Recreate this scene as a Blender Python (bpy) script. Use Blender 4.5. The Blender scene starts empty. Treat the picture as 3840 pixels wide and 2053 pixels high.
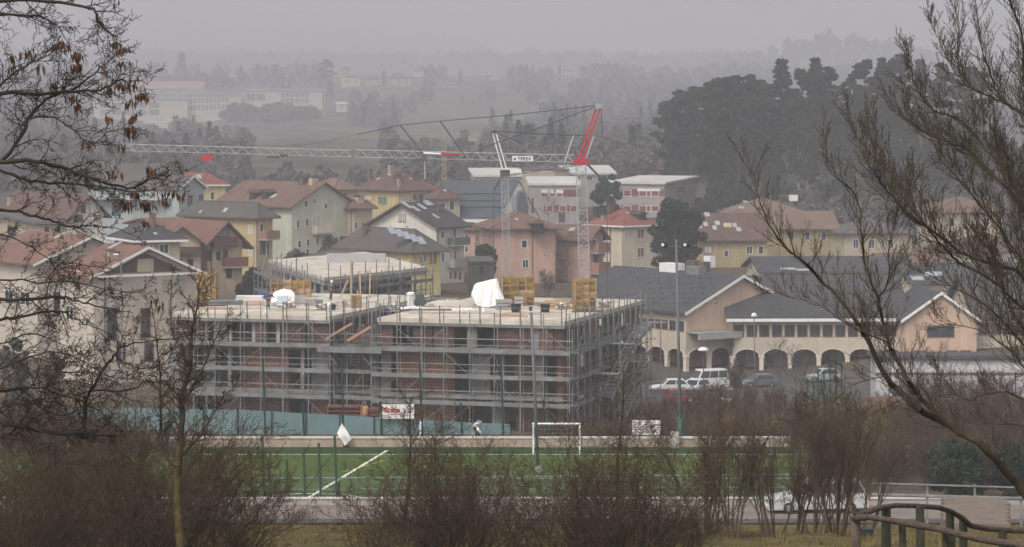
import bpy, math, random
import numpy as np
from mathutils import Vector

# ------------------------------------------------------------------ camera, world, sun, exposure
R = math.radians
SC = bpy.context.scene
COL = SC.collection
random.seed(7)
F, EYE, HY, CX = 10000.0, 21.6, 450.0, 1920.0     # focal length in photo pixels, eye height, horizon row

cam = bpy.data.objects.new('camera', bpy.data.cameras.new('camera'))
COL.objects.link(cam)
cam.location = (0, 0, EYE)
cam.rotation_euler = (R(90), 0, 0)
cam.data.sensor_width = 36.0
cam.data.lens = 36.0 * F / 3840.0
cam.data.shift_y = -(1026.5 - HY) / 3840.0
cam.data.clip_start = 0.5
cam.data.clip_end = 30000
SC.camera = cam

SUN_EL, SUN_ROT = 48, 215
w = bpy.data.worlds.new('World')
SC.world = w
w.use_nodes = True
nt = w.node_tree
bg = nt.nodes['Background']
sky = nt.nodes.new('ShaderNodeTexSky')
sky.sky_type = 'NISHITA'
sky.sun_disc = False
sky.sun_elevation = R(SUN_EL)
sky.sun_rotation = R(SUN_ROT)
sky.dust_density = 4.0
sky.ozone_density = 1.0
hs = nt.nodes.new('ShaderNodeHueSaturation')        # an overcast sky: most of the blue is gone
hs.inputs['Saturation'].default_value = 0.10
nt.links.new(sky.outputs[0], hs.inputs['Color'])
nt.links.new(hs.outputs[0], bg.inputs[0])
bg.inputs[1].default_value = 0.11

sun = bpy.data.objects.new('sun', bpy.data.lights.new('sun', 'SUN'))
COL.objects.link(sun)
sun.data.energy = 0.9
sun.data.angle = R(14)
sun.data.color = (1.0, 0.96, 0.92)
_a = R(SUN_ROT)
_dir = Vector((math.sin(_a) * math.cos(R(SUN_EL)), math.cos(_a) * math.cos(R(SUN_EL)), math.sin(R(SUN_EL))))
sun.rotation_euler = (-_dir).to_track_quat('-Z', 'Y').to_euler()
sun.location = (0, -20, 60)

SC.view_settings.view_transform = 'Standard'
SC.view_settings.look = 'None'
SC.view_settings.gamma = 1.0
SC.view_settings.use_curve_mapping = False
SC.view_settings.exposure = 1.0
SC.render.engine = 'CYCLES'
SC.cycles.use_denoising = True
SC.cycles.max_bounces = 5
SC.cycles.diffuse_bounces = 3
SC.cycles.glossy_bounces = 2
SC.cycles.transparent_max_bounces = 8
SC.cycles.volume_bounces = 1
SC.cycles.use_adaptive_sampling = True
SC.cycles.adaptive_threshold = 0.02

# ------------------------------------------------------------------ helpers
def P(px, py, d):
    return Vector(((px - CX) * d / F, d, EYE - (py - HY) * d / F))

def XP(px, d): return (px - CX) * d / F
def ZP(py, d): return EYE - (py - HY) * d / F

MATS = {}
def mat(name, col, rough=0.85, var=0.18, scale=3.0, bump=0.0, bscale=None, spec=0.3, metal=0.0, col2=None, kind='noise', thr=None, detail=4):
    """procedural material: base colour with patchy variation; kind: noise, tiles, brick, boards, corrugated"""
    if name in MATS: return MATS[name]
    m = bpy.data.materials.new(name)
    m.use_nodes = True
    t = m.node_tree
    b = t.nodes['Principled BSDF']
    b.inputs['Roughness'].default_value = rough
    b.inputs['Metallic'].default_value = metal
    b.inputs['Specular IOR Level'].default_value = spec
    tc = t.nodes.new('ShaderNodeTexCoord')
    n = t.nodes.new('ShaderNodeTexNoise')
    n.inputs['Scale'].default_value = scale
    n.inputs['Detail'].default_value = detail
    n.inputs['Roughness'].default_value = 0.65
    t.links.new(tc.outputs['Object'], n.inputs['Vector'])
    rp = t.nodes.new('ShaderNodeValToRGB')
    lo, hi = thr if thr else (0.3, 0.7)
    rp.color_ramp.elements[0].position = lo
    rp.color_ramp.elements[1].position = hi
    c2 = col2 if col2 else tuple(min(1, c * (1 + var)) for c in col)
    c1 = col if col2 else tuple(c * (1 - var) for c in col)
    rp.color_ramp.elements[0].color = (*c1, 1)
    rp.color_ramp.elements[1].color = (*c2, 1)
    t.links.new(n.outputs['Fac'], rp.inputs['Fac'])
    out = rp.outputs['Color']
    height = None
    if kind == 'stucco':
        # rain streaks and patched render: noise drawn out down the wall
        mp = t.nodes.new('ShaderNodeMapping'); mp.inputs['Scale'].default_value = (1.3, 1.3, 0.16)
        t.links.new(tc.outputs['Object'], mp.inputs['Vector'])
        ns = t.nodes.new('ShaderNodeTexNoise'); ns.inputs['Scale'].default_value = 1.0; ns.inputs['Detail'].default_value = 6; ns.inputs['Roughness'].default_value = 0.7
        t.links.new(mp.outputs[0], ns.inputs['Vector'])
        mr = t.nodes.new('ShaderNodeMapRange'); mr.inputs['From Min'].default_value = 0.3; mr.inputs['From Max'].default_value = 0.65; mr.inputs['To Min'].default_value = 0.83; mr.inputs['To Max'].default_value = 1.06
        t.links.new(ns.outputs['Fac'], mr.inputs['Value'])
        mx = t.nodes.new('ShaderNodeMix'); mx.data_type = 'RGBA'; mx.blend_type = 'MULTIPLY'; mx.inputs[0].default_value = 1.0
        t.links.new(out, mx.inputs[6]); t.links.new(mr.outputs[0], mx.inputs[7]); out = mx.outputs[2]
    if kind == 'brick':
        # hollow clay blocks in courses, mapped by height and by distance along the wall
        sx = t.nodes.new('ShaderNodeSeparateXYZ'); t.links.new(tc.outputs['Object'], sx.inputs[0])
        ad = t.nodes.new('ShaderNodeMath'); ad.operation = 'ADD'
        t.links.new(sx.outputs[0], ad.inputs[0]); t.links.new(sx.outputs[1], ad.inputs[1])
        cb = t.nodes.new('ShaderNodeCombineXYZ'); t.links.new(ad.outputs[0], cb.inputs[0]); t.links.new(sx.outputs[2], cb.inputs[1])
        br = t.nodes.new('ShaderNodeTexBrick')
        br.inputs['Scale'].default_value = 1.0
        br.inputs['Brick Width'].default_value = 0.5
        br.inputs['Row Height'].default_value = 0.25
        br.inputs['Mortar Size'].default_value = 0.018
        br.inputs['Mortar'].default_value = (0.22, 0.2, 0.18, 1)
        br.inputs['Color1'].default_value = (0.85, 0.85, 0.85, 1)
        br.inputs['Color2'].default_value = (1.15, 1.1, 1.05, 1)
        t.links.new(cb.outputs[0], br.inputs['Vector'])
        mx = t.nodes.new('ShaderNodeMix'); mx.data_type = 'RGBA'; mx.blend_type = 'MULTIPLY'
        mx.inputs[0].default_value = 1.0
        t.links.new(out, mx.inputs[6]); t.links.new(br.outputs['Color'], mx.inputs[7])
        out = mx.outputs[2]
    if kind in ('tiles', 'boards', 'corrugated'):
        # rows of tiles follow the height on a slope, with small tile-to-tile differences
        wv = t.nodes.new('ShaderNodeTexWave')
        wv.wave_type = 'BANDS'
        wv.bands_direction = 'Z' if kind == 'tiles' else 'X'
        wv.inputs['Scale'].default_value = 2.2 if kind == 'tiles' else 1.6
        wv.inputs['Distortion'].default_value = 0.6
        wv.inputs['Detail'].default_value = 1.0
        t.links.new(tc.outputs['Object'], wv.inputs['Vector'])
        n2 = t.nodes.new('ShaderNodeTexNoise'); n2.inputs['Scale'].default_value = 2.6; n2.inputs['Detail'].default_value = 3
        t.links.new(tc.outputs['Object'], n2.inputs['Vector'])
        ma = t.nodes.new('ShaderNodeMath'); ma.operation = 'ADD'
        t.links.new(wv.outputs['Fac'], ma.inputs[0]); t.links.new(n2.outputs['Fac'], ma.inputs[1])
        mr = t.nodes.new('ShaderNodeMapRange')
        mr.inputs['From Min'].default_value = 0.2; mr.inputs['From Max'].default_value = 1.6
        mr.inputs['To Min'].default_value = 0.78; mr.inputs['To Max'].default_value = 1.2
        t.links.new(ma.outputs[0], mr.inputs['Value'])
        mx = t.nodes.new('ShaderNodeMix'); mx.data_type = 'RGBA'; mx.blend_type = 'MULTIPLY'
        mx.inputs[0].default_value = 1.0
        t.links.new(out, mx.inputs[6]); t.links.new(mr.outputs[0], mx.inputs[7])
        out = mx.outputs[2]
        height = wv.outputs['Fac']
        if bump == 0: bump = 0.25
    t.links.new(out, b.inputs['Base Color'])
    if bump:
        bp = t.nodes.new('ShaderNodeBump')
        bp.inputs['Strength'].default_value = bump
        bp.inputs['Distance'].default_value = 0.05
        if height is None:
            nb = t.nodes.new('ShaderNodeTexNoise')
            nb.inputs['Scale'].default_value = bscale or scale * 4
            nb.inputs['Detail'].default_value = 5
            t.links.new(tc.outputs['Object'], nb.inputs['Vector'])
            height = nb.outputs['Fac']
        t.links.new(height, bp.inputs['Height'])
        t.links.new(bp.outputs[0], b.inputs['Normal'])
    MATS[name] = m
    return m

ORG = {}
def tag(o, label=None, cat=None, group=None, kind=None):
    if label: o['label'] = label
    if cat: o['category'] = cat
    if group: o['group'] = group
    if kind: o['kind'] = kind
    return o

def thing(name, label, cat, loc, group=None):
    o = bpy.data.objects.new(name, None)
    COL.objects.link(o)
    o.empty_display_size = 0.3
    o.location = loc
    ORG[o] = Vector(loc)
    return tag(o, label, cat, group)

def link_mesh(name, me, m, parent=None, org=None):
    if m is not None:
        for q in (m if isinstance(m, (list, tuple)) else [m]): me.materials.append(q)
    o = bpy.data.objects.new(name, me)
    COL.objects.link(o)
    if parent is not None:
        o.parent = parent
        ORG[o] = ORG[parent]
    else:
        o.location = org
        ORG[o] = Vector(org)
    return o

class MB:
    """collects faces in world coordinates and links them as ONE mesh"""
    def __init__(s): s.v = []; s.f = []; s.mi = []; s.cm = 0
    def add(s, vs, fs):
        k = len(s.v)
        s.v += [tuple(p) for p in vs]
        s.f += [tuple(i + k for i in q) for q in fs]
        s.mi += [s.cm] * len(fs)
        return s
    def box(s, a, b):
        x0, y0, z0 = [min(a[i], b[i]) for i in range(3)]
        x1, y1, z1 = [max(a[i], b[i]) for i in range(3)]
        return s.add([(x0, y0, z0), (x1, y0, z0), (x1, y1, z0), (x0, y1, z0), (x0, y0, z1), (x1, y0, z1), (x1, y1, z1), (x0, y1, z1)],
                     [(0, 3, 2, 1), (4, 5, 6, 7), (0, 1, 5, 4), (1, 2, 6, 5), (2, 3, 7, 6), (3, 0, 4, 7)])
    def obox(s, o, u, v, w, a, b):
        """box from a to b in the frame (o; u, v, w)"""
        o, u, v, w = Vector(o), Vector(u), Vector(v), Vector(w)
        t = MB().box(a, b)
        return s.add([o + u * p[0] + v * p[1] + w * p[2] for p in t.v], t.f)
    def prism(s, poly, z0, z1):
        n = len(poly)
        A = [(p[0], p[1], z0) for p in poly]; B = [(p[0], p[1], z1) for p in poly]
        return s.add(A + B, [tuple(range(n))[::-1], tuple(range(n, 2 * n))] + [(i, (i + 1) % n, n + (i + 1) % n, n + i) for i in range(n)])
    def extrude(s, poly, d):
        n = len(poly); d = Vector(d)
        A = [Vector(p) for p in poly]; B = [p + d for p in A]
        return s.add(A + B, [tuple(range(n))[::-1], tuple(range(n, 2 * n))] + [(i, (i + 1) % n, n + (i + 1) % n, n + i) for i in range(n)])
    def bar(s, a, b, r, n=4, r2=None):
        a, b = Vector(a), Vector(b)
        d = (b - a)
        if d.length < 1e-6: return s
        d.normalize()
        h = Vector((0, 0, 1)) if abs(d.z) < 0.9 else Vector((1, 0, 0))
        u = d.cross(h).normalized(); v = d.cross(u)
        r2 = r if r2 is None else r2
        k = [(math.cos(2 * math.pi * (i + .5) / n), math.sin(2 * math.pi * (i + .5) / n)) for i in range(n)]
        A = [a + (u * c + v * q) * r for c, q in k]; B = [b + (u * c + v * q) * r2 for c, q in k]
        return s.add(A + B, [tuple(range(n)), tuple(range(2 * n - 1, n - 1, -1))] + [(i, n + i, n + (i + 1) % n, (i + 1) % n) for i in range(n)])
    def lathe(s, o, prof, n=12):
        o = Vector(o); V = []; Fc = []
        for r, z in prof:
            V += [o + Vector((r * math.cos(2 * math.pi * i / n), r * math.sin(2 * math.pi * i / n), z)) for i in range(n)]
        for j in range(len(prof) - 1):
            Fc += [(j * n + i, j * n + (i + 1) % n, (j + 1) * n + (i + 1) % n, (j + 1) * n + i) for i in range(n)]
        Fc += [tuple(range(n))[::-1], tuple(range((len(prof) - 1) * n, len(prof) * n))]
        return s.add(V, Fc)
    def ell(s, c, rx, ry, rz, n=10, m=7, top=1.0):
        prof = []
        c = Vector(c); V = []; Fc = []
        for j in range(m + 1):
            a = -math.pi / 2 + math.pi * j / m * top
            V += [c + Vector((rx * math.cos(a) * math.cos(2 * math.pi * i / n), ry * math.cos(a) * math.sin(2 * math.pi * i / n), rz * math.sin(a))) for i in range(n)]
        for j in range(m):
            Fc += [(j * n + i, j * n + (i + 1) % n, (j + 1) * n + (i + 1) % n, (j + 1) * n + i) for i in range(n)]
        return s.add(V, Fc)
    def build(s, name, m, parent=None, smooth=False, org=None):
        if parent is None and org is None:
            q = np.array(s.v); org = Vector(((q[:, 0].min() + q[:, 0].max()) / 2, (q[:, 1].min() + q[:, 1].max()) / 2, q[:, 2].min()))
        g = ORG[parent] if parent is not None else Vector(org)
        me = bpy.data.meshes.new(name)
        me.from_pydata([(p[0] - g.x, p[1] - g.y, p[2] - g.z) for p in s.v], [], s.f)
        o = link_mesh(name, me, m, parent, g)
        if any(s.mi): me.polygons.foreach_set('material_index', s.mi)
        if smooth: me.polygons.foreach_set('use_smooth', [True] * len(me.polygons))
        return o

def np_mesh(name, V, Q, m, parent=None, org=None, smooth=False, mi=None):
    """mesh from numpy arrays: V (n,3) world, Q (k, 3 or 4) faces"""
    g = ORG[parent] if parent is not None else Vector(org)
    me = bpy.data.meshes.new(name)
    k = Q.shape[1]
    me.vertices.add(len(V))
    me.vertices.foreach_set('co', (V - np.array(g)).astype(np.float32).ravel())
    me.loops.add(Q.size)
    me.loops.foreach_set('vertex_index', Q.astype(np.int32).ravel())
    me.polygons.add(len(Q))
    me.polygons.foreach_set('loop_start', np.arange(0, Q.size, k, dtype=np.int32))
    me.polygons.foreach_set('loop_total', np.full(len(Q), k, dtype=np.int32))
    if mi is not None: me.polygons.foreach_set('material_index', mi.astype(np.int32))
    if smooth: me.polygons.foreach_set('use_smooth', np.ones(len(Q), dtype=bool))
    me.update(calc_edges=True)
    return link_mesh(name, me, m, parent, g)

def seg_mesh(segs, n=4):
    """tapered tubes for all segments at once: rows (x0,y0,z0,r0,x1,y1,z1,r1)"""
    S = np.asarray(segs, dtype=np.float64)
    a, ra, b, rb = S[:, 0:3], S[:, 3], S[:, 4:7], S[:, 7]
    d = b - a
    L = np.linalg.norm(d, axis=1, keepdims=True) + 1e-9
    d = d / L
    b = b + d * (rb * 0.4)[:, None]
    h = np.where(np.abs(d[:, 2:3]) < 0.92, np.array([[0, 0, 1.0]]), np.array([[1.0, 0, 0]]))
    u = np.cross(d, h); u /= np.linalg.norm(u, axis=1, keepdims=True) + 1e-9
    v = np.cross(d, u)
    ang = 2 * np.pi * np.arange(n) / n
    ring = u[:, None, :] * np.cos(ang)[None, :, None] + v[:, None, :] * np.sin(ang)[None, :, None]
    A = a[:, None, :] + ring * ra[:, None, None]
    B = b[:, None, :] + ring * rb[:, None, None]
    V = np.concatenate([A, B], axis=1).reshape(-1, 3)
    i = np.arange(n); j = (i + 1) % n
    q = np.stack([i, n + i, n + j, j], axis=1)
    Q = (q[None] + (np.arange(len(S)) * 2 * n)[:, None, None]).reshape(-1, 4)
    return V, Q

# ------------------------------------------------------------------ terrain
_PY = np.array([-60, 0, 25, 45, 67, 100, 142.3, 150, 178, 186, 205, 260, 300, 330, 360, 400, 450, 500, 560, 640, 700, 903, 1309, 1613.5, 2060.1, 2527, 3136, 3339, 3846.5, 4760, 7399, 11459, 15519, 19376], float)
_PZ = np.array([22, 19.9, 16.8, 13.9, 11.1, 6.1, 0, 0, -0.1, -2.5, -4, -5.3, -5.2, -4.6, -3.4, -3, -2.6, -1.6, 0, 1, 6.5, 9.2, 10.6, 10.4, 22.2, 45.9, 71.7, 74, 59.8, 92.9, 175.9, 477, 852.6, 1271.1], float)
def ground(x, y):
    x = np.asarray(x, float); y = np.asarray(y, float)
    z = np.interp(y, _PY, _PZ)
    z = z - 3.2 * np.exp(-((x - 26) / 22.0) ** 2 - ((y - 305) / 42.0) ** 2)
    z = z + 3.6 * np.exp(-((x + 52) / 30.0) ** 2 - ((y - 385) / 60.0) ** 2)
    z = z + 19 * np.exp(-((x - 84) / 40.0) ** 2 - ((y - 640) / 75.0) ** 2)
    z = z + 66 * np.exp(-((x - 530) / 180.0) ** 2 - ((y - 4260) / 300.0) ** 2)
    far = np.clip((y - 4550) / 4900, 0, 1)
    z = z + far * (58 * np.sin(x / 1200 + 1.0 + y / 3000) + 22 * np.sin(x / 470 + y / 950))
    mid = np.clip((y - 680) / 200, 0, 1) * (1 - far)
    z = z + mid * (2.2 * np.sin(x / 37 + y / 55) + 1.4 * np.sin(x / 17 - y / 41))
    near = np.clip((125 - y) / 30, 0, 1)
    z = z + near * (0.12 * np.sin(x * 0.9 + y * 0.31) + 0.08 * np.sin(x * 2.1 - y * 0.7))
    return z
def G(x, y): return float(ground(x, y))
# ------------------------------------------------------------------ ground sheet and setting
def ground_material():
    m = bpy.data.materials.new('ground_soil_and_grass'); m.use_nodes = True
    t = m.node_tree; b = t.nodes['Principled BSDF']; b.inputs['Roughness'].default_value = 0.95
    b.inputs['Specular IOR Level'].default_value = 0.0
    geo = t.nodes.new('ShaderNodeNewGeometry')
    sx = t.nodes.new('ShaderNodeSeparateXYZ'); t.links.new(geo.outputs['Position'], sx.inputs[0])
    def noise(scale, detail=5, rough=0.6):
        n = t.nodes.new('ShaderNodeTexNoise'); n.inputs['Scale'].default_value = scale
        n.inputs['Detail'].default_value = detail; n.inputs['Roughness'].default_value = rough
        t.links.new(geo.outputs['Position'], n.inputs['Vector']); return n.outputs['Fac']
    def ramp(fac, stops):
        r = t.nodes.new('ShaderNodeValToRGB'); t.links.new(fac, r.inputs[0])
        e = r.color_ramp.elements
        e[0].position, e[0].color = stops[0][0], (*stops[0][1], 1)
        e[1].position, e[1].color = stops[-1][0], (*stops[-1][1], 1)
        for p, c in stops[1:-1]:
            q = e.new(p); q.color = (*c, 1)
        return r.outputs[0]
    def mix(f, a, bb):
        x = t.nodes.new('ShaderNodeMix'); x.data_type = 'RGBA'
        t.links.new(f, x.inputs[0]); t.links.new(a, x.inputs[6]); t.links.new(bb, x.inputs[7]); return x.outputs[2]
    def step(src, a, c):
        r = t.nodes.new('ShaderNodeMapRange'); r.interpolation_type = 'SMOOTHSTEP'
        r.inputs['From Min'].default_value = a; r.inputs['From Max'].default_value = c
        t.links.new(src, r.inputs['Value']); return r.outputs[0]
    lawn = ramp(noise(0.9, 8, 0.75), [(0.3, (0.05, 0.043, 0.02)), (0.5, (0.1, 0.083, 0.04)), (0.7, (0.16, 0.128, 0.068))])
    soil = ramp(noise(0.35, 6), [(0.3, (0.06, 0.045, 0.033)), (0.55, (0.11, 0.085, 0.06)), (0.75, (0.09, 0.095, 0.045))])
    wood = ramp(noise(0.02, 8, 0.7), [(0.35, (0.05, 0.05, 0.04)), (0.5, (0.1, 0.085, 0.066)), (0.62, (0.15, 0.14, 0.09)), (0.75, (0.18, 0.15, 0.11))])
    hill = ramp(noise(0.0022, 10, 0.7), [(0.36, (0.03, 0.035, 0.028)), (0.48, (0.07, 0.06, 0.05)), (0.6, (0.22, 0.19, 0.14)), (0.72, (0.27, 0.2, 0.17))])
    c = mix(step(sx.outputs[1], 139, 150), lawn, soil)
    c = mix(step(sx.outputs[1], 600, 660), c, wood)
    c = mix(step(sx.outputs[1], 3800, 4700), c, hill)
    t.links.new(c, b.inputs['Base Color'])
    bp = t.nodes.new('ShaderNodeBump'); bp.inputs['Strength'].default_value = 0.5; bp.inputs['Distance'].default_value = 0.2
    t.links.new(noise(2.5, 6), bp.inputs['Height']); t.links.new(bp.outputs[0], b.inputs['Normal'])
    return m

ys = np.concatenate([np.linspace(-60, 20, 20), np.linspace(24, 150, 90), np.linspace(152, 280, 50), 280 * (19300 / 280) ** (np.linspace(0, 1, 150)[1:])])
ks = np.linspace(-0.62, 0.62, 150)
YY, KK = np.meshgrid(ys, ks, indexing='ij')
XX = KK * (np.maximum(YY, 0) + 45)
ZZ = ground(XX, YY)
nr, nc = YY.shape
idx = np.arange(nr * nc).reshape(nr, nc)
Q = np.stack([idx[:-1, :-1], idx[:-1, 1:], idx[1:, 1:], idx[1:, :-1]], axis=-1).reshape(-1, 4)
tag(np_mesh('ground', np.stack([XX, YY, ZZ], -1).reshape(-1, 3), Q, ground_material(), org=(0, 0, 0), smooth=True), kind='structure')

# haze: one closed box of even air round the camera and the whole scene
hz = MB().box((-12600, -140, -16), (12600, 19295, 1500)).build('haze', None, org=(0, 0, 0))
hm = bpy.data.materials.new('haze_air'); hm.use_nodes = True
t = hm.node_tree
t.nodes.remove(t.nodes['Principled BSDF'])
pv = t.nodes.new('ShaderNodeVolumePrincipled')
pv.inputs['Color'].default_value = (0.915, 0.91, 0.975, 1)
pv.inputs['Density'].default_value = 0.00042
pv.inputs['Anisotropy'].default_value = 0.0
t.links.new(pv.outputs[0], t.nodes['Material Output'].inputs['Volume'])
hz.data.materials.append(hm)
tag(hz, kind='stuff')
# ------------------------------------------------------------------ materials
M_conc = mat('concrete', (0.33, 0.31, 0.28), 0.9, 0.16, 1.3, 0.15)
M_conc_dark = mat('weathered_concrete', (0.18, 0.175, 0.165), 0.9, 0.3, 0.8, 0.15, kind='stucco')
M_slab = mat('fresh_concrete_slab', (0.48, 0.43, 0.36), 0.9, 0.34, 0.45, 0.1, detail=9)
M_brick = mat('hollow_clay_block', (0.19, 0.1, 0.064), 0.9, 0.3, 0.45, kind='brick')
M_brick_dark = mat('dark_clay_block', (0.1, 0.058, 0.049), 0.9, 0.3, 0.45, kind='brick')
M_galv = mat('galvanised_steel', (0.2, 0.205, 0.2), 0.6, 0.3, 2.0, metal=0.3)
M_deck = mat('scaffold_deck_steel', (0.165, 0.17, 0.165), 0.7, 0.35, 0.7, metal=0.15)
M_yellow = mat('yellow_formwork_ply', (0.31, 0.2, 0.06), 0.75, 0.35, 0.9)
M_ochre = mat('ochre_formwork_board', (0.27, 0.16, 0.068), 0.75, 0.3, 0.8)
M_timber = mat('sawn_timber', (0.42, 0.29, 0.17), 0.85, 0.2, 2.0)
M_redwood = mat('reddish_planks', (0.34, 0.19, 0.125), 0.85, 0.2, 2.0)
M_tarp = mat('white_plastic_sheet', (0.72, 0.7, 0.67), 0.55, 0.08, 1.2, 0.4, 2.0)
M_blue = mat('blue_plastic', (0.05, 0.07, 0.2), 0.5, 0.15, 1.0)
M_black = mat('black_plastic', (0.015, 0.016, 0.018), 0.5, 0.2, 2.0)
M_white = mat('white_paint', (0.78, 0.77, 0.75), 0.5, 0.05, 3.0)
M_teal = mat('teal_hoarding_sheet', (0.125, 0.19, 0.195), 0.7, 0.2, 0.25)
M_dgreen = mat('dark_green_paint', (0.012, 0.035, 0.022), 0.5, 0.15, 2.0)
M_green = mat('green_paint', (0.016, 0.055, 0.03), 0.5, 0.15, 2.0)
M_greyp = mat('grey_pole_paint', (0.11, 0.118, 0.122), 0.6, 0.15, 1.0, metal=0.1)
M_turf = mat('artificial_turf', (0.045, 0.078, 0.018), 0.95, 0.3, 0.16, 0.3, 6.0, col2=(0.082, 0.108, 0.036), spec=0.0)
M_turfd = mat('worn_turf_margin', (0.03, 0.055, 0.022), 0.95, 0.25, 0.5, 0.3, 6.0, spec=0.0)
M_asph = mat('pale_asphalt', (0.19, 0.16, 0.14), 0.95, 0.2, 0.5, 0.2, spec=0.0)
M_asphd = mat('asphalt', (0.085, 0.08, 0.078), 0.95, 0.25, 0.3, 0.2, spec=0.0)
M_wallb = mat('beige_rendered_wall', (0.33, 0.26, 0.2), 0.9, 0.22, 0.9, 0.2)
M_kerb = mat('pale_kerb_stone', (0.5, 0.46, 0.41), 0.9, 0.15, 1.0)
M_red = mat('red_paint', (0.36, 0.02, 0.035), 0.45, 0.12, 1.0)
M_dark = mat('dark_interior', (0.02, 0.02, 0.022), 0.9, 0.2, 1.0)

# ------------------------------------------------------------------ road and sports field
def sheet(name, x0, x1, y0, y1, z, m, nx=2):
    b = MB(); 
    for i in range(nx):
        a = x0 + (x1 - x0) * i / nx; c = x0 + (x1 - x0) * (i + 1) / nx
        b.add([(a, y0, z), (c, y0, z), (c, y1, z), (a, y1, z)], [(0, 1, 2, 3)])
    return tag(b.build(name, m, org=((x0 + x1) / 2, (y0 + y1) / 2, z)), kind='structure')
sheet('road', -60, 60, 142.9, 149.2, 0.012, M_asph)
tag(MB().box((-60, 142.4, -0.3), (60, 142.85, 0.12)).build('road_kerb', M_kerb, org=(0, 142.6, 0)), kind='structure')
sheet('pavement', -60, 60, 140.9, 142.35, 0.3, M_asphd)
sheet('field_margin', -40, 20.5, 150.0, 175.9, 0.01, M_turfd)
sheet('sports_field', -38, 19.5, 150.5, 172.6, 0.016, M_turf)

def line_strip(pts, wd, z=0.024):
    b = MB()
    for (x0, y0), (x1, y1) in zip(pts[:-1], pts[1:]):
        dx, dy = x1 - x0, y1 - y0; L = math.hypot(dx, dy); nx, ny = -dy / L * wd / 2, dx / L * wd / 2
        b.add([(x0 + nx, y0 + ny, z), (x0 - nx, y0 - ny, z), (x1 - nx, y1 - ny, z), (x1 + nx, y1 + ny, z)], [(3, 2, 1, 0)])
    return b
M_line = mat('white_line_paint', (0.62, 0.62, 0.56), 0.9, 0.2, 2.0)
M_yline = mat('yellow_line_paint', (0.4, 0.4, 0.08), 0.9, 0.2, 2.0)
b = line_strip([(-8.15, 174.0), (-11.9, 150.6)], 0.2)
b.add(*[(q.v, q.f) for q in [line_strip([(-30, 171.9), (19.4, 171.9)], 0.14, 0.028)]][0])
arc = [(-11.5 + 3.3 * math.cos(a), 151.0 + 2.9 * math.sin(a)) for a in np.linspace(-0.3, math.pi + 0.3, 22)]
b.add(*[(q.v, q.f) for q in [line_strip(arc, 0.16, 0.032)]][0])
b.add(*[(q.v, q.f) for q in [line_strip([(-13.5, 160.5), (18.5, 160.5)], 0.1, 0.028)]][0])
tag(b.build('field_line', M_line, org=(-9, 160, 0)), kind='structure')
b = MB()
for i in range(5):
    y = 163.5 + i * 1.2
    q = line_strip([(-10.4 + i * 0.5, y), (-9.95 + i * 0.5, y + 0.8)], 0.12)
    b.add(q.v, q.f)
tag(b.build('dashed_field_line', M_yline, org=(-9, 166, 0)), kind='structure')

# parapet between road and field
r = thing('low_parapet', 'long low concrete parapet between the road and the green sports field', 'wall', (0, 149.6, 0))
MB().box((-58, 149.4, -0.2), (58, 149.75, 0.34)).build('wall_body', M_conc, r)
MB().box((-58, 149.34, 0.345), (58, 149.81, 0.42)).build('coping', M_kerb, r)

# far retaining wall of the field
xl, xr = XP(250, 176), XP(2965, 176)
r = thing('retaining_wall', 'beige rendered wall with pale coping along the far edge of the field', 'wall', (0, 176.2, -0.2))
MB().box((xl, 176, -3.5), (xr, 176.4, 0.56)).build('wall_body', M_wallb, r)
MB().box((xl, 175.94, 0.565), (xr, 176.46, 0.66)).build('coping', M_kerb, r)
MB().box((XP(2515, 175.8), 175.4, 0), (XP(2545, 175.8), 175.9, 1.05)).build('gate_pillar', M_conc, r)

# teal hoarding behind it: sheets between posts, its top falling to the right
HP = [(250, 1532), (560, 1533), (900, 1537), (1120, 1550), (1300, 1559), (1500, 1572), (1720, 1583), (1880, 1590), (2040, 1597)]
def hoard_top(px): return ZP(np.interp(px, [p[0] for p in HP], [p[1] for p in HP]), 179)
r = thing('construction_hoarding', 'teal sheet hoarding with dark posts between the field wall and the building site', 'hoarding', (XP(1100, 179), 179, 0.5))
pxs = list(range(250, 2041, 128))
for i in range(len(pxs) - 1):
    a, c = pxs[i] + .15, pxs[i + 1] - .15
    b = MB()
    n = 6
    for k in range(n):
        p0, p1 = a + (c - a) * k / n, a + (c - a) * (k + 1) / n
        w0, w1 = [0.012 * math.sin(i * 2 + 3.1 * q) for q in (k, k + 1)]
        x0, x1 = XP(p0, 179), XP(p1, 179)
        b.add([(x0, 179 + w0, 0.5), (x1, 179 + w1, 0.5), (x1, 179 + w1, hoard_top(p1)), (x0, 179 + w0, hoard_top(p0)),
               (x0, 179.03 + w0, 0.5), (x1, 179.03 + w1, 0.5), (x1, 179.03 + w1, hoard_top(p1)), (x0, 179.03 + w0, hoard_top(p0))],
              [(0, 1, 2, 3), (7, 6, 5, 4), (3, 2, 6, 7), (1, 0, 4, 5)])
    b.build('sheet_panel', M_teal, r)
for p in pxs: MB().bar((XP(p, 178.9), 178.9, 0.3), (XP(p, 178.9), 178.9, hoard_top(p) + 0.05), 0.05).build('post', M_dgreen, r)

# tall posts of the ball net along the far wall
r = thing('ball_net_fence', 'row of tall dark green net posts along the far wall of the field', 'fence', (XP(1400, 177), 177, 0.6))
for px, yt, yb in [(992, 1345, 1645), (1137, 1508, 1640), (1285, 1345, 1600), (1430, 1505, 1640), (1580, 1345, 1640), (1730, 1510, 1640), (1884, 1330, 1640), (2040, 1500, 1640)]:
    lean = (yb - yt) * 0.02
    MB().bar(P(px + 4, 1648, 177), P(px - lean, yt, 177), 0.07, 6).build('post', M_dgreen, r)

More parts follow.
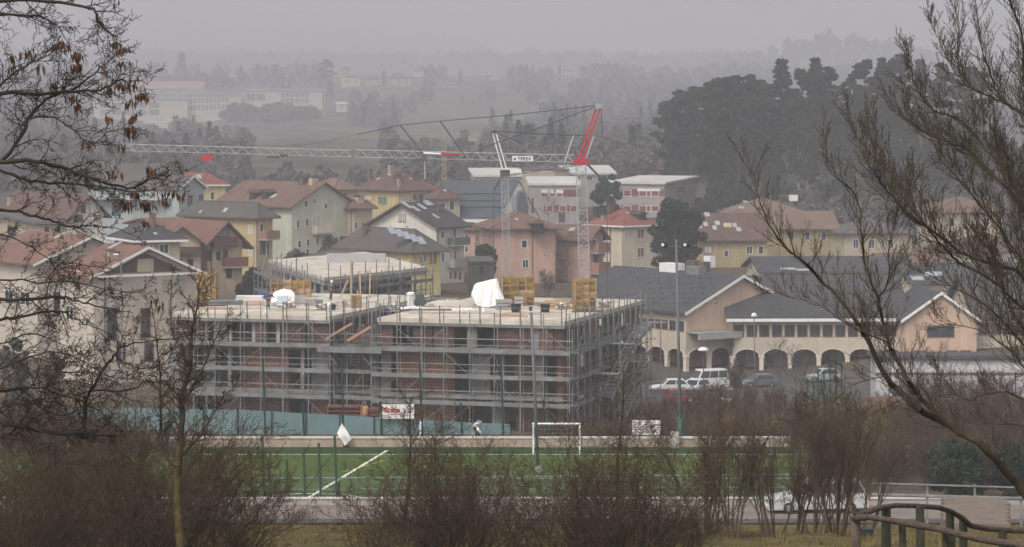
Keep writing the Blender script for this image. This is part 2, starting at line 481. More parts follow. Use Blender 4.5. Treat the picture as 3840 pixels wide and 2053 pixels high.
# near ball fence: green posts of rising height with a rail and a brace
r = thing('ball_stop_fence', 'green posts stepping up in height with a diagonal brace at the near field edge', 'fence', (XP(1100, 150.1), 150.1, 0))
for px, yt in [(945, 1788), (985, 1637), (1012, 1755), (1077, 1722), (1140, 1690), (1197, 1662), (1257, 1636)]:
    MB().bar(P(px + (1890 - yt) * 0.03, 1894, 150.1), P(px - 2, yt, 150.1), 0.075, 6).build('post', M_green, r)
MB().bar(P(1256, 1690, 150.15), P(1122, 1868, 150.15), 0.035, 5).build('brace', M_green, r)
r = thing('handrail_fence', 'long pale green handrail on thin posts along the near edge of the field', 'fence', (XP(1900, 150.3), 150.3, 0))
for z0, z1 in ((1.36, 1.62), (0.75, 0.9)):
    MB().bar((XP(870, 150.3), 150.3, z0), (XP(3090, 150.3), 150.3, z1), 0.045 if z0 > 1 else 0.025, 6).build('rail', mat('pale_green_rail', (0.16, 0.23, 0.19), 0.5, 0.15, 1.0), r)
b = MB()
for i in range(330): b.bar((XP(870 + i * 6.7, 150.3), 150.32, 0), (XP(870 + i * 6.7, 150.3), 150.32, 1.36 + 0.0008 * i), 0.008, 3)
for j in range(9): b.bar((XP(870, 150.3), 150.32, 0.1 + j * .15), (XP(3080, 150.3), 150.32, 0.1 + j * .16), 0.008, 3)
b.build('wire_mesh', mat('grey_green_wire', (0.12, 0.15, 0.13), 0.6, 0.1, 1.0), r)
for i in range(12):
    x = XP(870 + i * 201, 150.3)
    MB().bar((x, 150.3, -0.05), (x, 150.3, 1.36 + 0.02 * i), 0.035, 6).build('post', M_green, r)

# football goal
r = thing('football_goal', 'white football goal with net on the far side of the pitch', 'goal', (XP(2087, 172.4), 172.4, 0))
gx0, gx1, gz = XP(2000, 172.4), XP(2174, 172.4), ZP(1590, 172.4)
for x in (gx0, gx1): MB().bar((x, 172.4, 0), (x, 172.4, gz), 0.055, 8).build('post', M_white, r)
MB().bar((gx0 - 0.07, 172.4, gz), (gx1 + 0.07, 172.4, gz), 0.06, 8).build('crossbar', M_white, r)
b = MB()
for i in range(13):
    x = gx0 + (gx1 - gx0) * i / 12
    b.bar((x, 172.45, gz), (x, 173.1, gz - 0.02), 0.006); b.bar((x, 173.1, gz - 0.02), (x, 173.5, 0.03), 0.006)
for i in range(9):
    q = i / 8
    b.bar((gx0, 173.1 + 0.4 * q, gz * (1 - q) + 0.03), (gx1, 173.1 + 0.4 * q, gz * (1 - q) + 0.03), 0.006)
b.build('net', mat('grey_net_cord', (0.4, 0.4, 0.39), 0.8), r)

# white cloth hanging as a diamond
r = thing('hanging_cloth', 'white diamond shaped cloth hanging askew from a pole at the wall', 'cloth', P(1290, 1690, 175.5))
c4 = [P(1281, 1586, 175.5), P(1320, 1646, 175.5), P(1293, 1672, 175.5), P(1264, 1626, 175.5)]
b = MB(); n = 7; V = []
for i in range(n + 1):
    for j in range(n + 1):
        u, v = i / n, j / n
        p = c4[0] * (1 - u) * (1 - v) + c4[1] * u * (1 - v) + c4[2] * u * v + c4[3] * (1 - u) * v
        V.append(p + Vector((0, 0.05 * math.sin(6 * u + 3 * v) + 0.03 * math.sin(11 * v), 0)))
b.add(V + [p + Vector((0, 0.02, 0)) for p in V], [(i * (n + 1) + j, (i + 1) * (n + 1) + j, (i + 1) * (n + 1) + j + 1, i * (n + 1) + j + 1) for i in range(n) for j in range(n)] +
      [tuple(k + (n + 1) ** 2 for k in (i * (n + 1) + j, i * (n + 1) + j + 1, (i + 1) * (n + 1) + j + 1, (i + 1) * (n + 1) + j)) for i in range(n) for j in range(n)])
b.build('cloth_sheet', M_tarp, r, smooth=True)
MB().bar(P(1284, 1560, 175.7), P(1292, 1694, 175.7), 0.05, 6).build('pole', M_dgreen, r)
MB().box(P(1287, 1672, 175.4), P(1310, 1690, 175.8)).build('foot_block', M_black, r)

# bunched plastic on the teal sheet
r = thing('plastic_wrap', 'crumpled white plastic wrap bunched against the teal hoarding', 'plastic sheet', P(1785, 1648, 177.6))
def ribbon(pts, d, wds, thick=0.18):
    b = MB(); V = []
    n = len(pts)
    for i, (px, py) in enumerate(pts):
        a = Vector(pts[max(0, i - 1)]); c = Vector(pts[min(n - 1, i + 1)]); t = (c - a).normalized(); nn = Vector((-t.y, t.x))
        for sgn in (-1, 1):
            p = P(px + nn.x * wds[i] * sgn, py + nn.y * wds[i] * sgn, d + 0.05 * math.sin(i * 2.1))
            V += [p, p + Vector((0, thick, 0))]
    Fc = []
    for i in range(n - 1):
        k = 4 * i
        Fc += [(k, k + 2, k + 6, k + 4), (k + 1, k + 5, k + 7, k + 3), (k, k + 4, k + 5, k + 1), (k + 2, k + 3, k + 7, k + 6)]
    Fc += [(0, 1, 3, 2), (4 * n - 4, 4 * n - 2, 4 * n - 1, 4 * n - 3)]
    return b.add(V, Fc)
ribbon([(1806, 1583), (1799, 1583), (1792, 1583), (1784, 1590), (1777, 1597), (1775, 1602)], 177.5, [1, 4, 6, 4.5, 3.5, 1.5]).build('upper_fold', M_tarp, r)
ribbon([(1786, 1598), (1790, 1606), (1793, 1612), (1799, 1619), (1803, 1626)], 177.55, [2, 4.5, 4.5, 4, 1]).build('lower_fold', M_tarp, r)
ribbon([(1776, 1602), (1781, 1612), (1790, 1622), (1797, 1632), (1794, 1644)], 177.7, [3, 4, 4, 4, 3]).build('dark_fold', M_black, r)
ribbon([(1776, 1612), (1774, 1622), (1775, 1630), (1768, 1640), (1766, 1648)], 177.6, [3, 5, 7, 6, 3]).build('grey_fold', mat('dull_plastic', (0.33, 0.29, 0.28), 0.6, 0.15, 2.0), r)

# banners
def text_mesh(name, s, size, org, ux, m, parent, depth=0.01, bold=0.0):
    cu = bpy.data.curves.new(name, 'FONT'); cu.body = s; cu.size = size; cu.extrude = depth; cu.offset = bold
    o = bpy.data.objects.new(name, cu); COL.objects.link(o)
    dg = bpy.context.evaluated_depsgraph_get()
    me = bpy.data.meshes.new_from_object(o.evaluated_get(dg))
    bpy.data.objects.remove(o)
    g = ORG[parent]; ux = Vector(ux); nz = Vector((0, 0, 1)); ny = ux.cross(nz)
    for v in me.vertices:
        p = Vector(org) + ux * v.co.x + nz * v.co.y + ny * v.co.z
        v.co = p - g
    me.materials.clear()
    return link_mesh(name, me, m, parent)
def banner(name, label, px0, px1, py0, py1, d):
    r = thing(name, label, 'banner', P((px0 + px1) / 2, py1, d))
    a, c = P(px0, py1, d), P(px1, py0, d)
    MB().box(a, c + Vector((0, 0.04, 0))).build('banner_sheet', mat('banner_vinyl', (0.66, 0.62, 0.59), 0.6, 0.1, 1.5), r)
    for q in (px0 + 2, px1 - 2): MB().bar(P(q, py0 - 3, d + 0.09), P(q, py1 + 60, d + 0.09), 0.04, 6).build('post', M_dgreen, r)
    return r
r = banner('site_banner', 'white banner with red lettering on the teal hoarding', 1425, 1553, 1517, 1571, 178.6)
text_mesh('lettering', 'bo', 0.46, P(1431, 1541, 178.57), (1, 0, 0), M_red, r, 0.012, 0.012)
b = MB()
b.extrude([P(x, y, 178.585) for x, y in [(1462, 1534), (1480, 1532), (1497, 1537), (1500, 1545), (1486, 1551), (1470, 1548), (1440, 1547), (1441, 1543), (1466, 1542)]], (0, 0.012, 0))
b.build('red_swoosh', mat('faded_red_print', (0.32, 0.09, 0.085), 0.6, 0.2, 2.0), r)
b = MB()
for x0, x1, y in [(1508, 1548, 1548), (1434, 1452, 1561), (1462, 1500, 1557), (1505, 1540, 1559), (1436, 1470, 1567)]:
    b.extrude([P(x0, y, 178.585), P(x1, y, 178.585), P(x1, y - 3, 178.585), P(x0, y - 3, 178.585)], (0, 0.012, 0))
b.build('small_print', mat('grey_print', (0.2, 0.15, 0.15), 0.7, 0.1, 2.0), r)
r = banner('grey_banner', 'pale banner with faded pinkish print in front of brown shrubs', 2371, 2477, 1577, 1632, 178.5)
b = MB(); rnd = random.Random(5)
for row in range(5):
    x = 2376
    while x < 2468:
        wd = rnd.uniform(5, 16)
        if rnd.random() < 0.75:
            y = 1587 + row * 9
            b.extrude([P(x, y, 178.485), P(x + wd, y, 178.485), P(x + wd, y - rnd.uniform(3, 6), 178.485), P(x, y - 4, 178.485)], (0, 0.012, 0))
        x += wd + rnd.uniform(2, 5)
b.build('faded_print', mat('faded_pink_print', (0.17, 0.12, 0.125), 0.7, 0.3, 3.0), r)
b = MB().bar(P(1578, 1580, 176.8), P(1574, 1660, 176.8), 0.07, 8).build('white_post', M_white)
tag(b, 'short white post standing at the wall beside the red and white banner', 'post')

# ------------------------------------------------------------------ the building under construction
PHI = R(16.5)
BC = Vector((4.22, 222.0, 0))
BU = Vector((-math.cos(PHI), math.sin(PHI), 0)); BV = Vector((math.sin(PHI), math.cos(PHI), 0)); BZ = Vector((0, 0, 1))
def W(a, bq, z): return BC + BU * a + BV * bq + BZ * z
def a_of(px, bq=0.0):
    k = (px - CX) / F; o = BC + BV * bq
    return (k * o.y - o.x) / (BU.x - k * BU.y)
DZ = -0.75
SLAB = 5.57 + DZ
A1 = a_of(1430); A2 = a_of(1230); A3 = a_of(640)
bld = thing('building_under_construction', 'unfinished brick and concrete block wrapped in scaffolding with pale open top slab', 'building', W(15, 10, -3.6))
def bbox(mb, a0, a1, b0, b1, z0, z1): return mb.obox(BC, BU, BV, BZ, (a0, b0, z0), (a1, b1, z1))
for (a0, a1) in ((-0.25, A1 + 0.25), (A2 - 0.25, A3)):
    bbox(MB(), a0, a1, -0.3, 28, SLAB - 0.36, SLAB).build('roof_slab', M_slab, bld)
    bbox(MB(), a0 + 0.02, a1 - 0.02, -0.28, 27.9, SLAB - 0.62, SLAB - 0.365).build('slab_beam', M_conc_dark, bld)
    bbox(MB(), a0 + 0.2, a1 - 0.2, -0.05, 27.5, 2.62 + DZ, 3.15 + DZ).build('floor_slab', M_conc_dark, bld)
    bbox(MB(), a0 + 0.2, a1 - 0.2, -0.05, 27.5, -1.15 + DZ, -0.76 + DZ).build('floor_slab', M_conc_dark, bld)
for z0_, z1_ in ((-1.15, -0.76), (2.62, 3.12)): bbox(MB(), A1 - 0.15, A2 + 0.15, 1.6, 27, z0_ + DZ, z1_ + DZ).build('floor_slab', M_conc_dark, bld)
for z0_, z1_ in ((-3.7, -1.16), (-0.75, 2.61)):
    for p0, p1, kd in ((1230, 1262, 'c'), (1322, 1352, 'b'), (1400, 1428, 'd')):
        bbox(MB(), a_of(p1, 1.7), a_of(p0, 1.7), 1.75, 2.05, z0_ + DZ, z1_ + DZ).build('brick_wall', {'b': M_brick, 'd': M_brick_dark, 'c': M_conc_dark}[kd], bld)
    bbox(MB(), A1, A2, 6.0, 6.2, z0_ + DZ, z1_ + DZ).build('core_wall', M_conc_dark, bld)
bbox(MB(), A1 - .1, A2 + .1, 1.7, 2.0, 3.13 + DZ, 4.0 + DZ).build('parapet_wall', M_brick_dark, bld)
bbox(MB(), A1 + 0.1, A2 - 0.1, 16, 16.3, -4.6, SLAB - 0.4).build('stair_wall', M_brick_dark, bld)
FAC = {  # storey: (z0, z1), spans in photo pixels along the front: brick, dark brick, concrete
 0: ((3.16, 4.94), [(1430, 1471, 'd'), (1548, 1618, 'd'), (1624, 1700, 'd'), (1750, 1787, 'c'), (1860, 1945, 'd'), (1950, 1992, 'd'), (1996, 2020, 'c'), (2022, 2072, 'b'), (2076, 2110, 'd'),
                  (640, 760, 'd'), (800, 850, 'c'), (955, 1000, 'd'), (1060, 1130, 'd'), (1160, 1230, 'd')]),
 1: ((-0.75, 2.61), [(1430, 1465, 'c'), (1488, 1704, 'b'), (1766, 1836, 'c'), (1926, 1992, 'd'), (2000, 2036, 'c'), (2086, 2110, 'b'),
                  (640, 720, 'c'), (760, 806, 'c'), (904, 1080, 'b'), (1168, 1230, 'c')]),
 2: ((-3.6, -1.16), [(1430, 1706, 'b'), (1842, 1880, 'c'), (1935, 2036, 'd'), (2090, 2110, 'b'), (640, 740, 'd'), (820, 1085, 'd'), (1166, 1230, 'b')]),
}
for st, ((z0, z1), spans) in FAC.items():
    z0, z1 = z0 + DZ, z1 + DZ
    for p0, p1, kd in spans:
        a1, a0 = a_of(p0), a_of(p1)
        bbox(MB(), a0, a1, 0.12, 0.42, z0, z1).build({'b': 'brick_wall', 'd': 'brick_wall', 'c': 'concrete_wall'}[kd], {'b': M_brick, 'd': M_brick_dark, 'c': M_conc_dark}[kd], bld)
    for (a0, a1) in ((0, A1), (A2, A3 - 0.5)):      # side walls with openings, a core wall, columns
        for aa in (a0, a1):
            s0, s1 = (aa + 0.12, aa + 0.4) if aa == a0 else (aa - 0.4, aa - 0.12)
            for b0, b1, kk in ((1.0, 5.5, 0), (8.2, 12.5, 1), (14.5, 20, 0), (22.2, 27, 1)):
                bbox(MB(), s0, s1, b0, b1, z0, z1).build('brick_wall', M_brick_dark if (st + kk) % 2 == 0 else M_brick, bld)
        bbox(MB(), a0 + 0.6, a1 - 0.6, 5.6, 5.8, z0, z1).build('core_wall', M_conc_dark, bld)
    n = 7
    for i in range(n):
        for (a0, a1) in ((0.1, A1 - 0.5), (A2 + 0.1, A3 - 1.0)):
            if i % 2 == 0 or st < 2:
                aa = a0 + (a1 - a0) * i / (n - 1)
                bbox(MB(), aa, aa + 0.32, 0.45, 0.8, z0, z1).build('column', M_conc, bld)

# scaffolding: frames (two standards and their transoms), decks with toe boards, guard rails, braces
def scaffold(label, o, dr, out, length, z0, z1, decks, bay=2.05, r=0.045, step=None, braces=(0,)):
    """o: start point, dr: direction along the wall, out: direction away from the wall"""
    o, dr, out = Vector(o), Vector(dr), Vector(out)
    t = thing('scaffolding', label, 'scaffolding', o + BZ * z0, 'scaffolding round the unfinished building')
    n = max(1, round(length / bay)); bay = length / n
    rnd = random.Random(label)
    for i in range(n + 1):
        b = MB(); jit = rnd.uniform(-0.15, 0.15) if 0 < i < n else 0
        q = o + dr * (bay * i + jit)
        top = z1 + rnd.choice((0, 0.25, -0.3, 0.1))
        b.bar(q + out * 1.15 + BZ * z0, q + out * 1.15 + BZ * top, r * (1.5 if i % 4 == 2 else 1), 6)
        b.bar(q + out * 0.25 + BZ * z0, q + out * 0.25 + BZ * (top - 1.3), r, 6)
        for zd in decks:
            b.bar(q + out * 0.25 + BZ * (zd - 0.06), q + out * 1.15 + BZ * (zd - 0.06), r * 0.9, 4)
            b.bar(q + out * 0.25 + BZ * (zd - 0.55), q + out * 0.6 + BZ * (zd - 0.1), r * 0.6, 4)
            b.bar(q + out * 1.15 + BZ * (zd - 0.55), q + out * 0.8 + BZ * (zd - 0.1), r * 0.6, 4)
        b.build('frame', M_galv, t)
    for k, zd in enumerate(decks):
        s0, s1 = (0, length) if not step else step[k]
        for j in range(max(1, round((s1 - s0) / (bay * 2)))):
            m_ = max(1, round((s1 - s0) / (bay * 2))); e0, e1 = s0 + (s1 - s0) * j / m_, s0 + (s1 - s0) * (j + 1) / m_
            dz = rnd.uniform(-0.02, 0.02)
            b = MB().obox(o, dr, out, BZ, (e0 + 0.02, 0.2, zd - 0.03 + dz), (e1 - 0.02, 1.1, zd + 0.03 + dz))
            b.obox(o, dr, out, BZ, (e0 + 0.02, 1.16, zd - 0.12 + dz), (e1 - 0.02, 1.2, zd + 0.24 + dz))
            b.build('deck', M_deck, t)
        for hgt in (0.55, 1.05):
            MB().bar(o + dr * (s0 - 0.2) + out * 1.15 + BZ * (zd + hgt), o + dr * (s1 + 0.2) + out * 1.15 + BZ * (zd + hgt), r * 0.55, 5).build('guard_rail', M_galv, t)
        MB().bar(o + dr * (s0 - 0.2) + out * 0.25 + BZ * (zd + 1.0), o + dr * (s1 + 0.2) + out * 0.25 + BZ * (zd + 1.0), r * 0.5, 5).build('guard_rail', M_galv, t)
    zs = [z0 + 0.2] + list(sorted(decks))
    for k in range(len(zs)):
        za = zs[k]; zb = zs[k + 1] if k + 1 < len(zs) else za + 2.1
        for i in range(n):
            if (i * 2 + k) % 5 in (0, 3):
                q0, q1 = (i, i + 1) if (i + k) % 3 else (i + 1, i)
                MB().bar(o + dr * bay * q0 + out * 1.17 + BZ * (zb - 0.15), o + dr * bay * q1 + out * 1.17 + BZ * (za + 0.2), r * 0.6, 5).build('brace', M_galv, t)
    return t
DK = (2.95 + DZ, 0.8 + DZ, -1.45 + DZ)
scaffold('grey scaffolding across the front of the right hand wing', W(-0.9, 0, 0), BU, -BV, A1 + 1.4, -4.4, 6.55 + DZ, DK)
scaffold('grey scaffolding across the front of the left hand wing, half behind the yellow barked tree', W(A2 - 0.6, 0, 0), BU, -BV, A3 - A2, -4.4, 6.55 + DZ, (3.05 + DZ, 0.95 + DZ, -1.3 + DZ))
scaffold('grey scaffolding running back along the side facing the arcaded building', W(0, 0.6, 0), BV, -BU, 26, -4.6, 6.5 + DZ, DK)
scaffold('grey scaffolding in the recess on the side of the left wing', W(A2, 1.0, 0), BV, -BU, 16, -4.6, 6.5 + DZ, (2.95 + DZ, 0.9 + DZ, -1.3 + DZ), r=0.04)
scaffold('grey scaffolding in the recess on the side of the right wing', W(A1, 1.0, 0), BV, BU, 16, -4.6, 6.5 + DZ, (3.3 + DZ, 1.2 + DZ), r=0.04)
scaffold('grey scaffolding bridging the recess between both wings', W(A1 + 0.4, 1.4, 0), BU, -BV, A2 - A1 - 0.8, -4.4, 4.6 + DZ, (3.0 + DZ, 0.85 + DZ, -1.4 + DZ), bay=1.6)
# sloping deck and props across the recess
r = thing('loading_platform', 'grey loading platform with sloping planks in the recess between both wings', 'platform', W((A1 + A2) / 2, -0.6, 2.6))
bbox(MB(), A1 - 0.5, A2 + 0.5, -1.3, 0.9, 2.72 + DZ, 2.82 + DZ).build('deck', M_deck, r)
bbox(MB(), A1 - 0.5, A2 + 0.5, -1.36, -1.31, 2.6 + DZ, 3.1 + DZ).build('toe_board', M_deck, r)
for aa in (A1 + 0.6, A2 - 1.2): MB().bar(W(aa, -1.2, 1.6 + DZ), W(aa + 1.2, -0.6, 2.7 + DZ), 0.05).build('strut', M_galv, r)
r = tag(MB().obox(W(A2 - 0.2, -1.0, 3.6 + DZ), (BU * -0.85 + BZ * 0.5).normalized(), BV, (BU * 0.5 + BZ * 0.85).normalized(), (0, 0, 0), (2.7, 0.5, 0.2)).build('plank_bundle', M_redwood), 'bundle of reddish planks leaning at the left wing edge of the recess', 'planks')
r = tag(MB().obox(W(A1 + 2.6, -1.1, 3.5 + DZ), (BU * -0.85 + BZ * 0.5).normalized(), BV, (BU * 0.5 + BZ * 0.85).normalized(), (0, 0, 0), (2.5, 0.55, 0.24)).build('plank_bundle', M_redwood), 'bundle of reddish planks leaning on the right wing scaffolding', 'planks')
# stair tower beside the right wing
r = thing('stair_tower', 'pale scaffold stair tower with zigzag flights beside the right hand wing', 'scaffold stairs', W(-3.2, 12, -3.5), 'scaffolding round the unfinished building')
for i, (aa, bb) in enumerate(((-1.6, 6), (-3.4, 6), (-1.6, 11), (-3.4, 11), (-1.6, 16), (-3.4, 16), (-1.6, 21), (-3.4, 21))):
    MB().bar(W(aa, bb, -5.2), W(aa, bb, 4.6 + DZ - 0.3 * (i % 3)), 0.045, 6).build('standard', M_galv, r)
for k, (b0, b1, z0_, z1_) in enumerate(((6, 11, -1.4, 0.8), (11, 16, 0.8, 2.9), (11, 16, -3.4, -1.4), (16, 21, -1.2, 0.9), (16, 21, 2.9, 3.9))):
    z0_, z1_ = z0_ + DZ, z1_ + DZ
    b = MB()
    for aa in (-1.7, -2.7):
        b.extrude([W(aa, b0, z0_ - 0.2), W(aa, b1, z1_ - 0.2), W(aa, b1, z1_ + 0.2), W(aa, b0, z0_ + 0.2)], BU * 0.05)
    for s in range(8):
        f = (s + 0.5) / 8
        b.obox(W(-2.7, b0 + (b1 - b0) * f, z0_ + (z1_ - z0_) * f), BU, BV, BZ, (0, -0.15, 0), (1.0, 0.15, 0.04))
    b.build('stair_flight', mat('pale_steel_panel', (0.2, 0.205, 0.2), 0.6, 0.3, 1.0), r)
    MB().bar(W(-2.7, b0, z0_ + 1.0), W(-2.7, b1, z1_ + 1.0), 0.03).build('guard_rail', M_galv, r)
for (bb, z) in ((5, 0.8), (10.5, 2.9), (15.5, 0.9), (20.5, -1.4), (22, 3.9)):
    bbox(MB(), -3.5, -1.4, bb, bb + 1.4, z + DZ - 0.05, z + DZ + 0.02).build('landing', M_deck, r)

# rear block with the higher pale slab
N_, Rc, Lc = P(1215, 1042, 278), P(1607, 1012, 298), P(1008, 993, 313)
Bk = Lc + (Rc - N_)
zt = N_.z
rb = thing('rear_block', 'rear block under construction with a pale slab on props and rails', 'building', (N_.x, N_.y + 10, -3))
poly = [(N_.x, N_.y), (Rc.x, Rc.y), (Bk.x, Bk.y), (Lc.x, Lc.y)]
MB().prism(poly, zt - 0.35, zt).build('roof_slab', M_slab, rb)
cen = Vector((sum(p[0] for p in poly) / 4, sum(p[1] for p in poly) / 4))
inn = lambda k: [(cen.x + (p[0] - cen.x) * k, cen.y + (p[1] - cen.y) * k) for p in poly]
MB().prism(inn(0.985), zt - 0.85, zt - 0.355).build('slab_beam', M_conc, rb)
MB().prism(inn(0.97), zt - 4.1, zt - 3.6).build('floor_slab', M_conc, rb)
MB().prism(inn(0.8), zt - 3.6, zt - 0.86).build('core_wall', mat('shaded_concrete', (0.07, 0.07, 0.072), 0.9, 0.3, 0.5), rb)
MB().prism(inn(0.93), -5.6, zt - 4.11).build('lower_wall', M_conc_dark, rb)
for i in range(14):
    f = (i % 7 + 0.3) / 7
    p = Vector(poly[0]).lerp(Vector(poly[1]), f) if i < 7 else Vector(poly[0]).lerp(Vector(poly[3]), f)
    q = cen + (p - cen) * 0.95
    MB().bar((q.x, q.y, zt - 3.6), (q.x, q.y, zt - 0.9), 0.12, 6).build('column', M_conc, rb)
cp = P(1335, 985, 308)
MB().box((cp.x - 3.4, cp.y, zt), (cp.x + 3.4, cp.y + 2, zt + 0.95)).build('stair_head', mat('grey_board', (0.36, 0.34, 0.33), 0.8, 0.1, 1.0), rb)
MB().box(P(1213, 985, 292), P(1228, 1004, 292) + Vector((0, 0.4, 0))).build('chimney_stub', M_slab, rb)
e1 = (Rc - N_); e2 = (Lc - N_); e1.z = e2.z = 0
scaffold('grey scaffolding along the right edge of the rear slab block', (N_.x - 0.5, N_.y - 0.4, 0), e1.normalized(), Vector((e1.y, -e1.x, 0)).normalized(), e1.length, -4.8, zt + 1.5, (zt - 1.4, zt - 3.4), bay=2.6, r=0.055)
scaffold('grey scaffolding along the left edge of the rear slab block', (N_.x - 0.6, N_.y, 0), e2.normalized(), Vector((-e2.y, e2.x, 0)).normalized(), e2.length, -4.8, zt + 1.5, (zt - 1.4, zt - 3.4), bay=3.2, r=0.055)

# ------------------------------------------------------------------ things lying on the top slab
def S(px, py, z=SLAB):
    d = (EYE - z) * F / (py - HY); return P(px, py, d)
def wid(px0, px1, py): return abs(px1 - px0) * S(px0, py).y / F
def crate(name, label, cat, px0, px1, pyb, pyt, depth, m, group=None, yaw=0.0, extra=None):
    """box standing on the slab, its foot at photo row pyb"""
    a = S((px0 + px1) / 2, pyb); wd = wid(px0, px1, pyb); h = (pyb - pyt) * a.y / F
    u = Vector((math.cos(yaw), math.sin(yaw), 0)); v = Vector((-math.sin(yaw), math.cos(yaw), 0))
    return a, wd, h, u, v
def stack(label, px0, px1, pyb, pyt, depth, m, rows=4, cat='stack', name='board_stack', yaw=0.0, seed=1):
    a, wd, h, u, v = crate(name, label, cat, px0, px1, pyb, pyt, depth, m, yaw=yaw)
    r = thing(name, label, cat, a); rnd = random.Random(seed)
    for i in range(rows):
        j0, j1 = rnd.uniform(-0.04, 0.04) * wd, rnd.uniform(-0.04, 0.04) * wd
        MB().obox(a, u, v, BZ, (-wd / 2 + j0, 0, h * i / rows + 0.01), (wd / 2 + j1, depth, h * (i + 0.86) / rows)).build('layer', m, r)
    for q in (-0.35, 0.3): MB().obox(a, u, v, BZ, (wd * q, -0.02, -0.0), (wd * q + 0.12, depth + 0.02, 0.05)).build('bearer', M_timber, r)
    return r
def drape(name, label, cat, top, px, py, d, m, seed=3, fold=0.12):
    """plastic sheet hung over a support: outline of the crest in photo pixels, falling to the slab with folds"""
    r = thing(name, label, cat, S(px, py)); rnd = random.Random(seed)
    up = []
    for q0, q1 in zip(top[:-1], top[1:]):
        for e in range(4): up.append(tuple(q0[i] + (q1[i] - q0[i]) * e / 4 for i in range(4)))
    top = up + [top[-1]]; wv = [rnd.uniform(0, 6.28) for _ in range(4)]
    n, k = len(top), 12
    V = []
    for side in (0, 1):
        for i, (tx, ty, bx, by) in enumerate(top):
            for j in range(k + 1):
                f = j / k
                p = P(tx + (bx - tx) * f, ty + (by - ty) * f, d)
                p.y += (0.12 + f * 0.7) * (-1 if side == 0 else 1) + fold * (1.3 * math.sin(i * .9 + wv[0] + f * 2) * f + .7 * math.sin(i * 2.3 + f * 5 + wv[1]) + rnd.uniform(-.35, .35))
                p.x += fold * .5 * math.sin(f * 7 + i * .7 + wv[2])
                V.append(p)
    Fc = []
    st = n * (k + 1)
    for s in (0, 1):
        for i in range(n - 1):
            for j in range(k):
                q = s * st + i * (k + 1) + j
                f = (q, q + k + 1, q + k + 2, q + 1)
                Fc.append(f if s else f[::-1])
    for i in range(n - 1):
        q = i * (k + 1); Fc.append((q, q + k + 1, st + q + k + 1, st + q))
    for i in (0, n - 1):
        for j in range(k):
            q = i * (k + 1) + j; Fc.append((q, q + 1, st + q + 1, st + q))
    MB().add(V, Fc).build('sheet', m, r, smooth=True)
    return r
# worker bending over the tarpaulin
def worker(px, py, label, upright=False):
    f = S(px, py); r = thing('person', label, 'person', f)
    me = bpy.data.meshes.new('body'); me.from_pydata([], [], [])
    J = [(0, 0, 0.95), (0.1, 0, 1.2), (0.24, 0, 1.42), (0.33, -0.0, 1.52), (0.42, -0.02, 1.66), (0.45, -0.02, 1.74),
         (0.02, 0.1, 0.9), (0.0, 0.12, 0.5), (-0.1, 0.13, 0.09), (0.06, 0.14, 0.04), (0.0, -0.1, 0.9), (0.1, -0.13, 0.5), (0.08, -0.14, 0.09), (0.25, -0.15, 0.04),
         (0.26, 0.19, 1.38), (0.42, 0.24, 1.15), (0.62, 0.2, 1.05), (0.26, -0.19, 1.38), (0.45, -0.25, 1.15), (0.66, -0.2, 1.1)]
    if upright: J = [(0, 0, 0.95), (0.0, 0.02, 1.2), (0.03, 0.02, 1.42), (0.05, 0.02, 1.54), (0.07, 0.02, 1.66), (0.08, 0.02, 1.74),
         (0.0, 0.1, 0.9), (0.06, 0.12, 0.5), (0.0, 0.13, 0.09), (0.15, 0.14, 0.04), (0.0, -0.1, 0.9), (-0.02, -0.12, 0.5), (-0.12, -0.13, 0.09), (0.03, -0.14, 0.04),
         (0.03, 0.2, 1.4), (0.06, 0.25, 1.12), (0.2, 0.22, 0.95), (0.03, -0.2, 1.4), (-0.02, -0.26, 1.12), (0.08, -0.26, 0.9)]
    E = [(0, 1), (1, 2), (2, 3), (3, 4), (4, 5), (0, 6), (6, 7), (7, 8), (8, 9), (0, 10), (10, 11), (11, 12), (12, 13), (2, 14), (14, 15), (15, 16), (2, 17), (17, 18), (18, 19)]
    rad = [0.15, 0.15, 0.16, 0.06, 0.1, 0.09, 0.1, 0.075, 0.05, 0.05, 0.1, 0.075, 0.05, 0.05, 0.065, 0.05, 0.035, 0.065, 0.05, 0.035]
    def skin(nm, ids, m, grow=1.0):
        mp = {q: i for i, q in enumerate(ids)}
        me = bpy.data.meshes.new(nm)
        me.from_pydata([J[q] for q in ids], [(mp[a], mp[c]) for a, c in E if a in mp and c in mp], [])
        o = link_mesh(nm, me, m, r)
        md = o.modifiers.new('skin', 'SKIN'); sv = me.skin_vertices[0].data
        for q, i in mp.items(): sv[i].radius = (rad[q] * grow, rad[q] * grow)
        sv[0].use_root = True
        o.modifiers.new('sub', 'SUBSURF').levels = 1; o.modifiers['sub'].render_levels = 2
    skin('body', list(range(20)), mat('skin', (0.35, 0.2, 0.14), 0.6, 0.05, 3.0))
    skin('jacket', [0, 1, 2, 14, 15, 17, 18], mat('dark_cloth', (0.018, 0.018, 0.026), 0.9, 0.2, 6.0), 1.12)
    skin('trousers', [0, 6, 7, 8, 10, 11, 12], mat('grey_cloth', (0.085, 0.08, 0.07), 0.9, 0.2, 6.0), 1.14)
    if upright: MB().ell(f + Vector((0.08, 0.02, 1.77)), 0.15, 0.13, 0.12, 10, 7).build('hard_hat', M_white, r, smooth=True)
    else: MB().ell(f + Vector((0.45, -0.02, 1.74)), 0.11, 0.1, 0.12, 10, 7).build('hair', mat('dark_hair', (0.02, 0.015, 0.012), 0.8, 0.2, 9.0), r, smooth=True)
worker(1006, 1163, 'person in dark top and grey trousers leaning over the white covered machine')
worker(1241, 1128, 'person in dark clothes and white hard hat standing at the rear of the left slab', True)
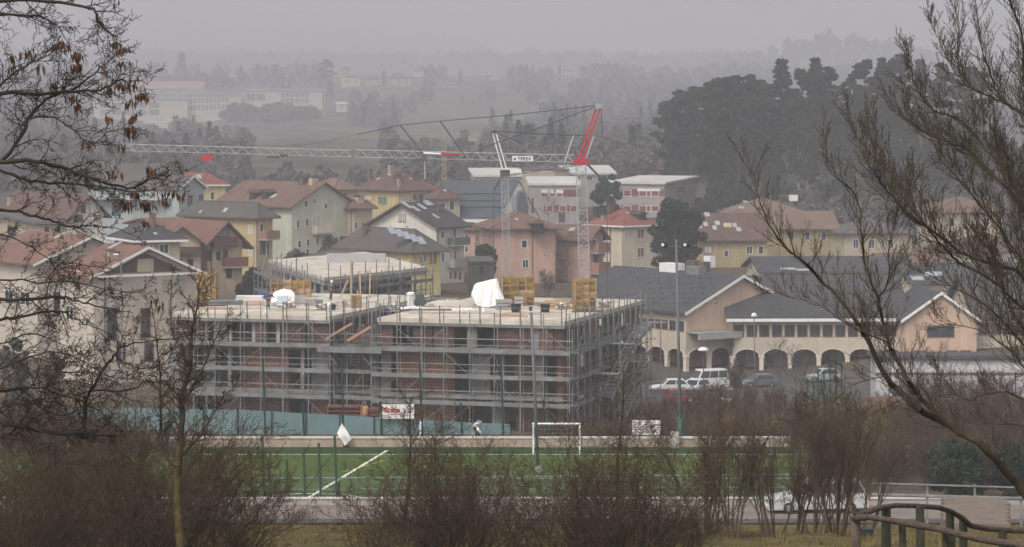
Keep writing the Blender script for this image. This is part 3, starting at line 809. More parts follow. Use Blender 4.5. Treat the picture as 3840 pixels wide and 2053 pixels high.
drape('tarpaulin_tent', 'white plastic sheet tented over a pale machine beside the worker', 'tarpaulin', [(1018, 1118, 1018, 1136), (1028, 1098, 1026, 1134), (1050, 1087, 1048, 1122), (1066, 1083, 1066, 1112), (1082, 1087, 1082, 1116), (1096, 1090, 1098, 1130), (1106, 1102, 1107, 1142)], 1060, 1150, 241, M_tarp, 3, 0.06)
r = thing('site_machine', 'pale blue grey machine under the tented white sheet', 'machine', S(1058, 1153))
p = S(1058, 1153)
MB().box(p + Vector((-0.5, 0, 0.12)), p + Vector((0.45, 0.8, 1.0))).build('casing', mat('pale_blue_paint', (0.5, 0.57, 0.6), 0.5, 0.1, 2.0), r)
MB().box(p + Vector((0.05, -0.02, 0.3)), p + Vector((0.3, 0.0, 0.5))).build('control_panel', M_black, r)
for q in (-0.4, 0.3): MB().box(p + Vector((q, 0.05, 0)), p + Vector((q + 0.1, 0.75, 0.12))).build('foot', M_black, r)
stack('blue lidded skip with a white board on top behind the worker', 968, 1008, 1122, 1094, 1.0, M_blue, 1, 'container', 'blue_skip')
MB()
stack('grey plywood sheets standing behind the white tented sheet', 1108, 1150, 1142, 1104, 0.35, mat('grey_board', (0.36, 0.34, 0.33)), 1, 'boards', 'plywood_stack', 0.15)
stack('wrapped pallet of grey blocks with mixed tools on top', 1142, 1186, 1150, 1121, 1.1, M_conc, 4, 'blocks', 'block_pallet')
stack('low pallet of broken grey blocks next to the white rubble', 1186, 1212, 1156, 1124, 0.9, M_galv, 3, 'blocks', 'block_pallet', 0.2, 4)
stack('long flat boards stacked at the left rear of the slab', 885, 985, 1126, 1110, 1.2, M_tarp, 3, 'boards', 'board_stack')
stack('pile of pinkish boards lying near the worker', 920, 990, 1150, 1128, 1.4, mat('pinkish_board', (0.48, 0.36, 0.29)), 3, 'boards', 'board_stack', 0.1, 8)
stack('dark timber beams lying along the left slab edge', 700, 890, 1163, 1155, 0.4, M_timber, 2, 'beams', 'beam_stack', 0.0, 9)
stack('grey concrete panels stacked in front of the white sheeted frame', 1862, 1922, 1163, 1124, 1.0, mat('grey_panel', (0.27, 0.26, 0.25)), 3, 'panels', 'panel_stack', 0.1)
stack('pale concrete panels next to the yellow stair core', 1930, 1962, 1152, 1114, 1.2, M_conc, 3, 'panels', 'panel_stack', 0.05, 5)
stack('long pallet of yellowish wrapped planks between the yellow cores', 2046, 2140, 1160, 1126, 1.3, M_timber, 3, 'planks', 'plank_pallet', 0.0, 6)
stack('dark grey panel leaning beside the white wrapped column', 1560, 1590, 1152, 1097, 0.3, mat('charcoal_panel', (0.07, 0.075, 0.075)), 1, 'panel', 'leaning_panel', 0.2)
for px, lab in ((1934, 'black rubber bin near the grey panels, a white bag at its foot'), (2044, 'black rubber bin right of the other bin, near the slab corner')):
    p = S(px, 1172); r = thing('black_bin', lab, 'bin', p, 'black bins on the slab')
    b = MB()
    prof = [(0.36, 0), (0.44, 0.62), (0.48, 0.64), (0.48, 0.7), (0.41, 0.7), (0.34, 0.05)]
    b.lathe(p, prof, 10); b.build('tub', M_black, r)
    MB().bar(p + Vector((-0.5, 0, 0.5)), p + Vector((-0.66, 0, 0.62)), 0.06).build('handle', M_black, r)
r = thing('wrapped_column', 'white plastic wrapped column stub with rubble at its foot', 'column', S(1540, 1152))
p = S(1540, 1152); MB().lathe(p, [(0.36, 0), (0.3, 0.5), (0.33, 1.0), (0.4, 1.15), (0.32, 1.3), (0.1, 1.36)], 9).build('wrapped_shaft', M_tarp, r)
def heap(label, px, py, rx, ry, rz, m, seed, name='rubble_heap', cat='rubble'):
    p = S(px, py); rnd = random.Random(seed); b = MB()
    for i in range(26):
        a = rnd.uniform(0, 6.28); q = rnd.random() ** 0.6
        x, y = rx * q * math.cos(a), ry * q * math.sin(a)
        s = rnd.uniform(0.06, 0.2); z = rz * (1 - q)
        u = Vector((math.cos(a * 3), math.sin(a * 3), rnd.uniform(-.3, .3))).normalized(); v = u.cross(BZ).normalized(); w_ = u.cross(v)
        b.obox(p + Vector((x, y + ry, z)), u, v, w_, (-s, -s * .7, -s * .5), (s, s * .7, s * .5))
    b.ell(p + Vector((0, ry, -0.02)), rx * 0.85, ry * 0.85, rz, 10, 6)
    tag(b.build(name, m, org=p), label, cat)
heap('white rubble round the wrapped column on the slab', 1545, 1162, 1.5, 0.8, 0.25, M_tarp, 1)
heap('white rubble beside the grey block pallet', 1222, 1150, 0.8, 0.6, 0.35, M_tarp, 2)
heap('mound of tan sand under a sheet near the timber posts', 1268, 1150, 1.0, 0.8, 0.75, mat('tan_sand', (0.42, 0.36, 0.3), 0.9, 0.15, 2.0), 3, 'sand_mound', 'sand')
heap('orange brick pieces scattered near the front slab edge', 1915, 1190, 1.6, 0.4, 0.08, mat('orange_scrap', (0.4, 0.24, 0.1), 0.9, 0.3, 3.0), 4)
heap('flat tan mound under sheeting left of the big white sheet', 1690, 1150, 2.9, 0.9, 0.6, mat('tan_sheet', (0.45, 0.4, 0.35), 0.9, 0.12, 1.0), 5, 'sheeted_mound', 'mound')
heap('white plastic scraps below the big white sheet', 1740, 1165, 1.4, 0.5, 0.2, M_tarp, 6, 'plastic_scraps', 'scraps')
drape('hanging_sheet', 'large white plastic sheet hung over a frame beside the yellow core', 'tarpaulin', [(1768, 1100, 1768, 1110), (1776, 1072, 1784, 1138), (1790, 1062, 1794, 1146), (1816, 1055, 1818, 1150), (1842, 1049, 1842, 1150), (1862, 1045, 1864, 1140), (1876, 1080, 1878, 1130), (1888, 1112, 1890, 1122)], 1830, 1150, 238.5, M_tarp, 11, 0.07)
# more clutter of the working floor
for px, pyb, lab in ((1200, 1168, 'grey cement bags on a pallet near the recess edge'), (1085, 1160, 'cement bags on a pallet in front of the white tent'), (1478, 1168, 'cement bags on a pallet at the left edge of the right slab'), (2105, 1164, 'cement bags on a pallet before the narrow yellow core'), (2265, 1158, 'cement bags on a pallet at the far right of the slab')):
    p = S(px, pyb); r = thing('bag_pallet', lab, 'pallet', p, 'pallets of bags on the slab'); rn_ = random.Random(px)
    MB().box(p + Vector((-.55, 0, 0)), p + Vector((.55, .9, .13))).build('pallet', M_timber, r)
    for j in range(3):
        for i in range(3):
            q = p + Vector((-.36 + i * .36 + rn_.uniform(-.03, .03), .45, .22 + j * .17)); MB().ell(q, .2, .42, .1, 8, 6).build('bag', M_conc if (i + j) % 3 else M_tarp, r, smooth=True)
for px, pyb, w_, h_, m_, lab in ((1250, 1164, .5, .5, M_black, 'small black bucket near the sand mound'), (1455, 1176, .4, .4, M_blue, 'small blue bucket at the left edge of the right slab'), (1815, 1170, .45, .45, M_white, 'small white bucket below the hanging sheet'), (1990, 1166, .35, .35, M_black, 'small black bucket between the two bins'), (1000, 1172, .4, .4, M_white, 'small white bucket at the feet of the worker')):
    p = S(px, pyb); b = MB().lathe(p, [(w_ * .36, 0), (w_ * .5, h_), (w_ * .52, h_), (w_ * .46, h_), (w_ * .34, .04)], 10)
    tag(b.build('bucket', m_, org=p), lab, 'bucket', 'buckets on the slab')
for px, pyb, L_, lab in ((780, 1150, 3.2, 'bundle of rusty rebar at the left end of the slab'), (1600, 1166, 4.4, 'bundle of rusty rebar left of the tan mound'), (2200, 1172, 2.6, 'bundle of rusty rebar in front of the narrow yellow core')):
    p = S(px, pyb); b = MB(); rn_ = random.Random(px)
    for i in range(14): 
        y0_, z0_ = rn_.uniform(0, .3), .02 + rn_.uniform(0, .1); b.bar(p + Vector((-L_ / 2 + rn_.uniform(-.2, .2), y0_, z0_)), p + Vector((L_ / 2, y0_ + rn_.uniform(-.1, .1), z0_)), .012, 4)
    tag(b.build('rebar_bundle', mat('rusty_steel', (0.12, 0.055, 0.03), 0.8, 0.3, 4.0), org=p), lab, 'rebar')
for px, pyb, yaw, lab in ((845, 1146, .2, 'grey steel prop stack lying behind the long boards'), (1660, 1138, -.1, 'grey steel props stacked at the back of the tan mound'), (2140, 1140, .1, 'grey steel props stacked beside the narrow yellow core')):
    p = S(px, pyb); b = MB()
    for j in range(4):
        for i in range(6): b.bar(p + Vector((-1.5, i * .13 + (j % 2) * .06, .07 + j * .11)), p + Vector((1.5, i * .13 + (j % 2) * .06 + yaw, .07 + j * .11)), .05, 6)
    tag(b.build('prop_stack', M_galv, org=p), lab, 'props')
# formwork round the cores
def formwork(label, px0, px1, pyb, pyt, depth, seed, cols=4, rows=3, yaw=0.0, z=SLAB):
    a = S((px0 + px1) / 2, pyb, z); wd = abs(px1 - px0) * a.y / F; h = (pyb - pyt) * a.y / F
    rnd = random.Random(seed); u = Vector((math.cos(yaw), math.sin(yaw), 0)); v = Vector((-math.sin(yaw), math.cos(yaw), 0))
    r = thing('wall_formwork', label, 'formwork', a, 'yellow wall formwork on the slab')
    MB().obox(a, u, v, BZ, (-wd / 2 + .15, 0.15, 0), (wd / 2 - .15, depth - .15, h * 0.9)).build('core_wall', M_conc_dark, r)
    for i in range(cols):
        for j in range(rows):
            x0, x1 = -wd / 2 + wd * i / cols, -wd / 2 + wd * (i + 1) / cols
            z0, z1 = h * j / rows, h * (j + 1) / rows
            if j == rows - 1: z1 -= rnd.uniform(0, 0.3) * h / rows
            dy = rnd.uniform(0, 0.06)
            MB().obox(a, u, v, BZ, (x0 + .015, -dy, z0 + .01), (x1 - .015, 0.1 - dy, z1 - .01)).build('panel', rnd.choice((M_yellow, M_yellow, M_ochre, mat('brown_ply', (0.15, 0.1, 0.06), 0.8, 0.3, 1.0), M_timber)), r)
    for s in (-1, 1):
        MB().obox(a, u, v, BZ, (s * (wd / 2) - 0.05, 0.11, 0.02), (s * (wd / 2) + 0.05, depth, h * 0.96)).build('panel', M_ochre, r)
    for i in range(cols + 1):
        x = -wd / 2 + wd * i / cols
        MB().obox(a, u, v, BZ, (x - .05, -0.2, 0.03), (x + .05, -0.1, h * rnd.uniform(0.9, 1.08))).build('stud', M_timber if rnd.random() < .5 else M_yellow, r)
    for j in range(rows): MB().obox(a, u, v, BZ, (-wd / 2, -0.28, h * (j + 0.5) / rows), (wd / 2, -0.21, h * (j + 0.5) / rows + 0.1)).build('waler', M_ochre, r)
formwork('wide yellow formwork round a stair core in front of the pink house', 1884, 2002, 1146, 1030, 3.0, 1, 4, 4, 0.05)
formwork('tall narrow yellow formwork core in front of the grey crane mast', 2158, 2234, 1170, 1043, 2.0, 2, 3, 5, 0.1)
formwork('brownish formwork wall behind the worker, ochre boxes at its ends', 1016, 1164, 1116, 1048, 0.8, 3, 6, 2, 0.0)
formwork('yellow formwork core at the left end of the slab behind twigs', 742, 808, 1140, 1020, 2.0, 4, 3, 4, 0.0)
tag(MB().box(S(1316, 1157), S(1356, 1157) + Vector((0, 0.2, 1.15))).build('shutter_board', M_ochre), 'single ochre shuttering board standing among timber posts', 'board')
for px, yb, yt, lean, lab in ((1316, 1158, 975, 0, 'tallest of the sawn timber posts standing on the slab'), (1352, 1120, 1015, 3, 'thin timber post behind the ochre shuttering board'), (1386, 1118, 1005, -2, 'timber post right of the thin one, near the rear scaffolding'), (1360, 1150, 1090, 22, 'short timber prop leaning beside the ochre board'), (1275, 1120, 1050, -30, 'slanting timber prop left of the tall post')):
    p = S(px, yb); tag(MB().bar(p, P(px - lean, yt, p.y), 0.09, 4).build('timber_post', M_timber, org=p), lab, 'post', 'timber posts on the slab')
# loose boards on the slab
rnd = random.Random(21)
for i, (px, py, L, yaw, lab) in enumerate(((900, 1158, 3.5, 0.1, 'loose pale board near the left slab edge'), (1120, 1168, 4.0, 0.05, 'loose board in front of the white tented sheet'), (1180, 1172, 3.0, -0.05, 'loose board below the grey block pallet'), (1640, 1178, 5, 0.02, 'long loose board along the front of the right slab'), (1700, 1186, 4, 0.0, 'loose board close to the front edge, below the tan mound'), (2000, 1176, 5.2, 0.0, 'long dark board lying below the black bins'), (2090, 1182, 2.6, 0.1, 'short loose board near the right slab corner'))):
    p = S(px, py); u = Vector((math.cos(yaw), math.sin(yaw), 0)); v = Vector((-u.y, u.x, 0))
    tag(MB().obox(p, u, v, BZ, (-L / 2, 0, 0.005), (L / 2, 0.28, 0.06)).build('loose_board', M_timber if i % 2 else mat('pale_board', (0.58, 0.5, 0.4)), org=p), lab, 'board', 'loose boards on the slab')
# edge protection on the front slab edges
def edge_rail(label, pts, posts):
    t = thing('edge_rail', label, 'railing', W(*pts[0], SLAB), 'edge railings of the top slab')
    for (a0, b0), (a1, b1) in zip(pts[:-1], pts[1:]):
        n = posts
        for i in range(n + 1):
            f = i / n; p = W(a0 + (a1 - a0) * f, b0 + (b1 - b0) * f, SLAB)
            MB().bar(p - BZ * 0.3, p + BZ * 1.15, 0.05, 5).build('post', M_greyp, t)
        for h in (0.55, 1.05): MB().bar(W(a0, b0, SLAB + h), W(a1, b1, SLAB + h), 0.022, 5).build('rail', M_galv, t)
edge_rail('thin railing along the front edge of the right hand slab', [(0, -0.35), (A1, -0.35)], 9)
edge_rail('thin railing along the front edge of the left hand slab', [(A2, -0.35), (A3, -0.35)], 8)
edge_rail('thin railing along the arcade side of the right hand slab', [(-0.3, 0), (-0.3, 27)], 9)
edge_rail('thin railing along the recess edge of the left hand slab', [(A2 - 0.3, 0), (A2 - 0.3, 27)], 9)

r = thing('panel_stack', 'stack of dark red formwork panels with orange ends behind the teal hoarding', 'panels', P(1290, 1575, 183))
for k in range(4): MB().box(P(1232, 1572 - k * 14, 183), P(1352, 1560 - k * 14, 184.2)).build('panel', mat('dark_red_panel', (0.13, 0.04, 0.03), 0.8, 0.25, 1.0), r)
for q in (1228, 1352): MB().box(P(q, 1575, 182.9), P(q + 8, 1516, 184.3)).build('end_post', M_ochre, r)
r = thing('panel_stack', 'low stack of dark red panels right of the orange sack by the red lettered banner', 'panels', P(1400, 1575, 184))
for k in range(3): MB().box(P(1386, 1572 - k * 15, 184), P(1420, 1559 - k * 15, 185)).build('panel', mat('dark_red_panel', (0.13, 0.04, 0.03)), r)
r = thing('hanging_sack', 'orange brown sack hanging above the teal hoarding left of the banner', 'sack', P(1371, 1572, 179.6))
MB().lathe(P(1371, 1566, 179.6), [(.05, 0), (.18, .08), (.22, .3), (.2, .6), (.21, .72), (.1, .76)], 9).build('sack_body', mat('orange_sack', (0.4, 0.22, 0.09), 0.8, 0.2, 3.0), r, smooth=True)
MB().bar(P(1371, 1526, 179.6), P(1371, 1505, 179.6), .02, 4).build('rope', M_timber, r)
# ------------------------------------------------------------------ houses
M_glass = mat('window_glass', (0.035, 0.042, 0.05), 0.15, 0.3, 0.7, spec=0.6)
M_blind = mat('window_blind', (0.42, 0.4, 0.36), 0.7, 0.15, 0.7)
M_fr_w = mat('pale_window_frame', (0.6, 0.57, 0.52), 0.6, 0.1, 2.0)
M_fr_b = mat('brown_window_frame', (0.1, 0.06, 0.045), 0.7, 0.15, 2.0)
M_shut = mat('brown_shutter', (0.17, 0.1, 0.075), 0.8, 0.15, 2.0)
M_shg = mat('green_shutter', (0.1, 0.17, 0.12), 0.8, 0.15, 2.0)
M_gut = mat('gutter_metal', (0.12, 0.09, 0.075), 0.5, 0.1, 1.0, metal=0.3)
M_fasw = mat('white_fascia', (0.7, 0.68, 0.65), 0.6, 0.08, 1.5)
M_fasd = mat('dark_fascia', (0.06, 0.045, 0.04), 0.7, 0.2, 1.5)
M_chim = mat('chimney_render', (0.3, 0.24, 0.2), 0.9, 0.2, 1.5)
M_cap = mat('chimney_cap', (0.1, 0.075, 0.06), 0.8, 0.2, 2.0)
M_wood = mat('dark_balcony_wood', (0.09, 0.045, 0.035), 0.8, 0.25, 2.0)
def stucco(name, c): return mat(name, tuple(q * .92 + .012 for q in c), 0.92, 0.15, 0.22, 0.08, 12.0, detail=9, kind='stucco')
def roofm(name, c, var=0.22): return mat(name, c, 0.88, var, 0.35, 0.3, kind='tiles', detail=7)
RT_terra = roofm('terracotta_tiles', (0.15, 0.08, 0.058))
RT_brown = roofm('brown_tiles', (0.135, 0.08, 0.058))
RT_dbrown = roofm('dark_brown_tiles', (0.105, 0.06, 0.046))
RT_orange = roofm('weathered_orange_tiles', (0.155, 0.102, 0.074))
RT_red = roofm('new_red_tiles', (0.2, 0.07, 0.05))
RT_dark = roofm('charcoal_tiles', (0.044, 0.043, 0.046))
RT_grey = roofm('grey_brown_tiles', (0.085, 0.072, 0.066))
RT_blue = mat('slate_blue_sheet_roof', (0.062, 0.072, 0.085), 0.7, 0.12, 0.2, kind='tiles')
RT_white = mat('white_flat_roof', (0.5, 0.48, 0.445), 0.8, 0.15, 0.08)

M_sky = mat('skylight_glass', (0.34, 0.35, 0.36), 0.35, 0.15, 1.0)
class House:
    def __init__(s, name, label, cx, d, yaw, xl, xr, ye, wall, roof, kind='hip', ridge=None, rise=None, depth=10.0, oh=0.7, group=None, root=None, cat='house', zb=None, fascia=None, th=0.22, mid=0.5, frac=None):
        s.th = th
        yaw = R(yaw)
        s.u = Vector((math.cos(yaw), math.sin(yaw), 0)); s.v = Vector((-math.sin(yaw), math.cos(yaw), 0))
        s.C = Vector((XP(cx, d), d, 0))
        def ext(px, dr):
            k = (px - CX) / F
            return (k * s.C.y - s.C.x) / (dr.x - k * dr.y)
        s.LU = ext(xr, s.u) if xr is not None else depth
        s.LV = ext(xl, s.v) if xl is not None else depth
        s.ze = ZP(ye, d)
        cs = [s.C, s.C + s.u * s.LU, s.C + s.v * s.LV, s.C + s.u * s.LU + s.v * s.LV]
        s.zb = (min(G(p.x, p.y) for p in cs) - 0.4) if zb is None else zb
        cen = sum(cs, Vector()) / 4
        s.r = root or thing(name, label, cat, (cen.x, cen.y, s.zb), group)
        s.kind = kind; s.oh = oh
        LU, LV, ze = s.LU, s.LV, s.ze
        def W(a, b, z): return s.C + s.u * a + s.v * b + BZ * z
        s.W = W
        # rise of the roof
        if rise is None and ridge is not None:
            if kind == 'gableR': q = W(LU / 2, -oh, 0)
            elif kind == 'gableL': q = W(-oh, LV * mid, 0)
            elif kind == 'shedA': q = W(LU, LV / 2, 0)
            elif kind == 'shedB': q = W(LU / 2, LV, 0)
            else: q = W(LU / 2, LV / 2, 0)
            rise = ZP(ridge, q.y) - ze - (th if kind in ('hip',) else th)
        s.rise = rise or 0
        b = MB()
        if kind == 'gableR':
            b.extrude([W(0, 0, s.zb), W(LU, 0, s.zb), W(LU, 0, ze), W(LU / 2, 0, ze + s.rise), W(0, 0, ze)], s.v * LV)
        elif kind == 'gableL':
            b.extrude([W(0, 0, s.zb), W(0, 0, ze), W(0, LV * mid, ze + s.rise), W(0, LV, ze), W(0, LV, s.zb)], s.u * LU)
        elif kind == 'shedA':
            b.extrude([W(0, 0, s.zb), W(LU, 0, s.zb), W(LU, 0, ze + s.rise), W(0, 0, ze)], s.v * LV)
        elif kind == 'shedB':
            b.extrude([W(0, 0, s.zb), W(0, 0, ze), W(0, LV, ze + s.rise), W(0, LV, s.zb)], s.u * LU)
        else:
            b.obox(s.C, s.u, s.v, BZ, (0, 0, s.zb), (LU, LV, ze))
        s.wall = b.build('wall', wall, s.r)
        b = MB(); e = 0.012
        fb = MB()
        if kind in ('gableR', 'gableL'):
            half = LU / 2 if kind == 'gableR' else LV * mid
            half2 = LU - half if kind == 'gableR' else LV - half
            m = s.rise / half; m2 = s.rise / half2
            s.m = m
            L = LV if kind == 'gableR' else LU
            def Q(c, l, z): return W(c, l, z) if kind == 'gableR' else W(l, c, z)
            tot = half + half2
            A = [Q(-oh, -oh, ze - oh * m + e), Q(half, -oh, ze + s.rise + e), Q(tot + oh, -oh, ze - oh * m2 + e)]
            up = [p + BZ * th for p in A]
            b.extrude([A[0], A[1], up[1], up[0]], (s.v if kind == 'gableR' else s.u) * (L + 2 * oh))
            b.extrude([A[1], A[2], up[2], up[1]], (s.v if kind == 'gableR' else s.u) * (L + 2 * oh))
            if fascia:
                ex = (s.v if kind == 'gableR' else s.u)
                o = ex * -0.03
                for i, j in ((0, 1), (1, 2)):
                    fb.extrude([A[i] + o - BZ * 0.05, A[j] + o - BZ * 0.05, up[j] + o + BZ * 0.02, up[i] + o + BZ * 0.02], ex * -0.05)
        elif kind in ('shedA', 'shedB'):
            L = LU if kind == 'shedA' else LV
            s.m = s.rise / L
            def Q(c, l, z): return W(c, l, z) if kind == 'shedA' else W(l, c, z)
            A = [Q(-oh, -oh, ze - oh * s.m + e), Q(L + oh, -oh, ze + s.rise + oh * s.m + e)]
            b.extrude([A[0], A[1], A[1] + BZ * th, A[0] + BZ * th], (s.v if kind == 'shedA' else s.u) * ((LV if kind == 'shedA' else LU) + 2 * oh))
        elif kind == 'hip':
            x0, x1, y0, y1 = -oh, LU + oh, -oh, LV + oh
            h = min(x1 - x0, y1 - y0) / 2
            s.m = s.rise / h
            if x1 - x0 >= y1 - y0: r0, r1 = (x0 + h, (y0 + y1) / 2), (x1 - h + 0.001, (y0 + y1) / 2)
            else: r0, r1 = ((x0 + x1) / 2, y0 + h), ((x0 + x1) / 2, y1 - h + 0.001)
            z0, z1, z2 = ze + e, ze + th, ze + th + s.rise
            V = [W(x0, y0, z0), W(x1, y0, z0), W(x1, y1, z0), W(x0, y1, z0), W(x0, y0, z1), W(x1, y0, z1), W(x1, y1, z1), W(x0, y1, z1), W(*r0, z2), W(*r1, z2)]
            Fc = [(3, 2, 1, 0), (0, 1, 5, 4), (1, 2, 6, 5), (2, 3, 7, 6), (3, 0, 4, 7)]
            if x1 - x0 >= y1 - y0: Fc += [(4, 5, 9, 8), (5, 6, 9), (6, 7, 8, 9), (7, 4, 8)]
            else: Fc += [(4, 5, 8), (5, 6, 9, 8), (6, 7, 9), (7, 4, 8, 9)]
            b.add(V, Fc)
            # ridge tiles
            for c in (4, 5, 7): 
                tip = V[8] if (c == 4 or (c == 7 and x1 - x0 >= y1 - y0) or (c == 5 and x1 - x0 < y1 - y0)) else V[9]
                b.bar(V[c], tip, 0.09, 5)
            b.bar(V[8], V[9], 0.1, 5)
            if fascia:
                for i, j in ((0, 1), (3, 0)):
                    dd = (V[j] - V[i]).normalized(); nn = Vector((dd.y, -dd.x, 0)) * 0.04
                    fb.extrude([V[i] + nn - BZ * 0.06, V[j] + nn - BZ * 0.06, V[j] + nn + BZ * (th - 0.03), V[i] + nn + BZ * (th - 0.03)], nn)
        else:   # flat
            s.m = 0
            b.obox(s.C, s.u, s.v, BZ, (-oh, -oh, ze + e), (LU + oh, LV + oh, ze + th))
        s.roof = b.build('roof', roof, s.r)
        ORG[s.roof] = ORG[s.r]
        if fascia and fb.v: fb.build('fascia', fascia, s.r)
        # gutters on the eaves seen from the front
        if kind in ('hip', 'gableR', 'gableL') and not fascia:
            g = MB()
            if kind in ('hip', 'gableL'): g.bar(W(-oh, -oh - .05, ze + (0.06 if kind == 'hip' else -oh * s.m + 0.05)), W(LU + oh, -oh - .05, ze + (0.06 if kind == 'hip' else -oh * s.m + 0.05)), 0.08, 6)
            if kind in ('hip', 'gableR'): g.bar(W(-oh - .05, -oh, ze + (0.06 if kind == 'hip' else -oh * s.m + 0.05)), W(-oh - .05, LV + oh, ze + (0.06 if kind == 'hip' else -oh * s.m + 0.05)), 0.08, 6)
            g.build('gutter', M_gut, s.r)
    def hit(s, side, px, py):
        """where the ray through a photo pixel meets a wall ('R' along u, 'L' along v) -> (distance along, z)"""
        k = (px - CX) / F; n, dr = (s.v, s.u) if side == 'R' else (s.u, s.v)
        dd = Vector((k, 1, -(py - HY) / F)); t = s.C.dot(n) / Vector((dd.x, dd.y, 0)).dot(n)
        p = dd * t
        return (p - s.C).dot(dr), EYE + p.z
    def frame(s, side): return (s.u, -s.v) if side == 'R' else (s.v, -s.u)
    def win(s, side, x0, y0, x1, y1, glass=None, fr=None, shut=None, name='window', label=None):
        dr, out = s.frame(side)
        a0, z1 = s.hit(side, x0, y0); a1, z0 = s.hit(side, x1, y1)
        if a0 > a1: a0, a1 = a1, a0
        fr = fr or M_fr_w; t = min(0.12, (a1 - a0) * 0.16)
        b = MB()
        b.obox(s.C, dr, out, BZ, (a0 - t, -0.02, z0 - 0.1), (a1 + t, 0.09, z0)).obox(s.C, dr, out, BZ, (a0 - t, -0.02, z1), (a1 + t, 0.07, z1 + t))
        b.obox(s.C, dr, out, BZ, (a0 - t, -0.02, z0), (a0, 0.065, z1)).obox(s.C, dr, out, BZ, (a1, -0.02, z0), (a1 + t, 0.065, z1))
        if a1 - a0 > 0.8: b.obox(s.C, dr, out, BZ, ((a0 + a1) / 2 - 0.035, -0.02, z0), ((a0 + a1) / 2 + 0.035, 0.05, z1))
        o = b.build(name, fr, s.r)
        MB().obox(s.C, dr, out, BZ, (a0, -0.02, z0), (a1, 0.02, z1)).build('pane', glass or M_glass, o)
        if shut:
            wd = (a1 - a0) * 0.52
            for q in (a0 - t - wd, a1 + t): MB().obox(s.C, dr, out, BZ, (q, 0.0, z0), (q + wd, 0.06, z1)).build('shutter', shut, o)
        if label: o['label'] = label
        return o
    def balcony(s, side, x0, x1, yf, yt, deep, m, slab=None):
        dr, out = s.frame(side)
        a0, z0 = s.hit(side, x0, yf); a1, _ = s.hit(side, x1, yf); _, zt = s.hit(side, x0, yt)
        if a0 > a1: a0, a1 = a1, a0
        o = MB().obox(s.C, dr, out, BZ, (a0, 0, z0 - 0.18), (a1, deep, z0)).build('balcony', slab or M_conc, s.r)
        b = MB().obox(s.C, dr, out, BZ, (a0, deep - 0.07, z0 + 0.06), (a1, deep + 0.02, zt))
        b.obox(s.C, dr, out, BZ, (a0 - 0.02, 0.02, z0 + 0.06), (a0 + 0.06, deep - 0.08, zt)).obox(s.C, dr, out, BZ, (a1 - 0.06, 0.02, z0 + 0.06), (a1 + 0.02, deep - 0.08, zt))
        b.build('railing', m, o)
    def roofhit(s, side, px, py):
        """'R': slope over the right wall (rising with b), 'L': over the left wall (rising with a), 'X': far side of a gableR"""
        dd = Vector(((px - CX) / F, 1, -(py - HY) / F)); h = Vector((dd.x, dd.y, 0))
        z0 = s.ze + s.th + (s.m * s.oh if s.kind == 'hip' else 0.0) + 0.012
        n = s.v if side == 'R' else s.u
        c0 = -s.C.dot(n); c1 = h.dot(n); m = s.m
        if side == 'X': c0, c1 = s.LU - c0, -c1
        # EYE + dd.z t = z0 + m (c0 + c1 t)
        t = (z0 + m * c0 - EYE) / (dd.z - m * c1)
        return Vector((0, 0, EYE)) + dd * t
    def chimney(s, side, px, py, w_=0.7, h=1.1, m=None, cap=True):
        p = s.roofhit(side, px, py)
        o = MB().obox(p, s.u, s.v, BZ, (-w_ / 2, -w_ / 2, -0.6), (w_ / 2, w_ / 2, h)).build('chimney', m or M_chim, s.roof)
        if cap: 
            b = MB().obox(p, s.u, s.v, BZ, (-w_ * .72, -w_ * .72, h + 0.18), (w_ * .72, w_ * .72, h + 0.28))
            for q in ((-1, -1), (1, -1), (1, 1), (-1, 1)): b.obox(p, s.u, s.v, BZ, (q[0] * w_ * .4 - .05, q[1] * w_ * .4 - .05, h), (q[0] * w_ * .4 + .05, q[1] * w_ * .4 + .05, h + 0.18))
            o2 = b.build('chimney_cap', M_cap, s.roof)
    def skylight(s, side, px, py, w_=0.8, l=1.2, m=None, name='skylight'):
        p = s.roofhit(side, px, py)
        hd, up = (s.u, s.v) if side == 'R' else (s.v, s.u) 
        if side == 'X': up = -s.u
        sl = (up + BZ * s.m).normalized(); n = hd.cross(sl).normalized()
        if n.z < 0: n = -n
        MB().obox(p, hd, sl, n, (-w_ / 2, -l / 2, 0.0), (w_ / 2, l / 2, 0.1)).build(name, m or M_sky, s.roof)
    def pipe(s, side, px):
        dr, out = s.frame(side); a, _ = s.hit(side, px, 900)
        MB().bar(s.C + dr * a + out * 0.1 + BZ * s.zb, s.C + dr * a + out * 0.1 + BZ * (s.ze - 0.1), 0.06, 6).build('downpipe', M_gut, s.r)
    def dormer(s, side, px, py, w_=1.3, h=1.3, dp=2.0, rm=None, wm=None):
        p = s.roofhit(side, px, py); hd, up = (s.u, s.v) if side == 'R' else (s.v, s.u)
        b = MB().obox(p, hd, up, BZ, (-w_ / 2, 0, -0.3), (w_ / 2, dp, h)); o = b.build('dormer', wm or M_fasd, s.roof)
        q = w_ * 0.7
        b = MB().extrude([p + hd * -q - up * .35 + BZ * (h - .05), p + hd * q - up * .35 + BZ * (h - .05), p - up * .35 + BZ * (h + .5)], up * (dp + 1.0))
        b.build('dormer_roof', rm or RT_brown, s.roof)

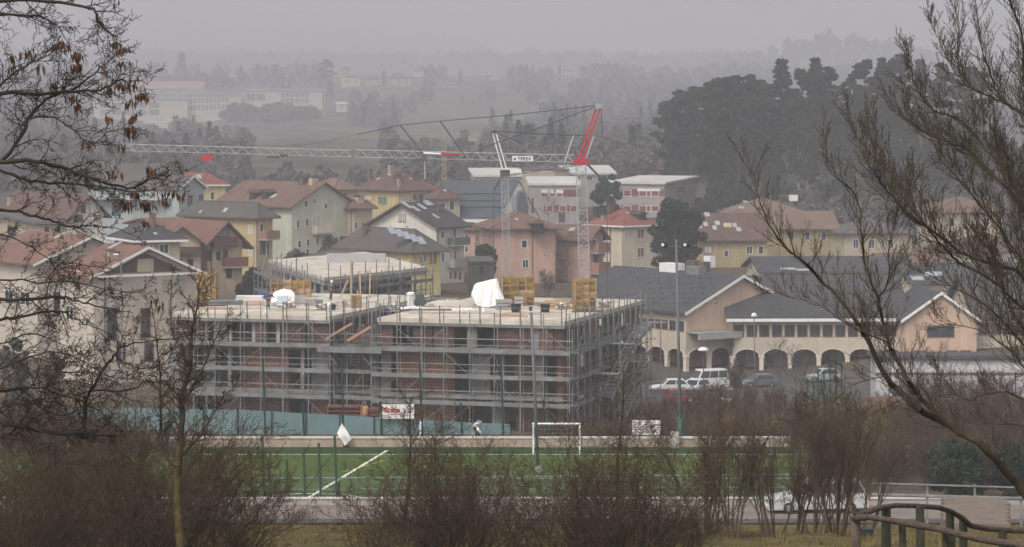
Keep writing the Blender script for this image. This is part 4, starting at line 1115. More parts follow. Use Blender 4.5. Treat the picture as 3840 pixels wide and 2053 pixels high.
W_beige = stucco('beige_grey_render', (0.5, 0.43, 0.355)); W_white = stucco('off_white_render', (0.62, 0.58, 0.52)); W_green = stucco('pale_green_render', (0.46, 0.46, 0.355))
W_yellow = stucco('warm_yellow_render', (0.5, 0.38, 0.19)); W_lemon = stucco('lemon_render', (0.62, 0.53, 0.24)); W_peach = stucco('peach_render', (0.62, 0.49, 0.34))
W_pink = stucco('salmon_pink_render', (0.47, 0.29, 0.225)); W_cream = stucco('cream_render', (0.55, 0.47, 0.36)); W_grey = stucco('blue_grey_render', (0.33, 0.36, 0.36)); W_ochre = stucco('ochre_render', (0.36, 0.28, 0.14))
W_tan = stucco('tan_render', (0.45, 0.38, 0.27)); W_mauve = stucco('mauve_grey_render', (0.33, 0.29, 0.28)); W_taupe = stucco('taupe_render', (0.2, 0.185, 0.17))

# --- left hand side, front pair
h = House('apartment_house', 'beige apartment house at the picture edge with terracotta roof and white bargeboard', 140, 296, 35, -70, 526, 985, W_beige, RT_terra, 'gableR', ridge=884, oh=0.9, fascia=M_fasw)
h.win('R', 170, 970, 195, 990); h.win('L', 64, 975, 95, 996)
for x in (205, 262, 330): h.win('R', x, 1100, x + 24, 1180, M_glass, M_fr_b)
h.win('L', 20, 1090, 50, 1140); h.win('L', 80, 1095, 112, 1145); h.skylight('L', 224, 886, 0.7, 1.4); h.chimney('L', 140, 920, 0.5, 0.5)
h = House('apartment_house', 'beige apartment house with terracotta roof and a dark gable recess above its eaves', 352, 270, 35, 226, 730, 1032, W_beige, RT_terra, 'gableR', ridge=925, oh=0.9, fascia=M_fasw)
b = MB(); dr, out = h.frame('R'); a0, z0 = h.hit('R', 420, 1004); a1, _ = h.hit('R', 690, 1000); zt = h.ze + h.rise * 0.82
b.extrude([h.C + dr * (h.LU * .12) + out * .03 + BZ * (h.ze + .1), h.C + dr * (h.LU * .88) + out * .03 + BZ * (h.ze + .1), h.C + dr * (h.LU * .5) + out * .03 + BZ * zt], out * 0.05)
b.build('gable_recess', M_fasd, h.r)
MB().obox(h.C, dr, out, BZ, (h.LU * .42, 0.085, h.ze + 0.12), (h.LU * .58, 0.14, h.ze + h.rise * .58)).build('gable_panel', W_tan, h.r)
MB().obox(h.C, dr, out, BZ, (-0.9, 0.6, h.ze - 0.25), (h.LU + .9, 0.95, h.ze - 0.05)).build('eave_trim', M_fasw, h.r)
for x in (405, 530): h.win('R', x, 1160, x + 30, 1262, M_glass, M_fr_b)
for x in (610, 655): h.win('R', x, 1052, x + 34, 1085, mat('green_grey_blind', (0.3, 0.33, 0.3)), W_tan)
for x in (440, 545, 640): h.win('R', x, 1290, x + 26, 1350, M_glass, M_fr_b)
h.win('L', 282, 1020, 308, 1046); h.win('L', 250, 1150, 275, 1200); h.pipe('R', 392)
h.skylight('L', 432, 922, 0.6, 1.6); h.chimney('L', 415, 960, 0.6, 0.4); h.chimney('L', 440, 968, 0.35, 0.4)
# --- behind them
h = House('village_house', 'white walled house with reddish brown roof and dark gable behind the left branches', 272, 362, 32, 20, 388, 798, W_white, RT_dbrown, 'gableR', ridge=730, oh=0.9)
h.win('R', 305, 770, 319, 798, fr=M_fr_b); h.balcony('R', 278, 300, 835, 806, 1.0, M_wood); h.chimney('L', 40, 762, 0.8, 0.9); h.win('L', 150, 815, 170, 840); h.win('L', 215, 812, 232, 838)
h = House('village_house', 'low house with grey roof and brown balconies at the left picture edge', 150, 338, 20, -90, 250, 842, W_tan, RT_grey, 'hip', ridge=806)
h.win('L', 30, 850, 60, 885, fr=M_fr_b); h.balcony('L', 0, 84, 892, 868, 1.1, M_wood); h.win('R', 165, 850, 185, 885); h.win('R', 205, 850, 222, 885)
h = House('modern_house', 'blue grey house with dark pitched roof and white gable edge', 672, 408, 60, 330, 766, 708, W_grey, RT_grey, 'gableR', ridge=660, oh=0.4, fascia=M_fasw)
h.win('L', 492, 748, 515, 778, fr=W_grey); h.win('L', 620, 744, 644, 776, fr=W_grey); h.win('L', 420, 756, 450, 812, fr=W_grey); h.win('L', 568, 750, 580, 780, fr=W_grey); h.win('R', 702, 735, 722, 775, fr=W_grey); h.win('R', 745, 730, 760, 762, fr=W_grey)
MB().obox(h.W(0, 0, 0), h.v, -h.u, BZ, (2.5, 0.05, h.ze - 1.8), (h.LV - 1, 1.8, h.ze - 1.68)).build('canopy', mat('pale_sheet_metal', (0.4, 0.41, 0.41), 0.5), h.r)
h = House('village_house', 'plain taupe block on the skyline behind the blue grey house', 385, 446, 4, None, 592, 660, W_taupe, RT_grey, 'shedB', rise=1.6, depth=9)
h.win('R', 420, 672, 440, 690); h.win('R', 500, 672, 520, 690)
h = House('village_house', 'lemon yellow house with bright red hipped roof behind the blue grey house', 745, 448, 25, 640, 846, 698, W_lemon, RT_red, 'hip', ridge=648, oh=0.6, fascia=M_fasw)
h.win('R', 790, 722, 802, 748); h.skylight('R', 746, 664, 0.8, 1.2)
h = House('village_house', 'dark hipped roof house with pale eaves between the terracotta roofs and the chalet', 522, 306, 25, 430, 674, 908, W_tan, RT_dark, 'hip', ridge=836, oh=0.8, fascia=M_fasw)
h.win('R', 600, 918, 630, 950); h.win('R', 545, 922, 570, 950); h.chimney('R', 575, 850, 0.5, 1.6, RT_terra, False); h.skylight('R', 535, 862, 0.4, 0.4); h.skylight('R', 582, 878, 0.4, 0.4)
h = House('village_house', 'terracotta roof with a flat ridge peeping over the dark hipped roof', 600, 345, 30, 480, 700, 850, W_tan, RT_terra, 'gableL', ridge=818, oh=0.6)
h.win('L', 520, 860, 540, 885); h.chimney('R', 571, 840, 0.6, 1.0, RT_terra)
# --- grey roofed yellow house, chalet
h = House('village_house', 'yellow house with grey hipped roof and brown balcony in front of the green house', 968, 372, 50, 690, 1022, 822, W_yellow, RT_grey, 'hip', ridge=757, oh=0.8)
for y in (846, 928): h.win('L', 933, y, 944, y + 30, M_blind)
h.win('R', 975, 842, 986, 870); h.win('R', 978, 906, 992, 952, fr=M_fr_b); h.win('R', 1000, 912, 1010, 955)
h.balcony('R', 970, 1020, 897, 866, 1.6, mat('reddish_balcony_board', (0.25, 0.14, 0.1))); h.pipe('L', 965); h.skylight('L', 752, 796, 0.5, 0.5); h.skylight('L', 846, 790, 0.7, 0.9)
h = House('chalet_house', 'peach chalet with brown roof and timber balcony under its deep gable', 778, 330, 30, 590, 908, 908, W_peach, RT_terra, 'gableR', ridge=832, oh=1.1, fascia=M_fasd)
h.balcony('R', 790, 878, 922, 890, 1.2, M_wood, M_wood); h.win('R', 815, 862, 855, 886, M_blind, M_fr_b); h.win('R', 812, 888, 826, 912, fr=M_fr_b)
for x, w_ in ((780, 14), (838, 14)): h.win('R', x, 940, x + w_, 976, fr=M_fr_b)
h.win('R', 812, 946, 824, 972, fr=M_fr_b); h.balcony('R', 832, 915, 1000, 965, 1.3, mat('red_brown_boards', (0.16, 0.07, 0.055))); h.win('R', 850, 1010, 866, 1040, fr=M_fr_b); h.pipe('R', 792)
h2 = House('chalet_house', None, 612, 322, 14, None, 752, 912, W_peach, RT_terra, 'gableR', ridge=850, depth=9, oh=0.9, root=h.r, fascia=M_fasd)
h2.win('R', 652, 930, 690, 950, M_glass, M_fr_b); h2.balcony('R', 640, 752, 950, 926, 1.0, M_wood, M_wood); h2.win('R', 700, 930, 730, 950, M_blind, M_fr_b)
h2.win('R', 660, 975, 680, 1010, fr=M_fr_b); h2.win('R', 705, 975, 722, 1010, fr=M_fr_b)
# --- green house group
h = House('village_house', 'big pale green house with long brown roof and a small white balcony on its gable', 1094, 425, 45, 812, 1325, 772, W_green, RT_brown, 'gableR', ridge=684, oh=0.8)
for x, y, w_, hh in ((1112, 828, 10, 27), (1147, 822, 9, 27), (1143, 754, 9, 22), (1177, 748, 6, 16), (1117, 905, 11, 24), (1150, 898, 10, 24), (1185, 892, 9, 28), (1148, 935, 9, 28)): h.win('R', x, y, x + w_, y + hh)
h.win('R', 1172, 810, 1202, 848, M_blind); h.win('R', 1218, 765, 1226, 782); h.balcony('R', 1170, 1228, 876, 848, 1.2, W_cream, M_conc); h.win('R', 1253, 895, 1264, 915, fr=M_fr_b); h.win('R', 1277, 890, 1293, 912, fr=M_fr_b)
h.pipe('R', 1318); h.dormer('L', 943, 750, 1.1, 1.2, 1.6, RT_dbrown); h.dormer('L', 988, 748, 1.1, 1.2, 1.6, RT_dbrown); h.skylight('L', 1027, 737, 0.9, 1.2)
h.chimney('L', 1138, 690, 1.1, 1.0, RT_grey); h.chimney('L', 1172, 690, 0.9, 0.9, W_tan)
h = House('village_house', 'tan house with brown hipped roof on the right flank of the green house', 1327, 432, 40, 1245, 1396, 786, W_tan, RT_brown, 'hip', ridge=730, oh=0.7)
h.win('R', 1331, 834, 1339, 860); h.win('R', 1358, 832, 1366, 852); h.chimney('R', 1345, 750, 1.2, 0.5, W_tan); h.skylight('R', 1372, 746, 2.0, 0.9); h.pipe('L', 1318)
h = House('village_house', 'weathered orange hipped roof on the skyline above the green house', 1257, 452, 40, 1168, 1338, 716, W_tan, RT_orange, 'hip', ridge=668, oh=0.6)
h.win('R', 1290, 724, 1300, 736); h.chimney('L', 1182, 690, 0.9, 0.9, W_tan); h.chimney('L', 1170, 694, 0.9, 0.7, W_tan)
h = House('village_house', 'yellow house with broad dark brown hipped roof and many chimneys on the skyline', 1503, 476, 40, 1345, 1634, 718, W_yellow, RT_dbrown, 'hip', ridge=646, oh=0.8)
h.win('L', 1418, 738, 1452, 768, M_shg, W_yellow); h.win('R', 1515, 732, 1533, 754, M_blind); h.win('R', 1548, 730, 1560, 750); h.win('R', 1565, 726, 1583, 745); h.win('R', 1602, 718, 1618, 744); h.pipe('L', 1500)
h.chimney('R', 1466, 640, 0.9, 1.0); h.chimney('R', 1555, 668, 1.3, 1.0, M_cap); h.chimney('R', 1490, 672, 1.0, 0.8, M_cap); h.chimney('R', 1497, 690, 0.6, 0.9); h.chimney('L', 1390, 660, 0.4, 0.9, M_cap); h.skylight('L', 1419, 672, 0.6, 0.6); h.skylight('R', 1460, 657, 0.6, 0.6); h.skylight('R', 1540, 672, 0.5, 0.5)
h = House('village_house', 'small house with brown roof between the yellow house and the slate roofed hall', 1640, 455, 25, 1592, 1724, 750, W_tan, RT_dbrown, 'hip', ridge=704, oh=0.6)
h.win('R', 1686, 756, 1702, 788); h.win('R', 1655, 762, 1668, 786); h.skylight('R', 1668, 716, 0.5, 0.5)
# --- white house, hip with solar panels, low dark roof
h = House('village_house', 'white three storey house with charcoal roof, skylights and balconies on its right side', 1637, 392, 56, 1390, 1740, 848, W_white, RT_dark, 'gableL', ridge=762, oh=0.9, fascia=M_fasd)
h.win('L', 1497, 806, 1505, 832, M_blind, M_fr_b); h.win('L', 1513, 806, 1521, 832, M_blind, M_fr_b); h.win('L', 1524, 848, 1530, 853)
h.win('R', 1655, 872, 1663, 892); h.win('R', 1682, 850, 1695, 892, M_blind); h.win('R', 1700, 858, 1708, 890); h.balcony('R', 1678, 1737, 920, 892, 1.3, mat('grey_metal_rail', (0.13, 0.14, 0.14)))
h.win('R', 1655, 950, 1664, 980); h.win('R', 1684, 942, 1697, 975, M_blind); h.win('R', 1703, 940, 1711, 970); h.balcony('R', 1678, 1738, 1000, 972, 1.3, mat('grey_slat_rail', (0.3, 0.3, 0.29)))
for x, y in ((1684, 1020), (1702, 1018), (1720, 1022)): h.win('R', x, y, x + 9, y + 26)
h.pipe('R', 1640); h.skylight('R', 1524, 770, 0.7, 2.0); h.skylight('R', 1559, 784, 0.6, 1.6); h.skylight('R', 1582, 776, 0.7, 1.6); h.skylight('R', 1634, 812, 0.5, 1.3); h.chimney('R', 1572, 756, 0.8, 0.8, M_cap); h.skylight('R', 1602, 762, 1.6, 1.6); h.chimney('R', 1648, 796, 0.4, 0.9, M_cap)
MB().obox(h.W(0, h.LV, 0), h.v, -h.u, BZ, (0.1, 0, h.zb), (1.6, 1.2, h.ze - 2.0)).build('side_annexe', W_white, h.r)
h = House('village_house', 'yellow house with dark hipped roof carrying a row of solar panels', 1548, 368, 42, 1272, 1652, 950, W_lemon, RT_grey, 'hip', ridge=856, oh=0.9)
for i in range(5): h.skylight('R', 1470 + i * 27, 866 + i * 9.5, 1.15, 1.5, mat('solar_panel', (0.3, 0.33, 0.36), 0.2, 0.1, 1.0, spec=0.7), 'solar_panel')
h.win('R', 1575, 962, 1582, 985); h.win('R', 1590, 958, 1596, 980); h.win('R', 1612, 950, 1636, 990, M_ochre, W_lemon); h.win('L', 1480, 970, 1500, 990); h.chimney('L', 1372, 880, 0.6, 0.8, M_cap)
h = House('village_house', 'low dark roofed building with a long glass skylight behind the rear slab', 1335, 347, 42, 1122, 1466, 996, W_tan, RT_grey, 'hip', ridge=940, oh=0.9)
for i in range(4): h.skylight('R', 1376 + i * 22, 958 + i * 8, 1.0, 1.0, M_galv)
h.win('L', 1200, 1010, 1220, 1030); h.win('R', 1400, 1005, 1420, 1025)
# --- slate roofed hall, church, small houses
h = House('village_hall', 'yellow hall with steep slate blue sheet roof facing the camera', 1682, 458, 4, None, 1872, 806, W_yellow, RT_blue, 'gableL', ridge=676, depth=13, oh=0.8, cat='hall', fascia=None)
for y in (822, 895): 
    for x in (1803, 1840): h.win('R', x, y, x + 16, y + 26)
dr, out = h.frame('R'); MB().obox(h.C, dr, out, BZ, (-.8, 0.82, h.ze - 1.5), (h.LU + .8, 0.95, h.ze - 0.75)).build('white_gutter_board', M_fasw, h.r)
for f in (0.12, 0.25, 0.4): MB().bar(h.W(-0.5, h.LV * .5 * f * 1.4, h.ze + h.rise * f * 1.4 + h.th + .15), h.W(h.LU + .5, h.LV * .5 * f * 1.4, h.ze + h.rise * f * 1.4 + h.th + .15), 0.06, 5).build('snow_guard', M_black, h.r)
h = House('church', 'modern church with two white triangular wall fins either side of a grey arch', 1858, 486, 30, 1800, 2030, 838, W_white, RT_blue, 'gableR', ridge=676, oh=0.2, cat='church')
dr, out = h.frame('R'); b = MB(); mid = h.LU * 0.5
prof = [(-1.35, h.zb), (-1.35, h.ze + h.rise * .62)] + [(-1.35 * math.cos(a), h.ze + h.rise * .62 + 1.35 * math.sin(a)) for a in np.linspace(0.3, math.pi - 0.3, 8)] + [(1.35, h.ze + h.rise * .62), (1.35, h.zb)]
b.extrude([h.C + dr * (mid + q[0]) + out * 0.05 + BZ * q[1] for q in prof], out * 1.1).build('arch_porch', mat('grey_arch', (0.24, 0.25, 0.26)), h.r)
prof2 = [(q[0] * .7, q[1] - 0.4) for q in prof]
MB().extrude([h.C + dr * (mid + q[0]) + out * 1.16 + BZ * q[1] for q in prof2], out * 0.06).build('arch_glass', mat('grey_blue_glass', (0.1, 0.11, 0.125), 0.3), h.r)
for x in (1883, 1992): h.win('R', x, 742, x + 10, 800, mat('grey_blue_glass', (0.1, 0.11, 0.125)), W_white)
h = House('village_house', 'narrow pinkish house with brown roof wedged right of the white house', 1780, 440, 50, 1728, 1800, 866, W_pink, RT_dbrown, 'hip', ridge=836, oh=0.7)
h.win('L', 1745, 880, 1755, 900); h.win('R', 1784, 885, 1790, 905); h.win('L', 1745, 925, 1756, 946)
h = House('small_shed', 'dark garden shed with flat roof between the white house and the pink house', 1772, 372, 10, None, 1850, 985, mat('dark_shed_boards', (0.05, 0.055, 0.052), kind='boards'), RT_grey, 'shedB', rise=0.4, depth=4, oh=0.3, cat='shed')
h.win('R', 1795, 1000, 1815, 1030, M_dark, M_fr_b, name='door')
# --- school with white roofs
sc = House('school_building', 'long school with white sloping roofs and red window bands in front of the wood', 2491, 560, 68, 2276, 2612, 692, W_mauve, RT_white, 'shedA', rise=0.9, oh=0.5, cat='school', th=0.45)
M_redp = mat('red_cladding', (0.16, 0.055, 0.05), 0.7, 0.3, 0.6)
def band(h, side, x0, x1, y0, y1, m, nm='cladding_band', pr=0.06):
    dr, out = h.frame(side); a0, z1 = h.hit(side, x0, y0); a1, z0 = h.hit(side, x1, y1)
    if a0 > a1: a0, a1 = a1, a0
    MB().obox(h.C, dr, out, BZ, (a0, -0.02, z0), (a1, pr, z1)).build(nm, m, h.r)
for y0, y1 in ((709, 737), (768, 794)):
    band(sc, 'L', 2330, 2490, y0, y1, M_redp)
    for x in (2340, 2398, 2425, 2444): sc.win('L', x, y0 + 5, x + (26 if x != 2425 else 14), y1 - 1, M_glass, M_fasw)
for x0, x1 in ((2391, 2422), (2424, 2440), (2443, 2476)): band(sc, 'L', x0, x1, 708, 718, M_fasw, 'roller_blind', 0.12)
band(sc, 'R', 2536, 2568, 698, 726, M_redp); sc.win('R', 2540, 700, 2562, 722)
s2 = House('school_building', None, 1988, 552, 2, None, 2172, 696, W_mauve, RT_white, 'shedB', rise=1.1, depth=14, oh=0.4, root=sc.r, th=0.45)
band(s2, 'R', 2040, 2170, 712, 738, M_redp); band(s2, 'R', 2040, 2168, 770, 796, M_redp)
for x in (2030, 2062, 2084): band(s2, 'R', x, x + (28 if x != 2062 else 15), 712, 724, M_fasw, 'roller_blind', 0.12); s2.win('R', x, 726, x + 24, 738)
for x in (2050, 2100, 2140): s2.win('R', x, 773, x + 22, 794)
s3 = House('school_building', None, 1782, 600, 6, None, 1962, 664, W_mauve, RT_white, 'shedB', rise=1.3, depth=12, oh=0.5, root=sc.r, th=0.45)
s4 = House('school_building', None, 2128, 610, 6, None, 2304, 655, W_mauve, RT_white, 'shedB', rise=1.4, depth=12, oh=0.5, root=sc.r, th=0.45)
s5 = House('school_building', None, 1976, 578, 8, None, 2080, 648, W_tan, W_tan, 'flat', depth=7, oh=0.05, root=sc.r, th=0.2)
s6 = House('school_building', None, 1958, 606, 4, None, 2132, 640, mat('pinkish_brown_render', (0.26, 0.19, 0.18)), RT_grey, 'hip', rise=0.8, depth=10, oh=0.3, root=sc.r)
for x in (1800, 1840, 1880, 1920): s3.win('R', x, 672, x + 22, 684)
for x in (2150, 2195, 2240): s4.win('R', x, 662, x + 26, 676)
# --- pink house and cream house
h = House('village_house', 'salmon pink house with brown hipped roof and small dormer behind the white crane', 1854, 398, 10, None, 2086, 862, W_pink, RT_brown, 'hip', ridge=795, depth=13, oh=0.9)
h.win('R', 1957, 903, 1975, 929, M_dark, M_fr_w); h.win('R', 1960, 975, 1980, 1004, fr=M_fr_w); h.pipe('R', 1996); h.dormer('R', 2018, 868, 1.6, 1.2, 2.5, RT_brown, M_dark); h.skylight('R', 1937, 824, 0.5, 0.7); h.chimney('R', 1975, 800, 0.3, 1.6, M_cap, False)
h.chimney('R', 2107, 820, 0.8, 0.7, M_cap); h.win('R', 2040, 955, 2046, 962); h.pipe('R', 2083)
h2 = House('village_house', None, 2212, 402, 55, 2088, 2262, 888, W_pink, RT_brown, 'gableR', ridge=846, oh=0.9, root=h.r)
h2.balcony('R', 2215, 2258, 948, 912, 1.4, mat('pinkish_balcony', (0.3, 0.15, 0.115))); h2.balcony('R', 2216, 2258, 1025, 985, 1.4, mat('pinkish_balcony', (0.3, 0.15, 0.115)))
h2.balcony('L', 2088, 2130, 965, 928, 1.0, mat('pinkish_balcony', (0.3, 0.15, 0.115))); h2.balcony('L', 2088, 2130, 1040, 1003, 1.0, mat('pinkish_balcony', (0.3, 0.15, 0.115)))
h2.win('R', 2226, 955, 2240, 985, fr=M_fr_b); h2.win('R', 2222, 900, 2232, 915); h2.skylight('L', 2145, 862, 1.0, 0.8)
h = House('village_house', 'cream house with bright red hipped roof and brown shuttered windows beside the evergreen', 2340, 432, 42, 2208, 2466, 852, W_cream, RT_red, 'hip', ridge=786, oh=0.7, fascia=M_fasw)
for y in (862, 932, 1002): h.win('R', 2390, y, 2414, y + 31, M_shut, M_fr_w)
h.win('R', 2446, 928, 2460, 950, M_shut); h.win('L', 2262, 880, 2272, 905); h.win('L', 2258, 945, 2270, 965); h.pipe('L', 2337); h.pipe('L', 2290)
h.chimney('R', 2286, 790, 0.7, 1.0, RT_dbrown); h.dormer('R', 2410, 826, 1.6, 1.0, 2.0, RT_dark); h.skylight('R', 2352, 800, 0.5, 0.5); h.chimney('L', 2262, 822, 0.5, 0.6)
# --- right hand yellow houses
h = House('village_house', 'ochre house with wide brown roof full of skylights right of the evergreen', 2614, 438, 4, None, 2878, 894, W_ochre, RT_dbrown, 'gableL', ridge=800, depth=12, oh=0.8)
for x, y, w_ in ((2618, 850, 1.2), (2646, 842, .7), (2690, 838, .8), (2728, 846, 1.3), (2755, 846, .7), (2770, 862, .8), (2680, 856, .7), (2652, 806, .8)): h.skylight('R', x, y, w_, 1.2, M_sky if w_ < 1 else W_tan)
h.win('R', 2642, 924, 2669, 950, M_blind, M_fr_b); h.win('R', 2716, 940, 2730, 962); h.win('R', 2800, 925, 2820, 952); h.win('R', 2845, 925, 2862, 952)
h = House('village_house', 'tan roofed house with white chimney on the skyline at the foot of the pine hill', 2750, 486, 5, None, 3020, 806, W_tan, RT_orange, 'hip', ridge=742, depth=13, oh=0.8)
h.chimney('R', 2975, 742, 1.4, 0.5, M_fasw, False); h.skylight('R', 2780, 780, 1.0, 1.0); h.win('R', 2800, 812, 2815, 825); h.skylight('R', 2794, 758, 0.8, 0.8)
h = House('village_house', 'orange roofed house half hidden by the right hand branches', 2925, 452, 8, None, 3135, 856, W_ochre, RT_orange, 'gableL', ridge=792, depth=11, oh=0.8)
for x in (2960, 3020, 3080): h.win('R', x, 872, x + 16, 900)
h = House('village_house', 'mauve roofed house behind dense twigs right of the orange roofed house', 3170, 446, 12, None, 3420, 880, W_tan, RT_grey, 'hip', ridge=820, depth=12, oh=0.8)
for x in (3200, 3260, 3330): h.win('R', x, 900, x + 18, 930)
h = House('village_house', 'ochre house with terracotta roof behind the thickest right hand branches', 3340, 400, 15, None, 3560, 1000, W_ochre, RT_terra, 'gableL', ridge=948, depth=10, oh=0.8)
for x in (3380, 3450): h.win('R', x, 1012, x + 18, 1040)
h = House('village_house', 'pale house with dark roof at the right picture edge among branches', 3600, 420, 15, None, 3900, 950, W_white, RT_dbrown, 'hip', ridge=880, depth=12, oh=0.8)
for x in (3640, 3700, 3780): h.win('R', x, 965, x + 20, 1000)
h = House('village_house', 'tall beige house with brown roof high up between the right hand branches', 3520, 470, 10, None, 3760, 800, W_tan, RT_brown, 'hip', ridge=735, depth=12, oh=0.8)
for x in (3560, 3620, 3690): h.win('R', x, 820, x + 18, 850)
# ------------------------------------------------------------------ arcaded building on the right
def onground(px, py, d0=60, d1=900):
    d = d0
    while d < d1:
        if ZP(py, d) <= G(XP(px, d), d): return P(px, py, d)
        d += 0.5
    return P(px, py, d0)
ZA = -7.6
arc_root = thing('arcaded_building', 'cream building with arcades, dark roofs and peach gables beside the car park', 'building', (32, 322, ZA))
RT_arc = roofm('dark_slate_tiles', (0.05, 0.05, 0.052), 0.3)
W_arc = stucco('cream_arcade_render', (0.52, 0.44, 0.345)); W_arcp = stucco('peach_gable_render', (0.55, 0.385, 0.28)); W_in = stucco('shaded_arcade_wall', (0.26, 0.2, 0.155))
M_archt = mat('pale_arch_trim', (0.6, 0.53, 0.44), 0.85, 0.1, 1.5)
def arcade(h, side, px0, px1, n, ytop, yspr, ycrown, setback=2.6):
    """arches in a wall 0.35 m thick, the inner wall set back behind them"""
    dr, out = h.frame(side); a0, zt = h.hit(side, px0, ytop); a1, _ = h.hit(side, px1, ytop)
    zs = h.hit(side, px0, yspr)[1]; zc = h.hit(side, px0, ycrown)[1]
    if a0 > a1: a0, a1 = a1, a0
    w_ = (a1 - a0) / n; pier = w_ * 0.06
    for i in range(n):
        x = a0 + w_ * i; r_ = (w_ - 2 * pier) / 2; c = x + w_ / 2
        arcp = [(c - r_ * math.cos(t), zs + (zc - zs) * math.sin(t)) for t in np.linspace(0, math.pi, 13)]
        poly = [(x, ZA - .3), (x + pier, ZA - .3)] + arcp + [(x + w_ - pier, ZA - .3), (x + w_, ZA - .3), (x + w_, h.zb - 0.003), (x, h.zb - 0.003)]
        MB().extrude([h.C + dr * q[0] + BZ * q[1] for q in poly], -out * 0.35).build('arch_wall', W_arc, h.r)
        b = MB()
        for (p, q) in zip(arcp[:-1], arcp[1:]):
            f = lambda e, k: (c + (e[0] - c) * k, zs + (e[1] - zs) * k)
            b.extrude([h.C + dr * e[0] + BZ * e[1] + out * 0.01 for e in (p, q, f(q, 1.09), f(p, 1.09))], out * 0.07)
        b.build('arch_trim', M_archt, h.r)
        b = MB(); 
        b.obox(h.C, dr, out, BZ, (x - pier * 1.2, 0.005, ZA - .3), (x + pier * 1.2, 0.12, zs)).obox(h.C, dr, out, BZ, (x - pier * 1.7, 0.005, zs), (x + pier * 1.7, 0.16, zs + 0.2))
        b.build('column', M_archt, h.r)
d1, d2 = 312, 314
h = House('arcaded_building', None, 2572, d1, 35, 2120, 2972, 1172, W_arc, RT_arc, 'gableR', ridge=1032, oh=0.7, root=arc_root, fascia=M_fasw, zb=ZP(1302, d1), th=0.3)
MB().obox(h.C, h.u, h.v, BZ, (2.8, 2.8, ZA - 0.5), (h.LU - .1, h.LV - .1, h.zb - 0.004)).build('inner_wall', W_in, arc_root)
dr, out = h.frame('R')
MB().extrude([h.W(0.06, -0.005, ZP(1245, d1)), h.W(h.LU - .06, -0.005, ZP(1245, d1)), h.W(h.LU - .06, -0.005, h.ze - .05), h.W(h.LU / 2, -0.005, h.ze + h.rise - .05), h.W(0.06, -0.005, h.ze - .05)], -h.v * 0.03).build('gable_wall', W_arcp, arc_root)
arcade(h, 'L', 2570, 2231, 5, 1302, 1340, 1312); arcade(h, 'R', 2575, 2745, 2, 1302, 1342, 1312)
MB().obox(h.C, dr, out, BZ, (0.2, 0.04, ZP(1250, d1)), (h.LU * .9, 2.2, ZP(1247, d1))).build('canopy_roof', mat('grey_green_sheet', (0.28, 0.32, 0.29), 0.4, 0.1, 1.0), arc_root)
MB().obox(h.C, dr, out, BZ, (0.2, 2.0, ZP(1272, d1)), (h.LU * .9, 2.25, ZP(1251, d1))).build('canopy_edge', M_mv if 'M_mv' in globals() else M_conc, arc_root)
for x0, x1 in ((2546, 2563), (2514, 2532), (2485, 2502), (2460, 2476), (2436, 2451), (2412, 2427), (2388, 2402), (2364, 2378), (2340, 2353), (2316, 2329)): h.win('L', x0, 1208 - (2563 - x1) * .085, x1, 1240 - (2563 - x1) * .11, fr=M_fr_b)
for x, y, w_, l, m_ in ((2520, 1010, 3.2, 1.5, M_fasw), (2600, 1000, 1.6, 1.0, M_cap), (2640, 1005, 1.2, 1.0, M_cap), (2610, 1022, 2.4, 1.2, M_galv), (2660, 985, 1.2, 0.8, M_fasw)):
    p = h.roofhit('L', x, y); MB().obox(p, h.v, h.u, BZ, (-w_ / 2, -l / 2, -0.6), (w_ / 2, l / 2, 0.75)).build('roof_vent', m_, h.roof)
def snow_guards(h, side, x0, x1, y0, y1, n, seed):
    rnd = random.Random(seed); b = MB()
    for i in range(n):
        row = i % 6
        p = h.roofhit(side, x0 + (x1 - x0) * ((i // 6) + 0.3 + 0.12 * row) / (n / 6), y0 + (y1 - y0) * row / 5)
        b.obox(p, h.u, h.v, BZ, (-.07, -.06, 0), (.07, .06, 0.1))
    b.build('snow_guards', M_black, h.roof)['kind'] = 'stuff'
snow_guards(h, 'L', 2380, 2690, 1045, 1140, 48, 1)
h2 = House('arcaded_building', None, 2747, d2, 2, None, 3392, 1186, W_arc, RT_arc, 'gableL', ridge=1034, depth=17, oh=0.8, root=arc_root, fascia=None, zb=ZP(1302, d2), th=0.3)
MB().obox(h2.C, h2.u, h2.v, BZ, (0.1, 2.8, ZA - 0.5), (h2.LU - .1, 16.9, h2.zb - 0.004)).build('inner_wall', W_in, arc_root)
arcade(h2, 'R', 2747, 3392, 6, 1302, 1342, 1311)
dr, out = h2.frame('R'); MB().obox(h2.C, dr, out, BZ, (-0.8, 0.6, h2.ze - 0.62), (h2.LU + .2, 0.95, h2.ze - 0.25)).build('white_eave', M_fasw, arc_root)
for i in range(13): h2.win('R', 2756 + i * 47.5, 1222, 2786 + i * 47.5, 1260, fr=M_fr_b)
for i in range(6):
    x = 2790 + i * 107.5
    MB().obox(h2.C + h2.v * 2.77, dr, out, BZ, (h2.hit('R', x - 14, 1340)[0], 0, ZA - .3), (h2.hit('R', x + 14, 1340)[0], 0.05, ZA + 2.1)).build('shop_door', M_glass, arc_root)
snow_guards(h2, 'R', 2880, 3380, 1055, 1165, 54, 2); h2.pipe('R', 2750)
h3 = House('arcaded_building', None, 3392, 311, 2, None, 3662, 1200, W_arcp, RT_arc, 'gableR', ridge=1096, depth=14, oh=0.5, root=arc_root, fascia=M_fasw, zb=ZA - .5, th=0.3)
h3.win('R', 3480, 1225, 3575, 1262, fr=M_fr_b); 
for x in (3572, 3622): h3.win('R', x - 16, 1318, x + 16, 1350, fr=M_fr_b)
h3.win('R', 3430, 1318, 3470, 1350, fr=M_fr_b)
